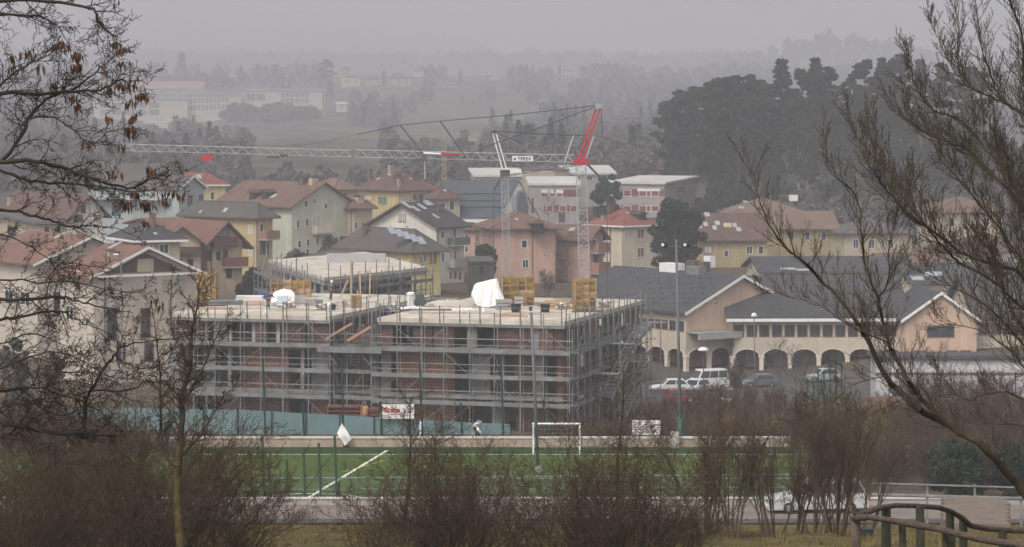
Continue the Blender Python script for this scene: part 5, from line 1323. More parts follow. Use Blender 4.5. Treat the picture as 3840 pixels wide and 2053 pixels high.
h4 = House('arcaded_building', None, 3662, 315, 2, None, 3960, 1180, W_arc, RT_arc, 'gableL', ridge=1040, depth=17, oh=0.7, root=arc_root, zb=ZP(1296, 315), th=0.3)
arcade(h4, 'R', 3662, 3960, 3, 1296, 1340, 1305)
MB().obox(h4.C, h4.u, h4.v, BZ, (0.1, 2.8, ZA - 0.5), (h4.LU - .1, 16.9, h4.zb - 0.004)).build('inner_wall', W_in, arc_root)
for i in range(6): h4.win('R', 3675 + i * 46, 1215, 3705 + i * 46, 1252, fr=M_fr_b)
h5 = House('arcaded_building', None, 2862, 350, 4, None, 3420, 1022, W_arc, RT_arc, 'gableL', ridge=962, depth=14, oh=0.7, root=arc_root, zb=-6)
h5.skylight('R', 2955, 1010, 2.0, 0.8); h5.skylight('R', 3010, 1014, 1.6, 0.7)
h6 = House('arcaded_building', None, 3420, 345, 4, None, 3900, 1060, W_arc, RT_arc, 'gableL', ridge=985, depth=14, oh=0.7, root=arc_root, zb=-6)
for x, y in ((3440, 1045), (3490, 1030), (3515, 1028)): h6.skylight('R', x, y, 1.6, 1.4)

# car park sheet following the ground
xs, yy = np.linspace(6, 46, 24), np.linspace(262, 311, 24)
Yg, Xg = np.meshgrid(yy, xs, indexing='ij'); Zg = ground(Xg, Yg) + 0.05
ix = np.arange(24 * 24).reshape(24, 24)
tag(np_mesh('car_park', np.stack([Xg, Yg, Zg], -1).reshape(-1, 3), np.stack([ix[:-1, :-1], ix[:-1, 1:], ix[1:, 1:], ix[1:, :-1]], -1).reshape(-1, 4), M_asphd, org=(26, 286, -7), smooth=True), kind='structure')

# ------------------------------------------------------------------ cars
M_tyre = mat('tyre_rubber', (0.02, 0.02, 0.021), 0.9, 0.2, 5.0); M_rim = mat('wheel_rim', (0.3, 0.31, 0.32), 0.35, 0.1, 4.0, metal=0.7)
M_cg = mat('car_glass', (0.02, 0.024, 0.028), 0.1, 0.2, 1.0, spec=0.7); M_hl = mat('headlight_lens', (0.6, 0.6, 0.6), 0.15, 0.1, 4.0); M_tl = mat('tail_light_lens', (0.3, 0.015, 0.01), 0.3, 0.1, 4.0)
def car(label, cat, pos, yaw, paint, L=4.2, Wd=1.72, H=1.45, style='hatch', group='cars by the arcades', name='parked_car'):
    """yaw: heading of the bonnet in degrees, 0 = towards +x; pos = point on the ground under its middle"""
    r = thing(name, label, cat, pos, group)
    y = R(yaw); u = Vector((math.cos(y), math.sin(y), 0)); v = Vector((-u.y, u.x, 0)); o = Vector(pos)
    hb = H * 0.58 if style != 'van' else H * 0.5; gc = 0.17
    if style == 'van': low = [(-L / 2, gc + .1), (-L / 2 + .06, hb + .1), (L / 2 - 1.0, hb + .1), (L / 2 - .25, hb - .2), (L / 2, hb - .45), (L / 2, gc)]; cab = (-L / 2 + .1, -L / 2 + .22, L / 2 - 1.55, L / 2 - .95)
    elif style == 'estate': low = [(-L / 2, gc + .1), (-L / 2 + .05, hb), (L / 2 - 1.3, hb), (L / 2 - .2, hb - .17), (L / 2, hb - .4), (L / 2, gc)]; cab = (-L / 2 + .08, -L / 2 + .45, L / 2 - 2.0, L / 2 - 1.25)
    else: low = [(-L / 2, gc + .1), (-L / 2 + .05, hb), (L / 2 - 1.2, hb), (L / 2 - .2, hb - .15), (L / 2, hb - .38), (L / 2, gc)]; cab = (-L / 2 + .12, -L / 2 + .75, L / 2 - 1.9, L / 2 - 1.15)
    def pt(x, s, z): return o + u * x + v * s + BZ * z
    b = MB().extrude([pt(x, -Wd / 2, z) for x, z in low], v * Wd)
    zb_ = hb - 0.01 if style != 'van' else hb + .09
    def cabin(grow, z0, z1):
        w0, w1 = Wd / 2 - .03 + grow, Wd / 2 - .2 + grow
        x0, x1, x2, x3 = cab
        f0 = (z0 - zb_) / (H - zb_); f1 = (z1 - zb_) / (H - zb_)
        lerp = lambda a, c, f: a + (c - a) * f
        q = []
        for f, z in ((f0, z0), (f1, z1)):
            xa, xb, w_ = lerp(x0, x1, f) - grow, lerp(x3, x2, f) + grow, lerp(w0, w1, f)
            q += [pt(xa, -w_, z), pt(xb, -w_, z), pt(xb, w_, z), pt(xa, w_, z)]
        return MB().add(q, [(3, 2, 1, 0), (4, 5, 6, 7), (0, 1, 5, 4), (1, 2, 6, 5), (2, 3, 7, 6), (3, 0, 4, 7)])
    cb = cabin(0, zb_, H); b.add(cb.v, cb.f)
    body = b.build('body', paint, r)
    bv = body.modifiers.new('soft_edges', 'BEVEL'); bv.width = 0.07; bv.segments = 2; bv.limit_method = 'ANGLE'
    # glass: windscreen, rear window, side windows, each a panel standing just proud of the cabin
    x0, x1, x2, x3 = cab; lerp = lambda a, c, f: a + (c - a) * f
    w0, w1 = Wd / 2 - .03, Wd / 2 - .2; e = 0.012
    def edge(f, front): return lerp(x3, x2, f) + e if front else lerp(x0, x1, f) - e
    for front, nm in ((True, 'windscreen'), (False, 'rear_window')):
        q = []
        for f in (0.12, 0.86):
            z = lerp(zb_, H, f); w_ = lerp(w0, w1, f) * .88
            q += [pt(edge(f, front), -w_, z), pt(edge(f, front), w_, z)]
        MB().extrude([q[0], q[1], q[3], q[2]], u * (0.015 if front else -0.015)).build(nm, M_cg, r)
    for sd in (-1, 1):
        n = 3 if style in ('van', 'estate') else 2
        for i in range(n):
            q = []
            for f in (0.15, 0.84):
                xa, xb = lerp(x0, x1, f) + .1, lerp(x3, x2, f) - .1
                s0, s1 = lerp(xa, xb, (i + .04) / n), lerp(xa, xb, (i + .96) / n)
                z = lerp(zb_, H, f); w_ = lerp(w0, w1, f) + e
                q += [pt(s0, sd * w_, z), pt(s1, sd * w_, z)]
            MB().extrude([q[0], q[1], q[3], q[2]], v * (0.014 * sd)).build('side_window', M_cg, r)
        for x in (-L * .31, L * .31):
            b = MB(); rw = 0.31
            A = pt(x, sd * (Wd / 2 - .16), rw); B = pt(x, sd * (Wd / 2 + .02), rw)
            wh = b.bar(A, B, rw, 14).build('wheel', M_tyre, r)
            MB().bar(B, B + v * (0.015 * sd), 0.19, 12).build('rim', M_rim, wh)
        MB().obox(pt(L / 2 - 0.02, sd * (Wd / 2 - .32), hb - .36 if style != 'van' else hb - .42), v, u, BZ, (-.2, 0, -.08), (.2, 0.05, .1)).build('headlight', M_hl, r)
        MB().obox(pt(-L / 2 - 0.02, sd * (Wd / 2 - .18), hb - .2), v, u, BZ, (-.11, -0.02, -.14), (.11, 0.05, .14)).build('tail_light', M_tl, r)
    MB().obox(pt(L / 2, 0, gc + .12), v, u, BZ, (-Wd / 2 + .03, 0, -.1), (Wd / 2 - .03, 0.06, .12)).build('bumper', M_black if style != 'estate' else paint, r)
    for xq, nm in ((L / 2 + .065, 'front_plate'), (-L / 2 - .03, 'rear_plate')): MB().obox(pt(xq, 0, gc + .2), v, u, BZ, (-.25, -.01, -.055), (.25, .01, .055)).build(nm, M_fasw, r)
    for sd in (-1, 1):
        for xq in (-L * .12, L * .1): MB().obox(pt(xq, sd * (Wd / 2 + .002), gc + .15), u, v, BZ, (-.008, -.004, 0), (.008, .004, hb - gc - .18)).build('door_seam', M_black, r)
        MB().obox(pt(L * .16, sd * (Wd / 2 + .05), hb + .06), u, v, BZ, (-.07, -.08, -.05), (.07, .08, .09)).build('wing_mirror', paint, r)
    MB().obox(pt(L / 2 + .01, 0, hb - .42), v, u, BZ, (-.4, 0, -.05), (.4, 0.03, .07)).build('grille', M_black, r)
    return r
def paint(name, c): return mat(name, c, 0.3, 0.05, 0.8, spec=0.5)
P_white = paint('white_car_paint', (0.6, 0.6, 0.585)); P_silver = paint('silver_car_paint', (0.4, 0.42, 0.43)); P_bluegrey = paint('blue_grey_car_paint', (0.11, 0.125, 0.14)); P_red = paint('red_car_paint', (0.2, 0.02, 0.022))
def gpos(px, d): x = XP(px, d); return (x, d, G(x, d) + 0.05)
car('white van parked with its nose towards the left in front of the arches', 'van', gpos(2648, 292), 205, P_white, 4.9, 1.95, 2.25, 'van', name='parked_van')
car('white hatchback left of the floodlight pole at the edge of the car park', 'car', gpos(2512, 281), 185, P_white)
car('white car with a dark windscreen just in front of the van', 'car', gpos(2606, 283), 235, P_white, H=1.5)
car('blue grey car parked under the arches right of the street lamp', 'car', gpos(2842, 298), 200, P_bluegrey)
car('silver car behind the green mesh fence', 'car', gpos(3086, 300), 195, P_silver)
p = onground(2530, 1512, 190); car('red car low behind the floodlight pole', 'car', (p.x, p.y, p.z + 0.02), 97, P_red)
car('large white estate car on the road behind the bare coppiced shrubs', 'car', (XP(3064, 147), 147, 0.02), 183, paint('dirty_white_paint', (0.42, 0.42, 0.41)), 5.5, 1.85, 1.75, 'estate', group='cars on the road')

# ------------------------------------------------------------------ poles and lamps
def flood():
    d = 176.6; base = P(2554, 1700, d); top = P(2536, 915, d)
    r = thing('floodlight_mast', 'tall grey floodlight mast with two dark lamp clusters and a green padded foot', 'floodlight', base)
    MB().bar(base - BZ * 0.5, top, 0.13, 10, 0.07).build('mast', M_greyp, r, smooth=True)
    MB().bar(base, base + (top - base) * 0.17, 0.3, 10, 0.27).build('foot_padding', M_green, r, smooth=True)
    MB().bar(P(2480, 925, d), P(2590, 927, d), 0.05, 6).build('crossbar', M_greyp, r)
    for px in (2490, 2573):
        c = P(px, 917, d - 0.1)
        o = MB().lathe(c + BZ * -0.22, [(0.12, 0), (0.27, 0.08), (0.3, 0.2), (0.22, 0.38), (0.08, 0.42)], 10).build('lamp_head', M_black, r, smooth=True)
        MB().bar(c + Vector((-.1, -0.25, -0.02)), c + Vector((-.1, -0.29, -0.02)), 0.11, 10).build('lens', M_hl, o)
    MB().box(top + Vector((-.06, -.06, 0)), top + Vector((.06, .06, 0.25))).build('top_cap', M_galv, r)
flood()
d = 163; b = MB().bar(P(2018, 1770, d), P(1992, 1172, d), 0.115, 10, 0.085)
r = thing('grey_pole', 'tall plain grey pole rising in front of the scaffolding by the football goal', 'pole', P(2018, 1770, d))
b.build('shaft', M_greyp, r, smooth=True); MB().bar(P(2018, 1770, d) - BZ * .3, P(2018, 1770, d) + BZ * .4, 0.2, 10).build('foot', M_conc, r)
MB().box(P(2006, 1748, d - .2), P(2012, 1740, d + .1)).build('junction_box', M_black, r)
d = 208; base = Vector((XP(462, d), d, G(XP(462, d), d)))
r = thing('lamp_post', 'slim pale grey lamp post in front of the left terracotta houses', 'lamp', base)
MB().bar(base, P(454, 955, d), 0.09, 8, 0.05).build('pole', M_galv, r); MB().bar(P(454, 958, d), P(438, 954, d), 0.05, 6).build('arm', M_galv, r)
MB().ell(P(436, 955, d), 0.25, 0.14, 0.08, 10, 6).build('lamp_head', M_fasw, r, smooth=True)
def dome_lamp(label, px, pyt, d, hd, polem, tilt=0.0, pyb=None):
    base = Vector((XP(px + 4, d), d, G(XP(px + 4, d), d)))
    r = thing('street_lamp', label, 'lamp', base, 'street lamps by the car park')
    t = P(px, pyt + 14, d)
    MB().bar(base - BZ * .2, t, 0.07, 8, 0.05).build('pole', polem, r, smooth=True)
    b = MB().lathe(t + BZ * -0.02, [(0.08, 0), (hd, 0.08), (hd * .98, 0.2), (hd * .7, 0.36), (hd * .25, 0.44), (0.02, 0.45)], 14)
    b.build('lamp_shade', M_fasw, r, smooth=True); MB().bar(t - BZ * .22, t + BZ * 0.02, 0.05, 6).build('neck', polem, r)
dome_lamp('street lamp with big white dome shade on a dark red post by the van', 2637, 1304, 268, 0.55, mat('dark_red_post', (0.11, 0.03, 0.03), 0.5))
dome_lamp('taller street lamp with a small white shade in front of the arcade windows', 2828, 1176, 262, 0.3, M_greyp)
# green mesh fence
r = thing('mesh_fence', 'tall dark green mesh fence with close posts in front of the right arcade', 'fence', P(3060, 1520, 228))
for i, (px, yt, d) in enumerate(((2945, 1480, 222), (2985, 1478, 222), (3018, 1470, 223), (3050, 1430, 226), (3068, 1395, 228), (3090, 1390, 229), (3112, 1335, 231), (3134, 1330, 232), (3154, 1322, 234))):
    z = G(XP(px, d), d); MB().bar((XP(px + 3, d), d, z), P(px, yt, d), 0.07, 6).build('post', M_dgreen, r)
b = MB()
for i in range(22):
    f = i / 21; px = 3050 + 108 * f; d = 226 + 8 * f; zt_ = ZP(1425 - 95 * f, d)
    b.bar((XP(px, d), d, G(XP(px, d), d)), (XP(px, d), d, zt_), 0.018, 4)
for j in range(9):
    b.bar(P(3050, 1430 + j * 14, 226), P(3156, 1330 + j * 20, 234), 0.015, 4)
b.build('mesh', M_green, r)
# low walls on the right
d = 276; r = thing('car_park_wall', 'low dark brown wall along the near edge of the car park', 'wall', P(2580, 1490, d))
x0, x1 = XP(2440, d), XP(2760, d); zt_ = ZP(1462, d)
MB().box((x0, d, G(x0, d) - 1.5), (x1, d + .3, zt_)).build('wall_body', mat('brown_stone', (0.1, 0.065, 0.055), 0.9, 0.2, 0.6), r); MB().box((x0, d - .05, zt_ + .003), (x1, d + .35, zt_ + .1)).build('coping', mat('mauve_stone', (0.26, 0.22, 0.22), 0.9), r)
d = 262; r = thing('long_low_shed', 'long low pale panelled shed with dark flat roof right of the mesh fence', 'shed', P(3560, 1420, d))
x0, x1 = XP(3285, d), XP(3900, d); zt_ = ZP(1346, d)
MB().box((x0, d, G(x0, d) - 1), (x1, d + 4, zt_)).build('wall', mat('pale_lilac_panel', (0.42, 0.4, 0.42), 0.8, 0.12, 0.4), r)
MB().box((x0 - .4, d - .5, zt_ + .003), (x1, d + 4.5, zt_ + .32)).build('roof', mat('dark_roof_sheet', (0.06, 0.05, 0.055), 0.8), r)
for i in range(7): MB().box((x0 + 2.2 * i + .3, d - 0.04, zt_ - 1.25), (x0 + 2.2 * i + 2.1, d + 0.02, zt_ - 0.25)).build('wall_panel', mat('pale_shed_panel', (0.52, 0.5, 0.51), 0.7, 0.1, 0.5), r)
MB().box((x0, d - .12, ZP(1405, d)), (x1, d - .01, ZP(1398, d))).build('ledge', mat('brown_ledge', (0.12, 0.08, 0.07)), r)
d = 214; r = thing('terrace_wall', 'reddish stepped terrace wall on the shrubby slope below the shed', 'wall', P(3280, 1560, d))
for k, (pa, pb_, yt) in enumerate(((3130, 3260, 1545), (3190, 3360, 1515), (3250, 3470, 1490))):
    dd = d + k * 3; MB().box((XP(pa, dd), dd, -7), (XP(pb_, dd), dd + .5, ZP(yt, dd))).build('wall_step', mat('red_brown_stone', (0.17, 0.1, 0.08), 0.9, 0.25, 0.7), r)
# metal barrier and steps at lower right
d = 122; r = thing('road_barrier', 'galvanised road barrier with two rails at the lower right behind the rustic railing', 'barrier', P(3600, 1890, d))
def bars_at(y0, y1, rr, nm):
    MB().bar(P(3270, y0, d), P(3900, y1, d), rr, 6).build(nm, M_galv, r)
bars_at(1813, 1832, 0.045, 'rail'); bars_at(1856, 1872, 0.075, 'rail')
for px in (3300, 3478, 3656, 3830): 
    p = P(px, 1822, d); MB().box((p.x - .05, d + .02, G(p.x, d) - .3), (p.x + .05, d + .12, p.z + .05)).build('post', M_galv, r)
d = 104; r = thing('timber_steps', 'flight of pale timber edged steps beyond the rustic railing', 'steps', P(3640, 1960, d))
for k in range(6):
    dd = d + k * 2.2; x0, x1 = XP(3560, dd), XP(3790, dd); z = ZP(1966 - k * 15, dd)
    MB().box((x0, dd, z - 0.8), (x1, dd + 2.15, z)).build('step', mat('pale_step', (0.15, 0.115, 0.09), 0.9, 0.3, 1.2), r)
heap_p = onground(2630, 1516, 190)
b = MB(); rnd = random.Random(3)
for i in range(16):
    x, z = rnd.uniform(-2.6, 2.6), rnd.uniform(0, 0.5)
    b.obox(heap_p + Vector((x, rnd.uniform(0, 1), z)), Vector((1, rnd.uniform(-.4, .4), rnd.uniform(-.5, .5))).normalized(), Vector((0, 1, 0)), BZ, (-.45, 0, -.05), (.45, .3, .08))
tag(b.build('board_pile', M_tarp, org=heap_p), 'untidy pile of white boards below the dome lamp', 'boards')
# ------------------------------------------------------------------ cranes
M_crg = mat('crane_galvanised', (0.33, 0.34, 0.345), 0.5, 0.12, 1.0, metal=0.3)
M_crw = mat('crane_white_paint', (0.7, 0.69, 0.66), 0.5, 0.08, 1.0)
M_crr = mat('crane_red_paint', (0.4, 0.025, 0.035), 0.45, 0.1, 1.0)
M_cry = mat('crane_ochre_paint', (0.34, 0.26, 0.17), 0.6, 0.12, 1.0)
M_rod = mat('dark_steel_rod', (0.07, 0.07, 0.075), 0.6, 0.1, 1.0)
def lattice4(a, b_, wd, n, rc, rd):
    """square lattice mast between two points"""
    a, b_ = Vector(a), Vector(b_); d = (b_ - a).normalized(); s = Vector((1, 0, 0)); s = (s - d * s.dot(d)).normalized(); t = d.cross(s)
    m = MB(); cs = [(s * i + t * j) * wd / 2 for i, j in ((-1, -1), (1, -1), (1, 1), (-1, 1))]
    for c in cs: m.bar(a + c, b_ + c, rc, 4)
    for k in range(n):
        p, q = a.lerp(b_, k / n), a.lerp(b_, (k + 1) / n); md = a.lerp(b_, (k + .5) / n)
        for f in range(4):
            c0, c1 = cs[f], cs[(f + 1) % 4]
            m.bar(p + c0, md + c1, rd, 4); m.bar(md + c1, q + c0, rd, 4); m.bar(p + c0, p + c1, rd, 4)
    return m
def lattice3(a, b_, hgt, wd, n, rc, rd):
    """triangular jib: a, b_ on the axis of the lower chords, one upper chord"""
    a, b_ = Vector(a), Vector(b_); d = (b_ - a).normalized(); up = (BZ - d * d.z).normalized(); sd = d.cross(up)
    m = MB(); L = [sd * wd / 2, -sd * wd / 2]
    m.bar(a + up * hgt, b_ + up * hgt, rc * 1.15, 5)
    for c in L: m.bar(a + c, b_ + c, rc, 4)
    for k in range(n):
        p, q = a.lerp(b_, k / n), a.lerp(b_, (k + 1) / n); t = a.lerp(b_, (k + .5) / n) + up * hgt
        for c in L: m.bar(p + c, t, rd, 4); m.bar(t, q + c, rd, 4)
        m.bar(p + L[0], p + L[1], rd * .8, 4)
    return m
# big grey crane with red A-frame
d = 262
base = Vector((XP(2206, d), d, G(XP(2206, d), d)))
c1 = thing('tower_crane', 'grey lattice crane with red A-frame head and long jib reaching left over the houses', 'crane', base)
top = P(2178, 612, d)
lattice4(base, top, 0.95, 20, 0.06, 0.038).build('mast', M_crg, c1)
MB().box(base + Vector((-2, -2, -.5)), base + Vector((2, 2, 1.3))).build('base_ballast', M_conc, c1)
MB().box(top + Vector((-.75, -.6, -0.1)), top + Vector((0.75, .6, 0.45))).build('slewing_head', M_crr, c1)
lattice3(P(2150, 609, d), P(1330, 589, d), 0.68, 0.75, 17, 0.045, 0.038).build('jib', M_crg, c1)
lattice3(P(1318, 589, d), P(455, 565, d), 0.62, 0.7, 18, 0.042, 0.036).build('jib', M_crg, c1)
for s in (-0.35, 0.35):
    MB().bar(P(2166, 606, d) + Vector((0, s, 0)), P(2238, 402, d) + Vector((0, s * .35, 0)), 0.13, 4).build('a_frame_leg', M_crr, c1)
    MB().bar(P(2182, 604, d) + Vector((0, s, 0)), P(2250, 408, d) + Vector((0, s * .35, 0)), 0.12, 4).build('a_frame_leg', M_crr, c1)
MB().box(P(2232, 408, d - .4), P(2256, 390, d + .4)).build('head_block', M_crg, c1)
for i, pts in enumerate((((2242, 396), (1918, 432), (1652, 455), (1502, 470), (1335, 506), (1150, 545), (790, 562)), ((2242, 398), (1972, 498), (1860, 537), (1752, 580)))):
    for (xa, ya), (xb, yb) in zip(pts[:-1], pts[1:]): MB().bar(P(xa, ya, d), P(xb, yb, d), 0.048 if xa > 1400 else 0.018, 5).build('pendant_bar', M_rod, c1)
for (xa, ya), (xb, yb) in (((1500, 468), (1590, 584)), ((1650, 454), (1742, 582))): MB().bar(P(xa, ya, d), P(xb, yb, d), 0.075, 5).build('jib_strut', M_rod, c1)
MB().bar(P(2254, 404, d), P(2266, 600, d), 0.035, 5).build('back_stay', M_rod, c1)
MB().bar(P(2190, 604, d), P(2275, 690, d), 0.11, 5).build('rear_strut', M_rod, c1); MB().bar(P(2275, 690, d), (XP(2282, d), d, base.z + 1), 0.04, 5).build('rear_rope', M_rod, c1)
MB().bar(P(1588, 575, d - .5), P(1653, 578, d - .5), 0.11, 8).build('white_tube', M_crw, c1); MB().bar(P(1653, 579, d - .5), P(1724, 581, d - .5), 0.12, 8).build('red_tube', M_crr, c1)
sg = MB().box(P(1921, 606, d - .55), P(1999, 586, d - .5)).build('sign_board', M_crw, c1)
text_mesh('lettering', 'TEREX', 0.46, P(1941, 602, d - .56), (1, 0, 0), M_rod, sg, 0.01, 0.012)
MB().box(P(1926, 602, d - .57), P(1936, 593, d - .56)).build('emblem', mat('brown_emblem', (0.2, 0.11, 0.08)), sg)
# hook block, trolley
MB().box(P(1000, 594, d - .5), P(1046, 586, d + .5)).build('jib_hinge', M_rod, c1); MB().box(P(1050, 590, d - .45), P(1080, 578, d + .45)).build('trolley', M_rod, c1)
MB().box(P(1560, 604, d - .45), P(1600, 594, d + .45)).build('trolley', M_rod, c1); MB().bar(P(1592, 604, d), P(1594, 672, d), 0.035, 5).build('hoist_rope', M_crw, c1)
b = MB().extrude([P(x, y, d - .3) for x, y in ((754, 574), (758, 580), (764, 583), (774, 583), (788, 580), (794, 574), (797, 578), (791, 586), (799, 592), (795, 599), (784, 603), (776, 609), (770, 603), (759, 601), (752, 594), (756, 588), (751, 578))], (0, 0.6, 0))
b.build('hook_block', M_crr, c1)
# white crane
d = 286
base = Vector((XP(1904, d), d, G(XP(1904, d), d)))
c2 = thing('tower_crane', 'white headed lattice crane in front of the pink house, its jib rising to the right', 'crane', base)
top = P(1893, 652, d)
lattice4(base, top, 0.72, 22, 0.055, 0.035).build('mast', M_crg, c2)
MB().box(base + Vector((-1.8, -1.8, -.5)), base + Vector((1.8, 1.8, 1.2))).build('base_ballast', M_conc, c2)
MB().box(top + Vector((-.5, -.5, -0.3)), top + Vector((0.55, .5, 0.4))).build('slewing_head', M_rod, c2)
MB().box(P(1905, 648, d - .5), P(1955, 634, d + .4)).build('machine_deck', M_crw, c2)
for xa, xb in ((1884, 1846), (1899, 1859)):
    for s in (-.3, .3): MB().bar(P(xa, 634, d) + Vector((0, s, 0)), P(xb, 496, d) + Vector((0, s * .4, 0)), 0.085, 4).build('a_frame_leg', M_crw, c2)
MB().box(P(1841, 499, d - .3), P(1862, 490, d + .3)).build('head_block', M_rod, c2)
def P2(px, py): return P(px, py, d + (px - 1900) * 0.03)
lattice3(P2(1908, 658), P2(2496, 574), 0.55, 0.6, 20, 0.035, 0.025).build('jib', mat('dark_crane_grey', (0.2, 0.19, 0.18), 0.6), c2)
for pts in (((1850, 493), (2010, 502), (2150, 509), (2226, 507), (2312, 533), (2496, 566)), ((1852, 495), (1958, 538))):
    for (xa, ya), (xb, yb) in zip(pts[:-1], pts[1:]): MB().bar(P2(xa, ya), P2(xb, yb), 0.05 if xa < 2200 else 0.03, 5).build('pendant_bar', M_rod, c2)
for (xa, ya), (xb, yb) in (((2150, 509), (2114, 622)), ((2228, 507), (2192, 612))): MB().bar(P2(xa, ya), P2(xb, yb), 0.09, 5).build('jib_strut', M_crg, c2)
MB().box(P2(2450, 572), P2(2500, 556)).build('jib_tip', M_rod, c2)
MB().bar(P(1890, 650, d), P(1852, 712, d), 0.11, 5).build('rear_strut', M_rod, c2); MB().bar(P(1852, 712, d), (XP(1850, d), d, base.z + 1), 0.04, 5).build('rear_rope', M_rod, c2)
# ochre crane far behind
d = 642
base = Vector((XP(1668, d), d, G(XP(1668, d), d)))
c3 = thing('tower_crane', 'faint ochre tower crane far behind the skyline roofs', 'crane', base)
lattice4(base, P(1664, 500, d), 1.0, 16, 0.075, 0.05).build('mast', M_cry, c3)
lattice3(P(1660, 512, d), P(1262, 520, d), 0.7, 0.7, 14, 0.06, 0.04).build('jib', M_cry, c3)
lattice3(P(1668, 512, d), P(1796, 511, d), 0.6, 0.7, 5, 0.06, 0.04).build('counter_jib', M_cry, c3)
MB().box(P(1755, 530, d), P(1788, 510, d + 1)).build('counterweight', M_conc, c3)
MB().bar(P(1662, 498, d), P(1655, 458, d), 0.12, 4).build('cat_head', M_cry, c3)
MB().bar(P(1655, 458, d), P(1420, 512, d), 0.03, 4).build('tie_bar', M_cry, c3); MB().bar(P(1655, 458, d), P(1780, 508, d), 0.03, 4).build('tie_bar', M_cry, c3)
# ------------------------------------------------------------------ far buildings
def FD(d): return float(np.interp(d, [600, 700, 760, 812, 960, 1150, 1850], [1106, 1674, 2040, 2162, 2710, 3318, 5978]))
W_inst = stucco('beige_institute_panels', (0.6, 0.51, 0.4)); RT_inst = mat('grey_flat_roof', (0.17, 0.17, 0.175), 0.8, 0.15, 0.1)
inst = thing('institute_building', 'long beige institute with flat grey roof and window grids on the hazy slope', 'building', (XP(780, 2100), 2100, 20))
def flat(root, px0, px1, d, yt, yb, wall, roof, depth=14, rise=1.2):
    d = FD(d); depth *= 2.3; rise *= 2.2
    return House('institute_building', None, px0, d, 0, None, px1, yt, wall, roof, 'shedB', rise=rise, depth=depth, oh=0.4, root=root, zb=ZP(yb + 30, d), th=0.5)
A_ = flat(inst, 352, 701.5, 762, 378, 445, W_inst, RT_inst, 20, 2.2)
B_ = flat(inst, 702, 906.5, 766, 362, 432, W_inst, RT_inst, 20, 1.6); C_ = flat(inst, 907, 1208, 770, 345, 405, W_inst, RT_inst, 18, 1.2)
M_ig = mat('institute_glass', (0.14, 0.16, 0.18), 0.4, 0.15, 0.5)
for y in (386, 412):
    for x in (376, 420, 464, 508, 560): A_.win('R', x, y, x + 38, y + 20, M_ig)
for y in (370, 396):
    for x in range(712, 860, 15): B_.win('R', x, y - (x - 712) * .03, x + 10, y + 18 - (x - 712) * .03, M_ig)
for x in (925, 962): C_.win('R', x, 352, x + 32, 378, M_ig)
for y in (347, 370):
    for x in range(1054, 1160, 18): C_.win('R', x, y, x + 13, y + 18, M_ig)
h = House('institute_building', 'pinkish red roofed complex behind the long institute', 505, 2486, 0, None, 760, 334, W_tan, mat('faded_red_roof', (0.33, 0.19, 0.16), 0.9, 0.1, 0.1), 'gableL', ridge=306, depth=40, oh=0.5, cat='building', zb=20)
for x in (540, 600, 660, 720): h.win('R', x, 338, x + 20, 348, M_ig)
h = House('far_house', 'white low workshop with pale yard below the institute', 536, 1796, 0, None, 628, 460, W_white, RT_white, 'shedB', rise=0.6, depth=8, oh=0.3, cat='building', zb=ZP(482, 1796))
h.win('R', 545, 464, 560, 474, M_ig)
h = House('far_house', 'yellowish low building under the left branches on the slope', 182, 1817, 0, None, 288, 436, W_lemon, RT_grey, 'gableL', ridge=424, depth=8, cat='building', zb=ZP(470, 1817))
h.win('R', 200, 440, 215, 452, M_ig)
def villa(label, px0, px1, d, ye, yb, ridge, wall, roof, kind='hip', group='far houses along the ridge'):
    d = FD(d)
    h = House('far_house', label, px0, d, 6, None, px1, ye, wall, roof, kind, ridge=ridge, depth=(px1 - px0) * d / F * .8, oh=0.5, cat='house', zb=min(ZP(yb + 25, d), G(XP(px0, d), d) - 1), group=group)
    n = max(1, int((px1 - px0) / 26)); wd = (px1 - px0)
    for i in range(n): h.win('R', px0 + wd * (i + .3) / n, ye + (yb - ye) * .2, px0 + wd * (i + .62) / n, ye + (yb - ye) * .48, M_ig)
    return h
v_ = villa('pale yellow villa with a square tower on the hazy ridge', 1282, 1352, 960, 292, 330, 282, W_lemon, RT_brown)
t_ = House('far_house', None, 1276, 2730, 6, None, 1316, 262, W_tan, RT_brown, 'hip', ridge=252, depth=7, oh=0.4, root=v_.r, zb=30); t_.win('R', 1288, 268, 1300, 276, M_ig)
villa('greyish house right of the tower villa on the ridge', 1372, 1432, 970, 300, 326, 286, W_tan, RT_grey)
villa('broad ochre villa with low brown roof among ridge cypresses', 1452, 1540, 960, 296, 342, 274, W_yellow, RT_brown)
villa('small white house above the ochre villa', 1552, 1588, 1100, 268, 284, 262, W_white, RT_grey)
villa('pale house low on the ridge left of the hazy meadow', 1660, 1716, 980, 322, 344, 314, W_tan, RT_brown)
villa('bright white little house on the ridge crest', 1842, 1880, 1080, 292, 310, 284, W_white, RT_white, 'gableR')
villa('white flat roofed house on the slope above the meadow', 1262, 1300, 820, 392, 412, 384, W_white, RT_white, 'shedB')
villa('white low house group at the right end of the institute', 1182, 1292, 775, 438, 456, 432, W_white, RT_grey, 'gableL')
villa('long pale hall with a pink end far across the valley', 2606, 2786, 1850, 252, 276, 246, W_lemon, RT_white, 'shedB', 'far houses on the mountain')
villa('white block on the ridge in front of the far hall', 2100, 2160, 1150, 268, 292, 262, W_white, RT_grey)
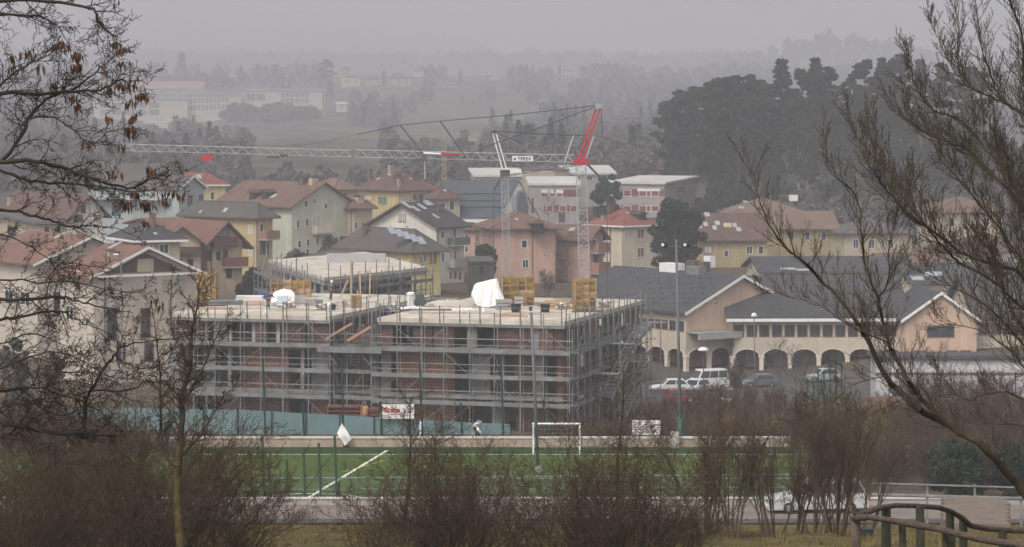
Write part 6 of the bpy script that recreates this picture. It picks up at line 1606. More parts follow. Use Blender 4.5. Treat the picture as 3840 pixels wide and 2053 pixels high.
for lab, px, yt, d, wd in (('slender pale bell tower on the left of the ridge', 844, 232, 3318, 5), ('tall pale bell tower behind the institute roof', 1112, 226, 3318, 7)):
    x = XP(px, d); g = G(x, d); zt_ = ZP(yt, d)
    r = thing('bell_tower', lab, 'tower', (x, d, g))
    MB().box((x - wd / 2, d - wd / 2, g - 1), (x + wd / 2, d + wd / 2, zt_ - 5)).build('shaft', W_tan, r)
    MB().lathe((x, d, zt_ - 4.99), [(wd * .75, 0), (wd * .7, .5), (wd * .35, 2.6), (0.03, 5)], 8).build('spire', RT_grey, r)
    MB().box((x - wd * .25, d - wd / 2 - .06, zt_ - 10), (x + wd * .25, d - wd / 2 - 0.01, zt_ - 6)).build('belfry_opening', M_dark, r)
# faint houses scattered over the mountain
proto = None
specks = [(1745, 68, 3), (1790, 75, 2), (1780, 112, 4), (1715, 108, 2.5), (1625, 147, 2), (2045, 142, 2.6), (1683, 228, 3), (1484, 243, 2), (1542, 246, 3), (1985, 232, 2.6), (1750, 300, 1.6), (2795, 30, 4), (2941, 82, 4), (2835, 138, 2.6), (2775, 180, 3), (2830, 184, 3), (3128, 152, 3), (3182, 150, 2.4), (3026, 182, 3.2), (3122, 204, 2.6), (3195, 212, 2.4), (2965, 22, 2.4), (3085, 45, 2.4), (2100, 60, 2.2), (2330, 120, 2.2), (2480, 90, 2.4), (2230, 205, 2.2), (1390, 120, 2.0), (1200, 100, 2.2), (900, 60, 2.4), (760, 130, 2.2), (1060, 170, 2.2), (620, 210, 2.2), (480, 235, 2.2), (2620, 200, 2.4), (2400, 235, 2.2), (1880, 180, 2.2)]
for i, (px, py, sc) in enumerate(specks):
    p = onground(px, py, 4600, 19200)
    if proto is None:
        proto = thing('far_house', 'pale house speck scattered on the hazy mountainside', 'house', (0, 0, 0), 'house specks on the mountain')
        MB().extrude([(-4, -3, -3), (4, -3, -3), (4, -3, 4), (0, -3, 6.4), (-4, -3, 4)], (0, 7, 0)).build('wall', mat('far_pale_wall', (0.72, 0.66, 0.58)), proto)
        b = MB(); b.extrude([(-4.6, -3.6, 3.7), (0, -3.6, 6.5), (0, -3.6, 6.9), (-4.6, -3.6, 4.1)], (0, 8.2, 0)); b.extrude([(4.6, -3.6, 3.7), (4.6, -3.6, 4.1), (0, -3.6, 6.9), (0, -3.6, 6.5)], (0, 8.2, 0)); b.build('roof', mat('far_pale_roof', (0.5, 0.4, 0.35)), proto)
        o = proto
    else:
        o = proto.copy(); COL.objects.link(o)
        for ch in list(proto.children):
            c = ch.copy(); COL.objects.link(c); c.parent = o
    o.location = p; o.rotation_euler.z = rnd.uniform(-.8, .8); s_ = sc * p.y / 4200 * 0.48; o.scale = (s_ * rnd.uniform(.9, 1.6), s_, s_)

# ------------------------------------------------------------------ woods and single trees
RNG = np.random.default_rng(11)
def leaf_quads(C, size, flat=0.0, elong=1.0, rng=RNG):
    """one randomly turned leaf-size quad at each centre"""
    n = len(C)
    a = rng.normal(size=(n, 3)); a[:, 2] *= (1 - flat); a /= np.linalg.norm(a, axis=1, keepdims=True)
    t = rng.normal(size=(n, 3)); t -= a * (t * a).sum(1, keepdims=True); t /= np.linalg.norm(t, axis=1, keepdims=True)
    s = np.asarray(size) * rng.uniform(0.6, 1.4, size=n); s = s[:, None]
    A, B = a * s * elong, t * s
    V = np.stack([C - A - B * .6, C + A - B, C + A * .8 + B, C - A * .7 + B * .8], axis=1).reshape(-1, 3)
    return V, np.arange(4 * n).reshape(-1, 4)
def foliage(name, c, c2, sc=0.35, rough=0.9):
    m = mat(name, c, rough, 0.3, sc, col2=c2, thr=(0.35, 0.68), spec=0.15)
    return m
F_pine = foliage('pine_needles', (0.009, 0.018, 0.013), (0.042, 0.06, 0.038)); F_ever = foliage('dark_evergreen_leaves', (0.012, 0.022, 0.013), (0.036, 0.055, 0.03), 0.6)
F_bare = foliage('bare_grey_twigs', (0.075, 0.069, 0.062), (0.145, 0.132, 0.116)); F_brown = foliage('brown_winter_twigs', (0.06, 0.042, 0.03), (0.13, 0.095, 0.065), 0.25)
F_far = foliage('far_wood', (0.022, 0.03, 0.024), (0.08, 0.07, 0.055), 0.02); B_bark = mat('grey_brown_bark', (0.07, 0.055, 0.042), 0.95, 0.3, 3.0, 0.3); B_pine = mat('reddish_pine_bark', (0.09, 0.055, 0.04), 0.95, 0.3, 3.0, 0.3)
def clumps(cs, per, rng=RNG):
    """points inside a list of ellipsoids (x,y,z,rx,ry,rz)"""
    out = []
    for (x, y, z, rx, ry, rz) in cs:
        p = rng.normal(size=(per, 3)); p /= np.linalg.norm(p, axis=1, keepdims=True) + 1e-9
        p *= rng.uniform(0.25, 1, size=(per, 1)) ** 0.45
        out.append(p * np.array([rx, ry, rz]) + np.array([x, y, z]))
    return np.concatenate(out)
def pine_proto(seed, H, style):
    rng = np.random.default_rng(seed); cs = []; b = MB()
    lean = rng.uniform(-.04, .04)
    n = (10, 11, 12)[style]
    for k in range(n):
        f = k / (n - 1)
        if style == 0: z = H * (0.5 + 0.48 * f); rad = H * (0.25 * math.sin(math.pi * min(1, .25 + .72 * f)) + .03)
        elif style == 1: z = H * (0.28 + 0.7 * f); rad = H * 0.23 * (1 - f) ** 0.9 + 0.25
        else: z = H * (0.38 + 0.6 * f); rad = H * (0.2 * (1 - abs(f - .45)) + .02)
        for q in range(5 if style != 1 else 4):
            if rng.random() < 0.2: continue
            a = rng.uniform(0, 6.28); rr = rad * rng.uniform(0.25, 1.0)
            c = (rr * math.cos(a) + lean * z, rr * math.sin(a), z + rng.uniform(-.8, .8))
            s = H * rng.uniform(0.04, 0.075) * (1 - .3 * f)
            cs.append((*c, s * 1.45, s * 1.45, s * 0.62))
            b.bar((lean * z, 0, z - 0.8), c, 0.07, 4, 0.03)
    trunk = MB(); trunk.bar((0, 0, -1), (lean * H * .9, 0, H * 0.92), H * .018, 6, H * .005)
    trunk.add(b.v, b.f)
    V, Q = leaf_quads(clumps(cs, 70, rng), 0.28 * H / 16, 0.4, 1.2, rng)
    return trunk, V, Q
def tree_thing(name, label, cat, pos, parts, group=None, rot=0, sc=1.0):
    """parts: list of (name, mesh builder or (V, Q), material) around the origin"""
    r = thing(name, label, cat, (0, 0, 0), group)
    for nm, g, m in parts:
        if isinstance(g, MB): g.build(nm, m, r)
        else: np_mesh(nm, g[0], g[1], m, r)
    r.location = pos; r.rotation_euler.z = rot; r.scale = (sc, sc, sc) if not isinstance(sc, tuple) else sc
    return r
def copy_thing(o, label, pos, rot, sc, group=None):
    c = o.copy(); COL.objects.link(c); c['label'] = label
    if group: c['group'] = group
    for ch in list(o.children):
        d = ch.copy(); COL.objects.link(d); d.parent = c
    c.location = pos; c.rotation_euler.z = rot; c.scale = sc if isinstance(sc, tuple) else (sc, sc, sc)
    return c
# pines of the hill on the right: crowns against the haze
protos = {}
pine_list = [  # photo x, crown top row, distance, style, label
 (2520, 392, 622, 2, 'leftmost dark pine at the foot edge of the pine hill'), (2560, 352, 628, 0, 'round pine just right of the leftmost on the pine hill'), (2610, 340, 630, 0, 'third pine from the left along the pine hill skyline'),
 (2650, 322, 628, 2, 'pine with a lumpy crown left of the narrow dark one'), (2696, 306, 605, 2, 'narrow dark pine standing out left on the skyline'), (2745, 300, 610, 0, 'broad pine right of the narrow dark one'),
 (2812, 296, 612, 0, 'low pine between the broad pine and the tall layered pine'), (2862, 310, 615, 2, 'small pine left of the tall layered one'), (2926, 240, 615, 1, 'tall layered pine rising highest in the middle of the hill'), (3006, 268, 620, 2, 'pointed pine between the two tall layered pines'),
 (3062, 232, 622, 1, 'second tall layered pine with a leaning right neighbour'), (3108, 262, 626, 0, 'flat crowned pine touching the second layered pine'), (3190, 286, 628, 0, 'low pine right of the gap in the skyline'), (3245, 232, 630, 2, 'dense broad topped pine right of the gap'),
 (3310, 230, 632, 1, 'airy pine with sky showing through its branches'), (3380, 212, 634, 2, 'topmost pine at the right end of the skyline'), (3330, 250, 640, 0, 'thin topped pine behind the airy one'), (3450, 230, 636, 1, 'layered pine seen behind the right hand branches'), (3540, 250, 640, 0, 'pine behind thick branches far right on the hill'), (3640, 262, 640, 2, 'last pine at the right end behind branches'),
 (2590, 420, 618, 0, 'lower pine in the front row at the left of the hill'), (2680, 400, 560, 2, 'front row pine under the narrow dark one'), (2770, 385, 575, 0, 'front row pine under the broad one'), (2880, 380, 580, 2, 'front row pine below the tall layered pine'), (2990, 372, 585, 0, 'front row pine below the pointed one'), (3100, 370, 590, 2, 'front row pine under the flat crowned pine'), (3220, 365, 590, 0, 'front row pine below the gap'), (3330, 360, 590, 2, 'front row pine below the airy pine')]
for i, (px, yt, d, st, lab) in enumerate(pine_list):
    x = XP(px, d); g = G(x, d); Ht = ZP(yt, d) - g
    key = (st, i % 2)
    if key not in protos:
        tk, V, Q = pine_proto(20 + i, 17.0, st)
        o = tree_thing('pine_tree', lab, 'pine tree', (x, d, g), [('trunk', tk, B_pine), ('crown', (V, Q), F_pine)], 'pines on the hill', rnd.uniform(0, 6), Ht / 17.0)
        protos[key] = o
    else:
        copy_thing(protos[key], lab, (x, d, g), rnd.uniform(0, 6), (Ht / 17 * rnd.uniform(.9, 1.15), Ht / 17, Ht / 17), 'pines on the hill')
def wood(name, label, pts, H0, H1, per, leaf, m, flat=0.3, elong=1.0, conif=0.3, seed=1, width=0.32):
    """a wood seen as one mass: crowns of leaf clumps at ground points (n,2)"""
    rng = np.random.default_rng(seed)
    n = len(pts); z = ground(pts[:, 0], pts[:, 1]); Hh = rng.uniform(H0, H1, n) * np.clip(0.5 + (pts[:, 1] - 640) / 2200, 0.5, 1.0 if pts[:, 1].max() > 800 else 0.5) / (1 if pts[:, 1].max() > 800 else 0.5)
    con = rng.random(n) < conif
    t = rng.random((n, per)); a = rng.uniform(0, 6.283, (n, per)); q = np.sqrt(rng.random((n, per)))
    rad = np.where(con[:, None], width * .75 * (1.02 - t), width * 1.15 * np.sin(np.pi * np.clip(.12 + .8 * t, 0, 1)) ** .7) * Hh[:, None]
    lob = 1 + 0.3 * np.sin(a * 3 + Hh[:, None] * 7) * np.sin(t * 9 + Hh[:, None])
    C = np.stack([pts[:, 0:1] + np.cos(a) * q * rad * lob, pts[:, 1:2] + np.sin(a) * q * rad * lob, z[:, None] + Hh[:, None] * (0.12 + .88 * t)], -1).reshape(-1, 3)
    V, Q = leaf_quads(C, leaf, flat, elong, rng)
    o = np_mesh(name, V, Q, m, org=(float(pts[:, 0].mean()), float(pts[:, 1].mean()), float(z.mean())))
    return tag(o, label, 'wood', kind='stuff')
def scatter(n, fx, fy, keep=None, seed=1):
    rng = np.random.default_rng(seed); out = []
    while len(out) < n:
        y = fy(rng); px = fx(rng); x = XP(px, y)
        if keep is None or keep(px, x, y): out.append((x, y))
    return np.array(out)
U = lambda a, c: (lambda r: r.uniform(a, c))
# pine hill mass
HILLS = [(px0, px1, y0, y1) for px0, px1, y0, y1 in ((330, 1215, 335, 450), (1250, 1445, 260, 345), (1445, 1560, 262, 345), (1180, 1300, 380, 470), (1640, 1730, 310, 350), (1830, 1890, 280, 315), (2090, 2170, 258, 296), (1700, 2050, 395, 440), (960, 1420, 500, 524), (1500, 1800, 445, 470), (1700, 1800, 270, 330))]
def meadow(px, x, y):   # clearings with pale meadows, and room in front of the far buildings
    g = G(x, y); yb = HY + (EYE - g) / y * F; yt = HY + (EYE - g - 12) / y * F
    return not any(a - 20 < px < c + 20 and yb > y0 and yt < y1 for a, c, y0, y1 in HILLS)
wood('pine_wood', 'dark green pine wood covering the hill on the right', scatter(900, U(2480, 4100), U(530, 680), lambda px, x, y: px > 2650 or (y > 612 and px > 2490), 3), 3.5, 8.0, 170, 0.24, F_pine, .35, 1.5, .92, 4, .27)
wood('bare_wood', 'grey brown bare wood at the foot of the pine hill', scatter(240, U(2300, 4000), U(490, 565), lambda px, x, y: px > 2670, 5), 3, 6.5, 200, 0.25, F_bare, 0, 2.2, .05, 6)
wood('valley_wood', 'dark mixed wood on the slope behind the village roofs', scatter(1600, U(-300, 2700), lambda r: 655 * (1600 / 655) ** r.random(), meadow, 7), 6, 12, 160, 0.5, F_bare, .1, 1.8, .12, 8)
wood('valley_conifers', 'dark conifers sprinkled through the hazy valley slope', scatter(170, U(-300, 2700), U(700, 2320), meadow, 9), 9, 24, 200, 0.6, F_ever, .3, 1.2, .9, 10, .24)
wood('ridge_wood', 'hazy wood along the ridge beyond the valley', scatter(1300, U(-300, 4200), U(1610, 3360), meadow, 11), 8, 16, 110, 1.1, F_bare, .1, 1.6, .3, 12, .4)
wood('far_hill_wood', 'faint wood on the far hill above the pines', scatter(380, U(2500, 4300), U(3850, 4480), None, 13), 11, 23, 60, 2.4, F_far, .1, 1.3, .3, 14)
mp = scatter(4600, U(-500, 4400), lambda r: 4750 * (19000 / 4750) ** r.random(), lambda px, x, y: math.sin(x / 580 + y / 2200) + math.sin(x / 250 - y / 920) * .8 + math.sin(y / 560 + x / 1400) * .5 > -0.2, 15)
wood('mountain_wood', 'patchy woods fading into the haze on the mountainside', mp, 16, 40, 26, 8.5, F_far, .2, 1.3, .2, 16, 0.8)
# single conifers and cypresses on the ridge
CLUMP = []
def conifer_proto(seed, H, rw, m_leaf=0.4):
    rng = np.random.default_rng(seed); cs = []
    for k in range(14):
        f = k / 13; z = H * (.1 + .88 * f); rad = H * rw * (1 - f) ** .8 + .12
        for q in range(5):
            a = rng.uniform(0, 6.28); rr = rad * rng.uniform(.3, 1); s = H * .06
            cs.append((rr * math.cos(a), rr * math.sin(a), z, s * 1.2, s * 1.2, s * .8))
    tk = MB().bar((0, 0, -1), (0, 0, H * .95), H * .018, 6, .03)
    V, Q = leaf_quads(clumps(cs, 50, rng), m_leaf * .7, .3, 1.2, rng)
    return tk, V, Q
cp = {}
for i, (px, yt, d, kd, lab) in enumerate(((1440, 268, 960, 'cypress', 'dark cypress left of the ochre villa on the ridge'), (1595, 262, 1000, 'cypress', 'dark cypress in front of the white house on the ridge'), (1727, 268, 1000, 'conifer', 'cone shaped conifer near the pale ridge house'), (1826, 286, 1080, 'cypress', 'thin little cypress left of the bright white house'), (1905, 262, 1080, 'conifer', 'conifer right of the bright white house on the crest'), (1974, 244, 1100, 'cypress', 'left one of a pair of tall ridge cypresses'), (1998, 246, 1100, 'cypress', 'right one of a pair of tall ridge cypresses'), (2098, 248, 1120, 'cypress', 'cypress touching the white block on the ridge'), (2266, 254, 1150, 'conifer', 'lone conifer on the right of the ridge crest'), (1732, 362, 860, 'conifer', 'left conifer on the hazy slope below the ridge'), (1800, 356, 880, 'conifer', 'right conifer on the hazy slope below the ridge'),
        (682, 202, 1050, 'conifer', 'broad tall conifer behind the pinkish red roof'), (966, 248, 1000, 'conifer', 'spruce behind the middle of the institute'), (1032, 244, 1000, 'conifer', 'spruce left of the tall bell tower'), (590, 240, 1050, 'cypress', 'slim conifer left of the broad tall one'), (905, 262, 990, 'conifer', 'small spruce behind the institute left of its middle'), (1085, 300, 930, 'conifer', 'low spruce at the foot of the bell tower'), (1240, 300, 900, 'conifer', 'dark conifer beside the tower villa'))):
    d = FD(d); x = XP(px, d); g = G(x, d); Ht = max(5, ZP(yt, d) - g); nm = 'cypress_tree' if kd == 'cypress' else 'conifer_tree'
    if kd not in cp:
        tk, V, Q = conifer_proto(50 + i, 12, .12 if kd == 'cypress' else .24, .5)
        cp[kd] = tree_thing(nm, lab, kd, (x, d, g), [('trunk', tk, B_bark), ('crown', (V, Q), F_ever)], 'trees on the ridge', 0, Ht / 12)
    else: copy_thing(cp[kd], lab, (x, d, g), rnd.uniform(0, 6), Ht / 12, 'trees on the ridge')
tk, V, Q = pine_proto(77, 17, 0); d = 2568; x = XP(1224, d); g = G(x, d)
tree_thing('umbrella_pine', 'umbrella pine with flat crown beside the tower villa', 'pine tree', (x, d, g), [('trunk', tk, B_pine), ('crown', (V, Q), F_ever)], 'trees on the ridge', 1, (ZP(228, d) - g) / 17)
for px, yt, wd, lab in ((905, 385, 150, 'dark bushy tree clump in front of the middle of the institute'), (1040, 392, 170, 'wide dark tree clump below the right part of the institute'), (1150, 398, 120, 'small dark tree clump under the right end of the institute')):
    CLUMP.append((px, yt, wd, lab))
# trees among the village houses
def round_ever(label, px, yt, yb, wd, d, seed, m=F_ever, name='evergreen_tree', cat='tree', leaf=.17, n=60, group=None, zbase=None):
    x = XP(px, d); g = G(x, d); zt_, zb_ = ZP(yt, d), g + (0.1 if name != 'evergreen_tree' or d < 340 else 1.0); rw = wd * d / F / 2; rng = np.random.default_rng(seed); cs = []
    H = zt_ - zb_
    for i in range(n):
        a = rng.uniform(0, 6.28); u_ = rng.uniform(-1, 1); q = rng.uniform(.55, 1.0)
        pr = math.sqrt(max(0, 1 - u_ * u_)) * (1 + .15 * math.sin(3 * a + 4 * u_)) * (1.08 if u_ < 0 else 1)
        s = rw * rng.uniform(.18, .3)
        cs.append((rw * .86 * pr * q * math.cos(a), rw * .86 * pr * q * math.sin(a), (zt_ + zb_) / 2 - g + u_ * q * H * .47, s, s, s * .8))
    tk = MB().bar((0, 0, -.6), (0, 0, H * .5 + zb_ - g), max(.12, rw * .08), 8, rw * .03)
    for c in cs[::4]: tk.bar((0, 0, (zb_ - g) + H * .2), c[:3], .06, 4, .02)
    V, Q = leaf_quads(clumps(cs, 130, rng), leaf, .1, 1.2, rng)
    return tree_thing(name, label, cat, (x, d, g), [('trunk', tk, B_bark), ('crown', (V, Q), m)], group)
for px, yt, wd, lab in CLUMP: round_ever(lab, px, yt, 475, wd, FD(765) - 60, px, F_bare, 'tree_clump', 'trees', .7, 40)
round_ever('big dark round evergreen in front of the cream house with red roof', 2538, 742, 1010, 205, 405, 1, n=90)
round_ever('dark conifer below the school roof behind the red roofed house', 2282, 650, 790, 125, 520, 2, leaf=.22)
round_ever('dark bushy tree between the school and the ochre house', 2650, 725, 860, 130, 500, 3, leaf=.22); round_ever('dark bushy tree with pale gaps right of the school', 2725, 680, 860, 150, 520, 4, leaf=.22); round_ever('bluish dark tree at the foot of the wooded hill', 2800, 690, 830, 110, 525, 5, leaf=.22)
round_ever('dark green clipped bush at the left end of the rear slab', 945, 1000, 1060, 120, 330, 6, leaf=.2); round_ever('dark hedge bush between the white house and the pink house', 1815, 905, 1000, 90, 385, 7, leaf=.22)
round_ever('dull twiggy shrub on the lawn at the left picture edge', 50, 1215, 1310, 120, 230, 8, F_bare, 'twiggy_shrub', 'shrub', .09); round_ever('round dark shrub in front of the left apartment house', 205, 1300, 1380, 80, 225, 9, F_brown, 'twiggy_shrub', 'shrub', .08)
round_ever('grey hedge in front of the yellow house at the scaffolding', 1125, 940, 985, 120, 372, 10, F_bare, 'garden_hedge', 'hedge', .2)
round_ever('small round hedge beside the green house wall', 1232, 880, 910, 60, 415, 12, F_bare, 'garden_hedge', 'hedge', .2)
# ------------------------------------------------------------------ bare trees and shrubs of the park
B_dark = mat('dark_wet_bark', (0.034, 0.026, 0.019), 0.9, 0.4, 6.0, 0.3); B_olive = mat('mossy_brown_bark', (0.042, 0.032, 0.018), 0.9, 0.5, 5.0, 0.3)
B_lichen = mat('lichen_yellow_bark', (0.05, 0.035, 0.018), 0.9, 0.3, 4.0, 0.4, col2=(0.14, 0.11, 0.022), thr=(0.46, 0.7))
B_shrub = mat('brown_shrub_twigs', (0.06, 0.038, 0.021), 0.95, 0.45, 1.2); B_cop = mat('coppice_stems', (0.085, 0.058, 0.038), 0.9, 0.3, 3.0); B_ytw = mat('yellow_brown_twigs', (0.16, 0.105, 0.028), 0.9, 0.3, 2.5); B_redtw = mat('red_brown_twigs', (0.085, 0.046, 0.03), 0.9, 0.3, 2.0)
M_pod = mat('brown_seed_pods', (0.11, 0.055, 0.028), 0.7, 0.35, 12.0)
def rot_about(v, ax, a):
    c, s_ = math.cos(a), math.sin(a)
    return v * c + ax.cross(v) * s_ + ax * (ax.dot(v) * (1 - c))
def grow(S_, p, d, L, r, lvl, pr, rn):
    """one branch with wobble, then its children; rows are appended to S_[lvl]"""
    n = pr['steps'][lvl]; st = L / n; p = Vector(p); d = Vector(d).normalized(); pts = [(p, r)]
    for i in range(n):
        d = (d + Vector((rn.gauss(0, 1), rn.gauss(0, 1), rn.gauss(0, 1))) * pr['wob'][lvl] + BZ * pr['trop'][lvl]).normalized()
        q = p + d * st; r2 = max(pr['rmin'], r * (1 - (i + 1) / n * (1 - pr['tip'])))
        ra = pts[-1][1]
        S_.append((p.x, p.y, p.z, ra, q.x, q.y, q.z, r2, lvl)); pts.append((q, r2)); p = q
    if lvl + 1 < len(pr['steps']):
        children(S_, pts, L, lvl, pr, rn)
def children(S_, pts, L, lvl, pr, rn, t0=None, num=None):
    num = num if num is not None else pr['num'][lvl]; k = len(pts) - 1
    t0 = pr['t0'][lvl] if t0 is None else t0
    for c in range(num):
        t = t0 + (1 - t0) * (c + rn.random()) / num
        i = min(k - 1, int(t * k)); f = t * k - i
        a, b_ = pts[i], pts[i + 1]; q = a[0].lerp(b_[0], f); ax = (b_[0] - a[0]).normalized()
        h = ax.cross(Vector((rn.gauss(0, 1), rn.gauss(0, 1), rn.gauss(0, 1)))).normalized()
        d = rot_about(ax, h, R(rn.gauss(pr['ang'][lvl], 11)))
        if 'up' in pr: d = (d + BZ * pr['up'][lvl]).normalized()
        rr = (a[1] * (1 - f) + b_[1] * f) * rn.uniform(.45, .7)
        grow(S_, q, d, L * pr['ratio'][lvl] * rn.uniform(.6, 1.15) * (1 - .45 * t), max(pr['rmin'], min(rr, pr['rmax'][lvl + 1])), lvl + 1, pr, rn)
def limb(S_, px, rn, pr, num, d0=22.0, dj=1.2, r0=0.03, r1=0.008, L=1.2, lvl=0, t0=0.05, dend=None):
    """a limb drawn through photo pixels at wandering depth, with children along it"""
    n = len(px); pts = []; dd = d0; dend = d0 if dend is None else dend
    for i, (x, y) in enumerate(px):
        f = i / max(1, n - 1)
        pts.append((P(x, y, d0 + (dend - d0) * f + rn.uniform(-dj, dj) * .5), r0 + (r1 - r0) * f))
    fine = [pts[0]]
    for i in range(n - 1):
        p0, p1, p2, p3 = pts[max(0, i - 1)][0], pts[i][0], pts[i + 1][0], pts[min(n - 1, i + 2)][0]
        for k in range(1, 5):
            t = k / 4
            q = .5 * ((2 * p1) + (p2 - p0) * t + (2 * p0 - 5 * p1 + 4 * p2 - p3) * t * t + (3 * p1 - p0 - 3 * p2 + p3) * t ** 3)
            fine.append((q + Vector((rn.gauss(0, .006), 0, rn.gauss(0, .006))), pts[i][1] * (1 - t) + pts[i + 1][1] * t))
    for a, b_ in zip(fine[:-1], fine[1:]): S_.append((*a[0], a[1], *b_[0], b_[1], 0))
    children(S_, fine, L, lvl, pr, rn, t0, num)
    return fine
def twig_parts(S_, parent, m_thick, m_thin, rt=0.012, nm=('trunk', 'twigs')):
    A = np.array(S_); thick = A[:, 3] > rt
    if thick.any():
        V, Q = seg_mesh(A[thick], 7); np_mesh(nm[0], V, Q, m_thick, parent, smooth=True)
    if (~thick).any():
        V, Q = seg_mesh(A[~thick], 3); np_mesh(nm[1], V, Q, m_thin, parent, smooth=True)

# --- left tree: robinia with hanging pods, its trunk beyond the picture edge
rn = random.Random(3)
PL = dict(steps=(5, 6, 5, 3), wob=(.1, .2, .25, .28), trop=(0.02, 0.02, -0.01, -0.02), rmin=0.002, tip=.3, num=(7, 7, 3), ang=(48, 46, 45), ratio=(.6, .55, .5), t0=(.1, .12, .15), rmax=(.06, .0062, .004, .0028))
S_ = []
x0 = XP(-430, 22); gz = G(x0, 22)
lt = thing('bare_robinia', 'bare dark branched tree with hanging brown seed pods at the left picture edge', 'tree', (x0, 22, gz))
S_ += [(x0, 22, gz - .5, .17, x0 + .05, 22, gz + 2.4, .14, 0), (x0 + .05, 22, gz + 2.4, .14, x0 - .03, 22.1, 20.5, .11, 0), (x0 - .03, 22.1, 20.5, .11, x0 + .1, 22, 23.6, .07, 0)]
LIMBS = [  # photo pixels from the trunk outwards, start radius, end radius, twigs
 ([(-430, 250), (-200, 60), (0, 5), (224, 8), (350, 40), (366, 76), (401, 122), (447, 142)], .03, .004, 17, .75),
 ([(-430, 420), (-150, 150), (0, 60), (110, 60), (210, 95), (262, 170)], .026, .004, 18, .7),
 ([(-430, 480), (-120, 420), (0, 325), (66, 264), (168, 213), (220, 170)], .024, .004, 17, .7),
 ([(-430, 520), (-200, 400), (0, 356), (178, 351), (284, 343), (376, 335), (457, 300), (559, 315)], .034, .004, 24, .75),
 ([(-430, 820), (-160, 700), (0, 610), (97, 488), (102, 447), (178, 371), (274, 335), (356, 274), (422, 218), (470, 180)], .032, .004, 28, .75),
 ([(102, 447), (200, 440), (290, 500), (340, 540), (420, 490), (520, 480)], .012, .003, 15, .6),
 ([(-430, 850), (-160, 650), (0, 612), (127, 605), (254, 635), (345, 671), (480, 704), (559, 676), (640, 640)], .036, .004, 26, .7),
 ([(0, 640), (110, 680), (260, 690), (380, 700), (520, 720), (687, 672)], .02, .003, 22, .55),
 ([(-430, 1000), (-180, 800), (0, 788), (140, 812), (220, 836), (288, 856), (320, 848), (420, 850), (520, 890)], .022, .003, 14, .6),
 ([(-430, 1250), (-160, 1130), (0, 1124), (160, 1118), (240, 1118), (311, 1134), (400, 1160), (500, 1176)], .026, .004, 18, .75),
 ([(-430, 1330), (-160, 1220), (0, 1200), (80, 1188), (180, 1172), (248, 1176), (300, 1204), (372, 1232), (452, 1284)], .024, .004, 18, .7),
 ([(240, 1118), (180, 1100), (205, 1010), (260, 985), (330, 1000), (420, 1030)], .012, .003, 10, .5),
 ([(-430, 1600), (-160, 1500), (0, 1470), (100, 1454), (168, 1452), (224, 1398), (296, 1394), (312, 1360)], .024, .004, 17, .7),
 ([(168, 1452), (224, 1480), (312, 1508), (400, 1560), (430, 1580)], .012, .003, 13, .6),
 ([(-430, 1660), (-160, 1560), (0, 1585), (80, 1600), (160, 1616), (240, 1628), (330, 1632), (424, 1632)], .036, .012, 22, .75),
 ([(305, 1640), (312, 1615), (320, 1512), (344, 1460), (400, 1370), (432, 1332), (456, 1300), (560, 1280), (712, 1260), (780, 1260)], .024, .004, 20, .7),
 ([(348, 1466), (480, 1464), (540, 1432), (600, 1432), (688, 1464), (760, 1500)], .014, .003, 14, .6),
 ([(-430, 1700), (-100, 1650), (0, 1640), (60, 1610), (110, 1540), (150, 1500), (240, 1490)], .02, .004, 14, .6),
 ([(120, 1600), (190, 1640), (215, 1690), (260, 1735), (370, 1740), (450, 1700)], .012, .004, 10, .5),
 ([(-200, 900), (0, 880), (120, 930), (220, 1000), (300, 1080)], .012, .003, 14, .7),
 ([(-200, 1300), (0, 1290), (110, 1250), (230, 1290), (330, 1350)], .012, .003, 14, .7),
 ([(-250, 1420), (0, 1380), (140, 1330), (260, 1330), (380, 1400), (470, 1420)], .014, .003, 18, .8),
 ([(-250, 1560), (0, 1530), (120, 1450), (250, 1400), (340, 1390)], .013, .003, 16, .8),
 ([(-250, 1080), (0, 1050), (150, 1060), (280, 1060), (420, 1090), (540, 1100)], .014, .003, 18, .75),
 ([(432, 1332), (520, 1380), (600, 1370), (690, 1340)], .009, .003, 12, .6),
 ([(320, 1512), (240, 1560), (170, 1540), (90, 1560)], .009, .003, 12, .6),
]
for pts, r0, r1, num, Lg in LIMBS:
    limb(S_, pts, rn, PL, int(num * (1.25 if pts[-1][1] < 1000 else 1.1)), d0=22 + rn.uniform(-.6, .9), dj=.5, r0=r0 * .68, r1=r1 * .8, L=Lg, lvl=0, t0=.25 if pts[0][0] == -430 else .06)
twig_parts(S_, lt, B_dark, B_dark, .008, ('trunk', 'twigs'))
A = np.array(S_); prj = np.stack([A[:, 4] / A[:, 5] * F + CX, HY + (EYE - A[:, 6]) / A[:, 5] * F], 1)
cl = [(290, 200, 26), (285, 245, 20), (208, 168, 12), (240, 160, 9), (440, 160, 6), (462, 178, 10), (486, 305, 12), (455, 310, 10), (282, 360, 14), (290, 400, 10), (410, 330, 7), (500, 390, 10), (480, 420, 6), (495, 480, 12), (480, 490, 8), (570, 630, 8), (545, 365, 7), (520, 350, 6), (430, 645, 8), (500, 720, 14), (480, 760, 12), (545, 770, 12), (570, 800, 8), (640, 810, 4), (655, 720, 6), (385, 240, 4), (460, 235, 5), (60, 200, 8), (120, 190, 8), (85, 245, 7), (50, 250, 5), (205, 310, 7), (380, 430, 6), (615, 1130, 4), (560, 1150, 3), (450, 535, 4), (330, 530, 4), (690, 730, 4), (445, 5, 3), (150, 250, 6), (600, 720, 6)]
V = []
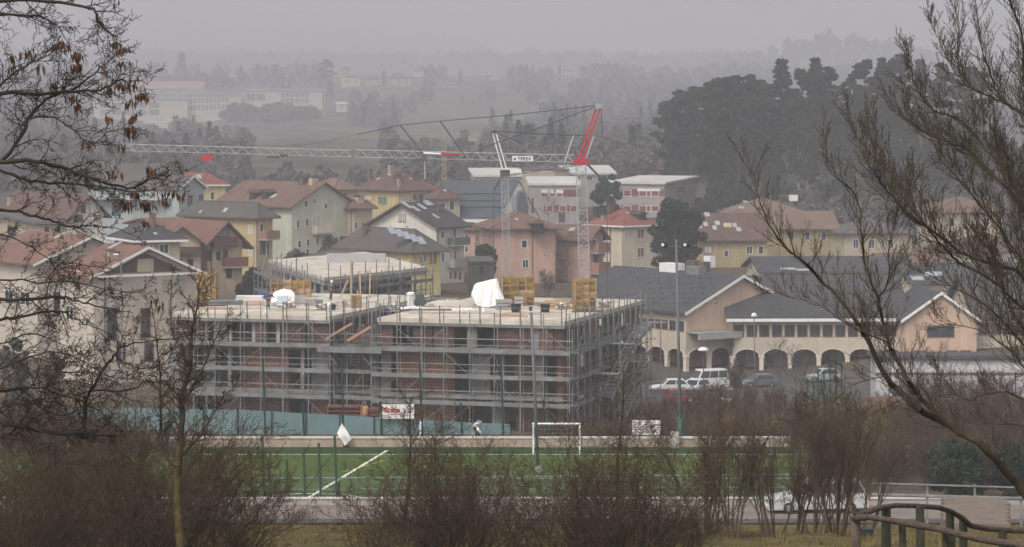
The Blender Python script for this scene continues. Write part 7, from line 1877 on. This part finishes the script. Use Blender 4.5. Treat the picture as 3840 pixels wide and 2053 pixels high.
for cx_, cy_, n in cl:
    dd = np.hypot(prj[:, 0] - cx_, prj[:, 1] - cy_); near = np.argsort(dd)[:14]
    for k in range(int(n * 1.3)):
        i = int(rn.choice(list(near))); p = Vector(A[i, 4:7]) + Vector((rn.gauss(0, .02), rn.gauss(0, .02), 0))
        L = rn.uniform(.055, .1); w_ = rn.uniform(.006, .011); a = rn.uniform(0, 3.14); t_ = Vector((math.cos(a), math.sin(a), 0)) * w_; dn = Vector((rn.gauss(0, .2), rn.gauss(0, .2), -1)).normalized() * L
        b_ = Vector((-t_.y, t_.x, 0)) * .8
        V += [p, p + dn * .35 + t_ + b_, p + dn, p + dn * .35 - t_ - b_, p, p + dn * .4 + b_ * 1.3, p + dn, p + dn * .4 - b_ * 1.3]
V = np.array([tuple(q) for q in V]); np_mesh('seed_pods', V, np.arange(len(V)).reshape(-1, 4), M_pod, lt)['kind'] = 'stuff'

# --- right tree: mossy many stemmed tree leaning in from the right
rn = random.Random(8)
PR = dict(steps=(6, 8, 6, 3), wob=(.06, .07, .09, .1), trop=(0.04, 0.055, 0.05, 0.05), up=(.5, .25, .15), rmin=0.0018, tip=.25, num=(10, 7, 3), ang=(42, 32, 30), ratio=(.55, .55, .42), t0=(.05, .2, .3), rmax=(.07, .0058, .0036, .0024))
S_ = []
d = 27.0; xt = XP(4150, d); gz = G(xt, d)
rt_ = thing('bare_maple', 'large bare mossy tree with many rising branches leaning in from the right picture edge', 'tree', (xt, d, gz))
S_ += [(xt, d, gz - .5, .22, xt - .15, d, gz + 1.4, .18, 0), (xt - .15, d, gz + 1.4, .18, xt - .1, d + .2, 20.5, .13, 0), (xt - .1, d + .2, 20.5, .13, xt - .2, d, 23.2, .08, 0)]
RL = [
 ([(4150, 2080), (3990, 1990), (3840, 1850), (3700, 1686), (3600, 1620), (3500, 1565), (3454, 1540), (3363, 1462), (3320, 1411), (3261, 1288), (3236, 1244), (3200, 1190), (3085, 1056), (3010, 980), (2965, 945), (2895, 865), (2842, 733), (2830, 640)], .06, .005, 58, .95),
 ([(3600, 1620), (3581, 1607), (3454, 1495), (3410, 1433), (3356, 1331), (3334, 1288), (3312, 1204), (3290, 1120), (3240, 972), (3231, 865), (3209, 733), (3120, 650), (3076, 540)], .036, .005, 46, .9),
 ([(3334, 1288), (3236, 1244), (3150, 1200), (3080, 1150), (2960, 1110), (2840, 1082)], .016, .003, 16, .6),
 ([(3290, 1120), (3330, 1060), (3335, 940), (3352, 840), (3380, 760), (3440, 640)], .018, .004, 24, .8),
 ([(3320, 1411), (3200, 1440), (3140, 1490), (3060, 1530), (2980, 1590)], .012, .003, 12, .6),
 ([(3454, 1500), (3380, 1500), (3260, 1560), (3200, 1620), (3180, 1680)], .011, .003, 10, .5),
 ([(4150, 1500), (3990, 1300), (3840, 1042), (3740, 1000), (3629, 960), (3540, 900), (3400, 800), (3330, 720), (3275, 644), (3230, 560), (3180, 450)], .05, .005, 58, .95),
 ([(4150, 1400), (3980, 1230), (3840, 1160), (3720, 1050), (3600, 985), (3500, 880), (3440, 800), (3390, 700), (3300, 600), (3260, 480)], .036, .004, 50, .9),
 ([(4150, 900), (3960, 800), (3840, 700), (3700, 560), (3608, 458), (3480, 397), (3430, 305), (3404, 203)], .04, .004, 40, .8),
 ([(4150, 1000), (3900, 820), (3760, 690), (3640, 570), (3557, 534), (3470, 500), (3404, 458), (3353, 381)], .03, .004, 34, .75),
 ([(4150, 620), (3950, 520), (3840, 430), (3760, 381), (3724, 305), (3684, 178), (3653, -20)], .035, .006, 34, .75),
 ([(3760, 381), (3660, 340), (3608, 305), (3590, 200), (3597, 102), (3587, -20)], .02, .004, 28, .6),
 ([(3608, 305), (3560, 240), (3520, 150), (3480, 60)], .01, .003, 16, .5),
 ([(4150, 520), (3920, 400), (3850, 300), (3831, 127), (3790, 20), (3775, -40)], .035, .008, 26, .7),
 ([(4150, 1250), (3950, 1000), (3870, 850), (3800, 700), (3740, 560), (3700, 420)], .04, .006, 44, .8),
 ([(4150, 1350), (3950, 1150), (3800, 930), (3700, 800), (3600, 680), (3520, 600)], .03, .005, 44, .8),
 ([(4150, 1700), (3960, 1450), (3840, 1300), (3740, 1180), (3620, 1100), (3500, 1040), (3420, 1010)], .03, .004, 34, .8),
 ([(4150, 1800), (3990, 1600), (3800, 1480), (3700, 1480), (3620, 1500), (3540, 1420), (3470, 1330)], .02, .004, 20, .7),
 ([(4150, 1640), (3990, 1420), (3840, 1230), (3760, 1090), (3720, 960), (3650, 870)], .03, .005, 36, .8),
 ([(3840, 1600), (3720, 1590), (3640, 1590)], .012, .005, 6, .5),
 ([(4150, 1100), (3960, 900), (3830, 760), (3690, 620), (3590, 560), (3480, 520)], .026, .004, 34, .8),
 ([(4150, 1750), (3980, 1560), (3860, 1400), (3760, 1290), (3640, 1230), (3500, 1210)], .024, .004, 30, .8),
 ([(4150, 760), (3980, 640), (3880, 520), (3840, 380), (3830, 200)], .026, .005, 30, .7),
 ([(4150, 1560), (4000, 1330), (3900, 1120), (3850, 960), (3820, 800)], .028, .005, 32, .8),
]
for pts, r0, r1, num, Lg in RL:
    mainl = pts[0][1] in (2080, 1620)
    limb(S_, pts, rn, PR, int(num * (1.15 if mainl else 1.6)), d0=27 + rn.uniform(-1.0, 1.4), dj=.5, r0=r0 * (.78 if mainl else .5), r1=r1 * .8, L=Lg * 1.3, lvl=0, t0=.12 if pts[0][0] == 4150 else .05)
twig_parts(S_, rt_, B_olive, mat('greyish_brown_twigs', (0.062, 0.047, 0.03), 0.9, 0.4, 2.0), .0075)

# --- small single trees
def free_tree(name, label, px, d, H, seed, pr, stems, mt, mw, rt=.012, group=None, cat='tree', spread=.35, lean=(0, 0)):
    rn = random.Random(seed); S_ = []; x = XP(px, d); g = G(x, d)
    r = thing(name, label, cat, (x, d, g), group)
    for k in range(stems):
        a = rn.uniform(0, 6.28); s = spread * (rn.uniform(.4, 1.0) if stems > 1 else .12)
        grow(S_, (x + math.cos(a) * .12 * (stems > 1) * rn.random() * 2, d + math.sin(a) * .1 * (stems > 1), g - .2), Vector((math.cos(a) * s + lean[0], math.sin(a) * s + lean[1], 1)), H * rn.uniform(.75, 1.05), pr['r0'] * rn.uniform(.7, 1.1), 0, pr, rn)
    twig_parts(S_, r, mt, mw, rt)
    return r, S_
rn = random.Random(12)
PS = dict(r0=.07, steps=(8, 7, 5, 3), wob=(.05, .1, .15, .17), trop=(0.06, 0.05, 0.03, 0.02), rmin=0.0034, tip=.15, num=(22, 8, 4), ang=(46, 42, 42), ratio=(.36, .5, .5), t0=(.28, .12, .15), rmax=(.09, .012, .0065, .0045))
S_ = []; d = 43.0; xg = XP(680, d); gz = G(xg, d)
yl = thing('lichen_tree', 'small bare tree with yellow lichen on its trunk in the left shrubs', 'tree', (xg, d, gz))
limb(S_, [(684, 2180), (678, 2053), (666, 1853), (669, 1737), (678, 1650), (682, 1523), (690, 1460), (715, 1380), (719, 1260), (739, 1150), (745, 1060)], rn, PS, 46, d0=d, dj=.15, r0=.085, r1=.008, L=1.9, t0=.34)
limb(S_, [(669, 1745), (631, 1727), (604, 1650), (603, 1523), (600, 1400), (585, 1270), (570, 1150)], rn, PS, 32, d0=d, dj=.3, r0=.034, r1=.006, L=1.6, t0=.2)
limb(S_, [(683, 1523), (740, 1420), (800, 1290), (850, 1200)], rn, PS, 20, d0=d, dj=.3, r0=.024, r1=.006, L=1.4, t0=.1)
limb(S_, [(672, 1720), (760, 1620), (830, 1500), (900, 1430)], rn, PS, 14, d0=d, dj=.3, r0=.02, r1=.005, L=1.0, t0=.1)
limb(S_, [(715, 1380), (650, 1250), (640, 1120), (648, 1010)], rn, PS, 12, d0=d, dj=.2, r0=.016, r1=.005, L=.9, t0=.1)
A = np.array(S_); low = (A[:, 3] > .03) & (A[:, 2] < ZP(1700, d) + .2)
V, Q = seg_mesh(A[low], 9); np_mesh('trunk', V, Q, B_lichen, yl, smooth=True)
twig_parts([s for s, l in zip(S_, low) if not l], yl, B_olive, B_shrub, .014, ('limbs', 'twigs'))
PT = dict(PS); PT.update(r0=.06, num=(26, 7, 3), rmin=.0045, trop=(.1, .03, 0, 0), ang=(52, 44, 40), ratio=(.42, .45, .5))
free_tree('young_tree', 'young bare tree in front of the red and white banner', 1508, 66, 4.4, 31, PT, 1, B_dark, B_dark, .016, 'young bare trees')
free_tree('young_tree', 'taller young bare tree in front of the scaffolding corner and goal', 2318, 66, 5.0, 37, PT, 1, B_dark, B_shrub, .016, 'young bare trees')
# --- big shrubs in the foreground
PB = dict(r0=.022, steps=(6, 5, 4, 3), wob=(.12, .18, .22, .25), trop=(0.03, 0.05, 0.04, 0.02), rmin=0.0042, tip=.25, num=(9, 6, 3), ang=(36, 42, 42), ratio=(.5, .5, .5), t0=(.2, .15, .1), rmax=(.03, .012, .007, .0055))
PB = dict(r0=.02, steps=(6, 5, 4, 3), wob=(.1, .17, .22, .25), trop=(-0.01, 0.03, 0.03, 0.02), rmin=0.0032, tip=.25, num=(10, 6, 3), ang=(38, 44, 44), ratio=(.5, .5, .5), t0=(.12, .12, .1), rmax=(.03, .009, .0055, .0042))
FS = {}
def thicket(lab, px, d, H, key, rot, wx=1.0):
    x = XP(px, d); g = G(x, d)
    if key not in FS:
        rn = random.Random(700 + key); S_ = []
        r = thing('bare_shrub', lab, 'shrub', (0, 0, 0), 'bare shrubs along the grass bank')
        for k in range(19):
            a = rn.uniform(0, 6.28); s = rn.uniform(.1, 1.05)
            grow(S_, (math.cos(a) * .35 * rn.random(), math.sin(a) * .35 * rn.random(), -.25), Vector((math.cos(a) * s, math.sin(a) * s, 1)), 2.6 * rn.uniform(.7, 1.1), .018 * rn.uniform(.6, 1.1), 0, PB, rn)
        twig_parts(S_, r, B_shrub, (B_shrub, mat('purple_brown_twigs', (0.068, 0.044, 0.027), 0.95, 0.3, 2.0), mat('warm_brown_twigs', (0.075, 0.048, 0.026), 0.95, 0.3, 2.0))[key % 3], .011, ('stems', 'twigs'))
        FS[key] = r; r.location = (x, d, g); r.rotation_euler.z = rot; r.scale = (H / 2.7 * wx, H / 2.7 * wx, H / 2.7)
    else: copy_thing(FS[key], lab, (x, d, g), rot, (H / 2.7 * wx, H / 2.7 * wx, H / 2.7), 'bare shrubs along the grass bank')
rn = random.Random(5)
for i, (px, d, H, wx, lab) in enumerate(((-20, 43, 2.3, 1.0, 'bare brown shrub at the lower left picture corner'), (120, 45, 2.7, 1.0, 'bare brown shrub second from the lower left corner'), (255, 44, 2.6, 1.0, 'bare brown shrub midway between the left corner and the lichen tree'), (380, 46, 2.9, 1.0, 'dense brown shrub second to the left of the lichen tree'), (500, 44, 2.7, 1.0, 'dense brown shrub touching the lichen tree from the left'), (600, 47, 3.0, 1.0, 'brown shrub directly behind the lichen trunk'), (720, 46, 2.7, 1.0, 'brown shrub touching the lichen trunk from the right'), (820, 47, 2.4, 1.0, 'outermost brown shrub right of the lichen tree'), (60, 54, 3.4, 1.1, 'taller shrub rising behind the lower left corner shrubs'), (290, 56, 3.5, 1.1, 'tall shrub standing behind the left shrub row'), (520, 55, 3.3, 1.1, 'tall shrub standing just behind and left of the lichen tree'),
        (1440, 48, 1.7, 1.0, 'low brown shrub at the left end of the middle thicket'), (1540, 49, 2.3, 1.0, 'brown shrub left of the densest middle one'), (1645, 50, 2.8, 1.0, 'dense dark shrub filling the middle of the lower edge'), (1740, 49, 2.5, 1.0, 'brown shrub right of the densest middle one'), (1830, 51, 2.1, .9, 'low brown shrub at the right end of the middle thicket'),
        (2120, 50, 2.7, 1.0, 'brown shrub at the left of the right thicket'), (2220, 51, 3.0, 1.0, 'densest tall shrub of the right thicket below the scaffolding corner'), (2320, 50, 2.9, 1.0, 'brown shrub in the middle of the right thicket'), (2425, 51, 2.7, 1.0, 'reddish brown shrub left of the coppiced stools'), (2520, 50, 1.7, 1.0, 'low dark shrub at the lower edge before the coppice'))):
    thicket(lab, px, d, H, i % 5, rn.uniform(0, 6.28), wx)
PC = dict(r0=.033, steps=(7, 5, 4, 3), wob=(.05, .1, .14, .16), trop=(0.01, 0.05, 0.06, 0.05), rmin=0.0042, tip=.2, num=(13, 8, 3), ang=(26, 30, 34), ratio=(.42, .5, .5), t0=(.3, .15, .2), rmax=(.05, .013, .007, .0055))
for i, (px, d, H, st, lab) in enumerate(((2650, 67, 3.4, 9, 'coppiced shrub with thick stems at the left of the row'), (2738, 66, 2.9, 8, 'dark coppiced shrub close beside the leftmost one'), (2905, 66, 3.0, 8, 'coppiced shrub with few spreading stems in the middle of the row'), (2968, 67, 2.8, 4, 'slender coppiced stems right of the middle shrub'), (3135, 65, 3.5, 16, 'broadest coppiced shrub in front of the white estate car'), (3050, 74, 3.4, 9, 'coppiced shrub behind the row in front of the car windows'), (3235, 76, 3.3, 8, 'rightmost coppiced shrub behind the tail of the white car'))):
    free_tree('coppiced_shrub', lab, px, d, H, 90 + i, PC, st, B_cop, B_cop, .012, 'coppiced shrubs on the grass', 'shrub', .34)
# --- shrubs on the bank at the far right of the field, and along its wall
PF = dict(r0=.04, steps=(5, 4, 3), wob=(.1, .16, .2), trop=(0.03, 0.05, 0.03), rmin=0.0115, tip=.4, num=(15, 11), ang=(34, 40), ratio=(.5, .5), t0=(.1, .1), rmax=(.05, .019, .013))
sp_ = {}
def bank(lab, px, d, H, m, key, rot):
    x = XP(px, d); g = G(x, d)
    if key not in sp_:
        rn = random.Random(hash(key) % 1000 if not isinstance(key, int) else key); S_ = []
        r = thing('bank_shrub', lab, 'shrub', (0, 0, 0), 'bare shrubs on the far bank')
        for k in range(15):
            a = rn.uniform(0, 6.28); s = rn.uniform(.15, .65)
            grow(S_, (math.cos(a) * .3 * rn.random(), math.sin(a) * .3 * rn.random(), -.2), Vector((math.cos(a) * s, math.sin(a) * s, 1)), 3.0 * rn.uniform(.7, 1.05), .04, 0, PF, rn)
        V, Q = seg_mesh(np.array(S_), 3); np_mesh('twigs', V, Q, m, r)
        sp_[key] = r; r.location = (x, d, g); r.scale = (H / 3,) * 3; return r
    return copy_thing(sp_[key], lab, (x, d, g), rot, (H / 3 * 1.1, H / 3, H / 3), 'bare shrubs on the far bank')
rn = random.Random(44)
rows = [(2050, 182, 2.4), (2150, 186, 3.0), (2250, 184, 2.6), (2340, 190, 3.0), (2440, 185, 2.4), (2520, 196, 2.6), (2600, 184, 3.0), (2690, 186, 3.4), (2770, 188, 3.2), (2850, 186, 3.6), (2930, 190, 3.4), (3010, 186, 3.8), (3090, 184, 3.6),
        (2480, 225, 2.6), (2570, 235, 2.4), (2660, 232, 3.2), (2740, 230, 3.6), (2830, 222, 3.4), (2900, 236, 3.0), (2990, 214, 3.2), (3180, 200, 4.0), (3270, 190, 4.4), (3360, 196, 4.0), (3450, 188, 4.6), (3540, 192, 4.2), (3640, 186, 4.8), (3740, 190, 4.6), (3830, 186, 5.0),
        (3140, 168, 3.0), (3230, 162, 3.4), (3320, 158, 3.0), (3420, 162, 3.4), (3520, 156, 3.2), (3620, 160, 3.6), (3720, 156, 3.4), (3820, 160, 3.6), (3380, 240, 3.4), (3500, 246, 3.4), (3620, 240, 3.6), (3740, 246, 3.6), (3300, 226, 3.0), (2440, 205, 2.8), (2540, 212, 2.8), (2630, 210, 3.2), (2720, 208, 3.4), (2810, 206, 3.4), (2900, 204, 3.4), (3060, 204, 3.4), (-60, 170, 3.0), (60, 176, 3.2), (180, 172, 3.0), (300, 174, 2.8), (420, 172, 2.6), (520, 171, 2.2), (640, 171, 1.9), (-40, 205, 3.0), (120, 212, 3.2), (260, 206, 3.0), (380, 210, 2.6)]
tints = [(B_redtw, 'reddish brown'), (B_ytw, 'yellowish brown'), (F_brown, 'dull brown')]
wh = {182: 'behind the field wall', 22: 'on the slope below the car park', 20: 'on the terraced slope', 16: 'at the right end of the field', 24: 'below the long low shed'}
bank_list = []
for i, (px, d, H) in enumerate(rows):
    k = 1 if (2580 < px < 2960 and d < 192 and i % 3) or (3150 < px < 3400 and i % 2) else (0 if i % 2 else 2)
    place = ('at the left edge of the field' if d < 190 else 'before the left apartment houses') if px < 700 else ('behind the field wall' if d < 198 and px < 3120 else ('on the slope below the car park' if px < 3120 else ('at the right end of the field' if d < 170 else ('below the long low shed' if d > 205 else 'on the terraced slope'))))
    bank_list.append((place, px, d, H, k))
ORD = 'first second third fourth fifth sixth seventh eighth ninth tenth eleventh twelfth thirteenth fourteenth fifteenth sixteenth seventeenth eighteenth nineteenth twentieth'.split()
cnt = {}
for i, (place, px, d, H, k) in enumerate(sorted(bank_list)):
    c = cnt.get(place, 0); cnt[place] = c + 1
    bank('%s bare shrub %s, %s from the left there' % (tints[k][1], place, ORD[c]), px, d, H, tints[k][0], 500 + k * 7 + i % 2, rn.uniform(0, 6))
round_ever('dark green evergreen shrub under the leaning right limb', 3590, 1640, 1830, 250, 150, 21, leaf=.075, n=60, name='evergreen_shrub', cat='shrub')
round_ever('second dark evergreen shrub at the right picture edge under the limb', 3800, 1660, 1840, 190, 152, 22, leaf=.075, n=50, name='evergreen_shrub', cat='shrub')
# small trees by the arcade and the pink house
PA = dict(r0=.06, steps=(5, 5, 4), wob=(.05, .12, .18), trop=(0.1, 0.06, 0.03), rmin=0.014, tip=.2, num=(26, 9), ang=(44, 40), ratio=(.5, .5), t0=(.3, .1), rmax=(.1, .03, .018))
for i, (px, d, H, lab, m) in enumerate(((2986, 268, 5.2, 'small bare tree with a round twiggy crown before the right arcade', F_bare), (3030, 272, 4.6, 'thin bare tree with reddish stem beside the round crowned one', B_redtw), (2768, 276, 3.6, 'bare bush tree before the corner of the right arcade', B_redtw), (2930, 280, 5.5, 'bare grey tree fanning out before the arches', F_bare), (2110, 384, 5.5, 'grey bare tree in front of the pink house balconies', F_bare), (2050, 372, 4.2, 'low bare tree under the pink house window', F_bare), (1765, 388, 4.5, 'pinkish bare tree between the white and pink houses', mat('pinkish_twigs', (0.2, 0.12, 0.12), 0.9, 0.2, 1.0)), (2060, 520, 8, 'bare grey tree in front of the school windows', F_bare), (840, 225, 3.2, 'thin bare sapling beyond the teal hoarding', F_bare))):
    free_tree('bare_tree', lab, px, d, H, 130 + i, PA, 1 if i not in (2, 5) else 4, B_bark, m, .03, 'bare trees among the buildings', 'tree')
# yellow twigged willow shrubs behind the near left slab
for px, d, lab in ((1120, 139, 'tiny bare shrub at the road edge on the left'), (1145, 139, 'second tiny bare shrub at the road edge'), (1085, 139.5, 'low dry twigs beside the tiny road edge shrubs')):
    free_tree('roadside_shrub', lab, px, d, 1.1, int(px), dict(PC, r0=.012, rmin=.007, steps=(5, 4, 3), num=(6, 3)), 7, B_cop, B_cop, .02, 'small shrubs at the road edge', 'shrub', .6)

# ------------------------------------------------------------------ rustic railing, box and grass tufts in the lower right corner
M_log = mat('weathered_log', (0.085, 0.062, 0.046), 0.95, 0.45, 11.0, 0.6); M_post = mat('green_treated_post', (0.032, 0.03, 0.018), 0.95, 0.35, 7.0, 0.4)
rl = thing('rustic_railing', 'rustic log handrails on dark posts curving along the path at the lower right', 'railing', P(3500, 2250, 25))
def log(pts, d0, d1, r, nm, m):
    n = len(pts); rn = random.Random(len(pts)); rows = []
    pp = [(P(x, y, d0 + (d1 - d0) * i / (n - 1)), r * rn.uniform(.88, 1.15)) for i, (x, y) in enumerate(pts)]
    for (a, ra), (b_, rb) in zip(pp[:-1], pp[1:]):
        for k in range(3):
            f0, f1 = k / 3, (k + 1) / 3; rows.append((*a.lerp(b_, f0), ra + (rb - ra) * f0, *a.lerp(b_, f1), ra + (rb - ra) * f1))
    V, Q = seg_mesh(rows, 9); return np_mesh(nm, V, Q, m, rl, smooth=True)
log([(3200, 1945), (3260, 1940), (3330, 1950), (3430, 1968), (3520, 1985), (3600, 2005), (3700, 2025), (3800, 2042), (3940, 2065)], 25.5, 22.0, .031, 'front_rail', M_log)
log([(3206, 1938), (3240, 1925), (3300, 1905), (3360, 1896), (3440, 1898), (3520, 1904), (3570, 1920), (3610, 1945), (3640, 1972), (3700, 1984), (3780, 1990), (3940, 1998)], 26, 29.5, .028, 'back_rail', M_log)
for px, yt, d_, r in ((3208, 1942, 25.5, .05), (3322, 1905, 26.8, .05), (3450, 1902, 27.2, .045), (3562, 1922, 28, .045), (3612, 1950, 28.4, .045), (3558, 2000, 23.8, .06), (3384, 1960, 24.6, .035), (3780, 2040, 22.6, .06), (3760, 1994, 29, .045)):
    p = P(px, yt, d_); g = G(p.x, d_); MB().bar((p.x + .01, d_, g - .3), (p.x, d_, p.z + .01), r, 8).build('post', M_log if px in (3208,) else M_post, rl, smooth=True)
p = onground(3252, 2012, 50); r = thing('utility_box', 'small dark lidded box on the lawn behind the rustic railing', 'box', p)
MB().box(p + Vector((-.15, -.1, -.1)), p + Vector((.15, .14, .17))).build('casing', mat('dark_green_grey_plastic', (0.02, 0.03, 0.032), 0.6), r); MB().box(p + Vector((-.17, -.12, .172)), p + Vector((.17, .16, .21))).build('lid', mat('dark_grey_plastic', (0.03, 0.034, 0.036), 0.5), r)
rng = np.random.default_rng(5); n = 26000; yy = 58 + 83 * rng.random(n) ** 1.4; xx = (rng.uniform(-300, 4100, n) - CX) * yy / F; zz = ground(xx, yy)
C = np.stack([xx, yy, zz], 1); hh = rng.uniform(.04, .12, n)[:, None]; a = rng.uniform(0, 6.28, n); t_ = np.stack([np.cos(a), np.sin(a), np.zeros(n)], 1) * .018; tip = np.stack([rng.normal(0, .04, n), rng.normal(0, .04, n), np.ones(n)], 1) * hh
V = np.stack([C - t_, C + t_, C + tip + t_ * .3, C + tip - t_ * .3], 1).reshape(-1, 3)
tag(np_mesh('grass', V, np.arange(4 * n).reshape(-1, 4), mat('dry_grass_blades', (0.08, 0.065, 0.02), 0.95, 0.3, 0.6, col2=(0.22, 0.17, 0.07), spec=0.0), org=(0, 90, 6)), 'short dry winter grass on the sloping bank', 'grass', kind='stuff')
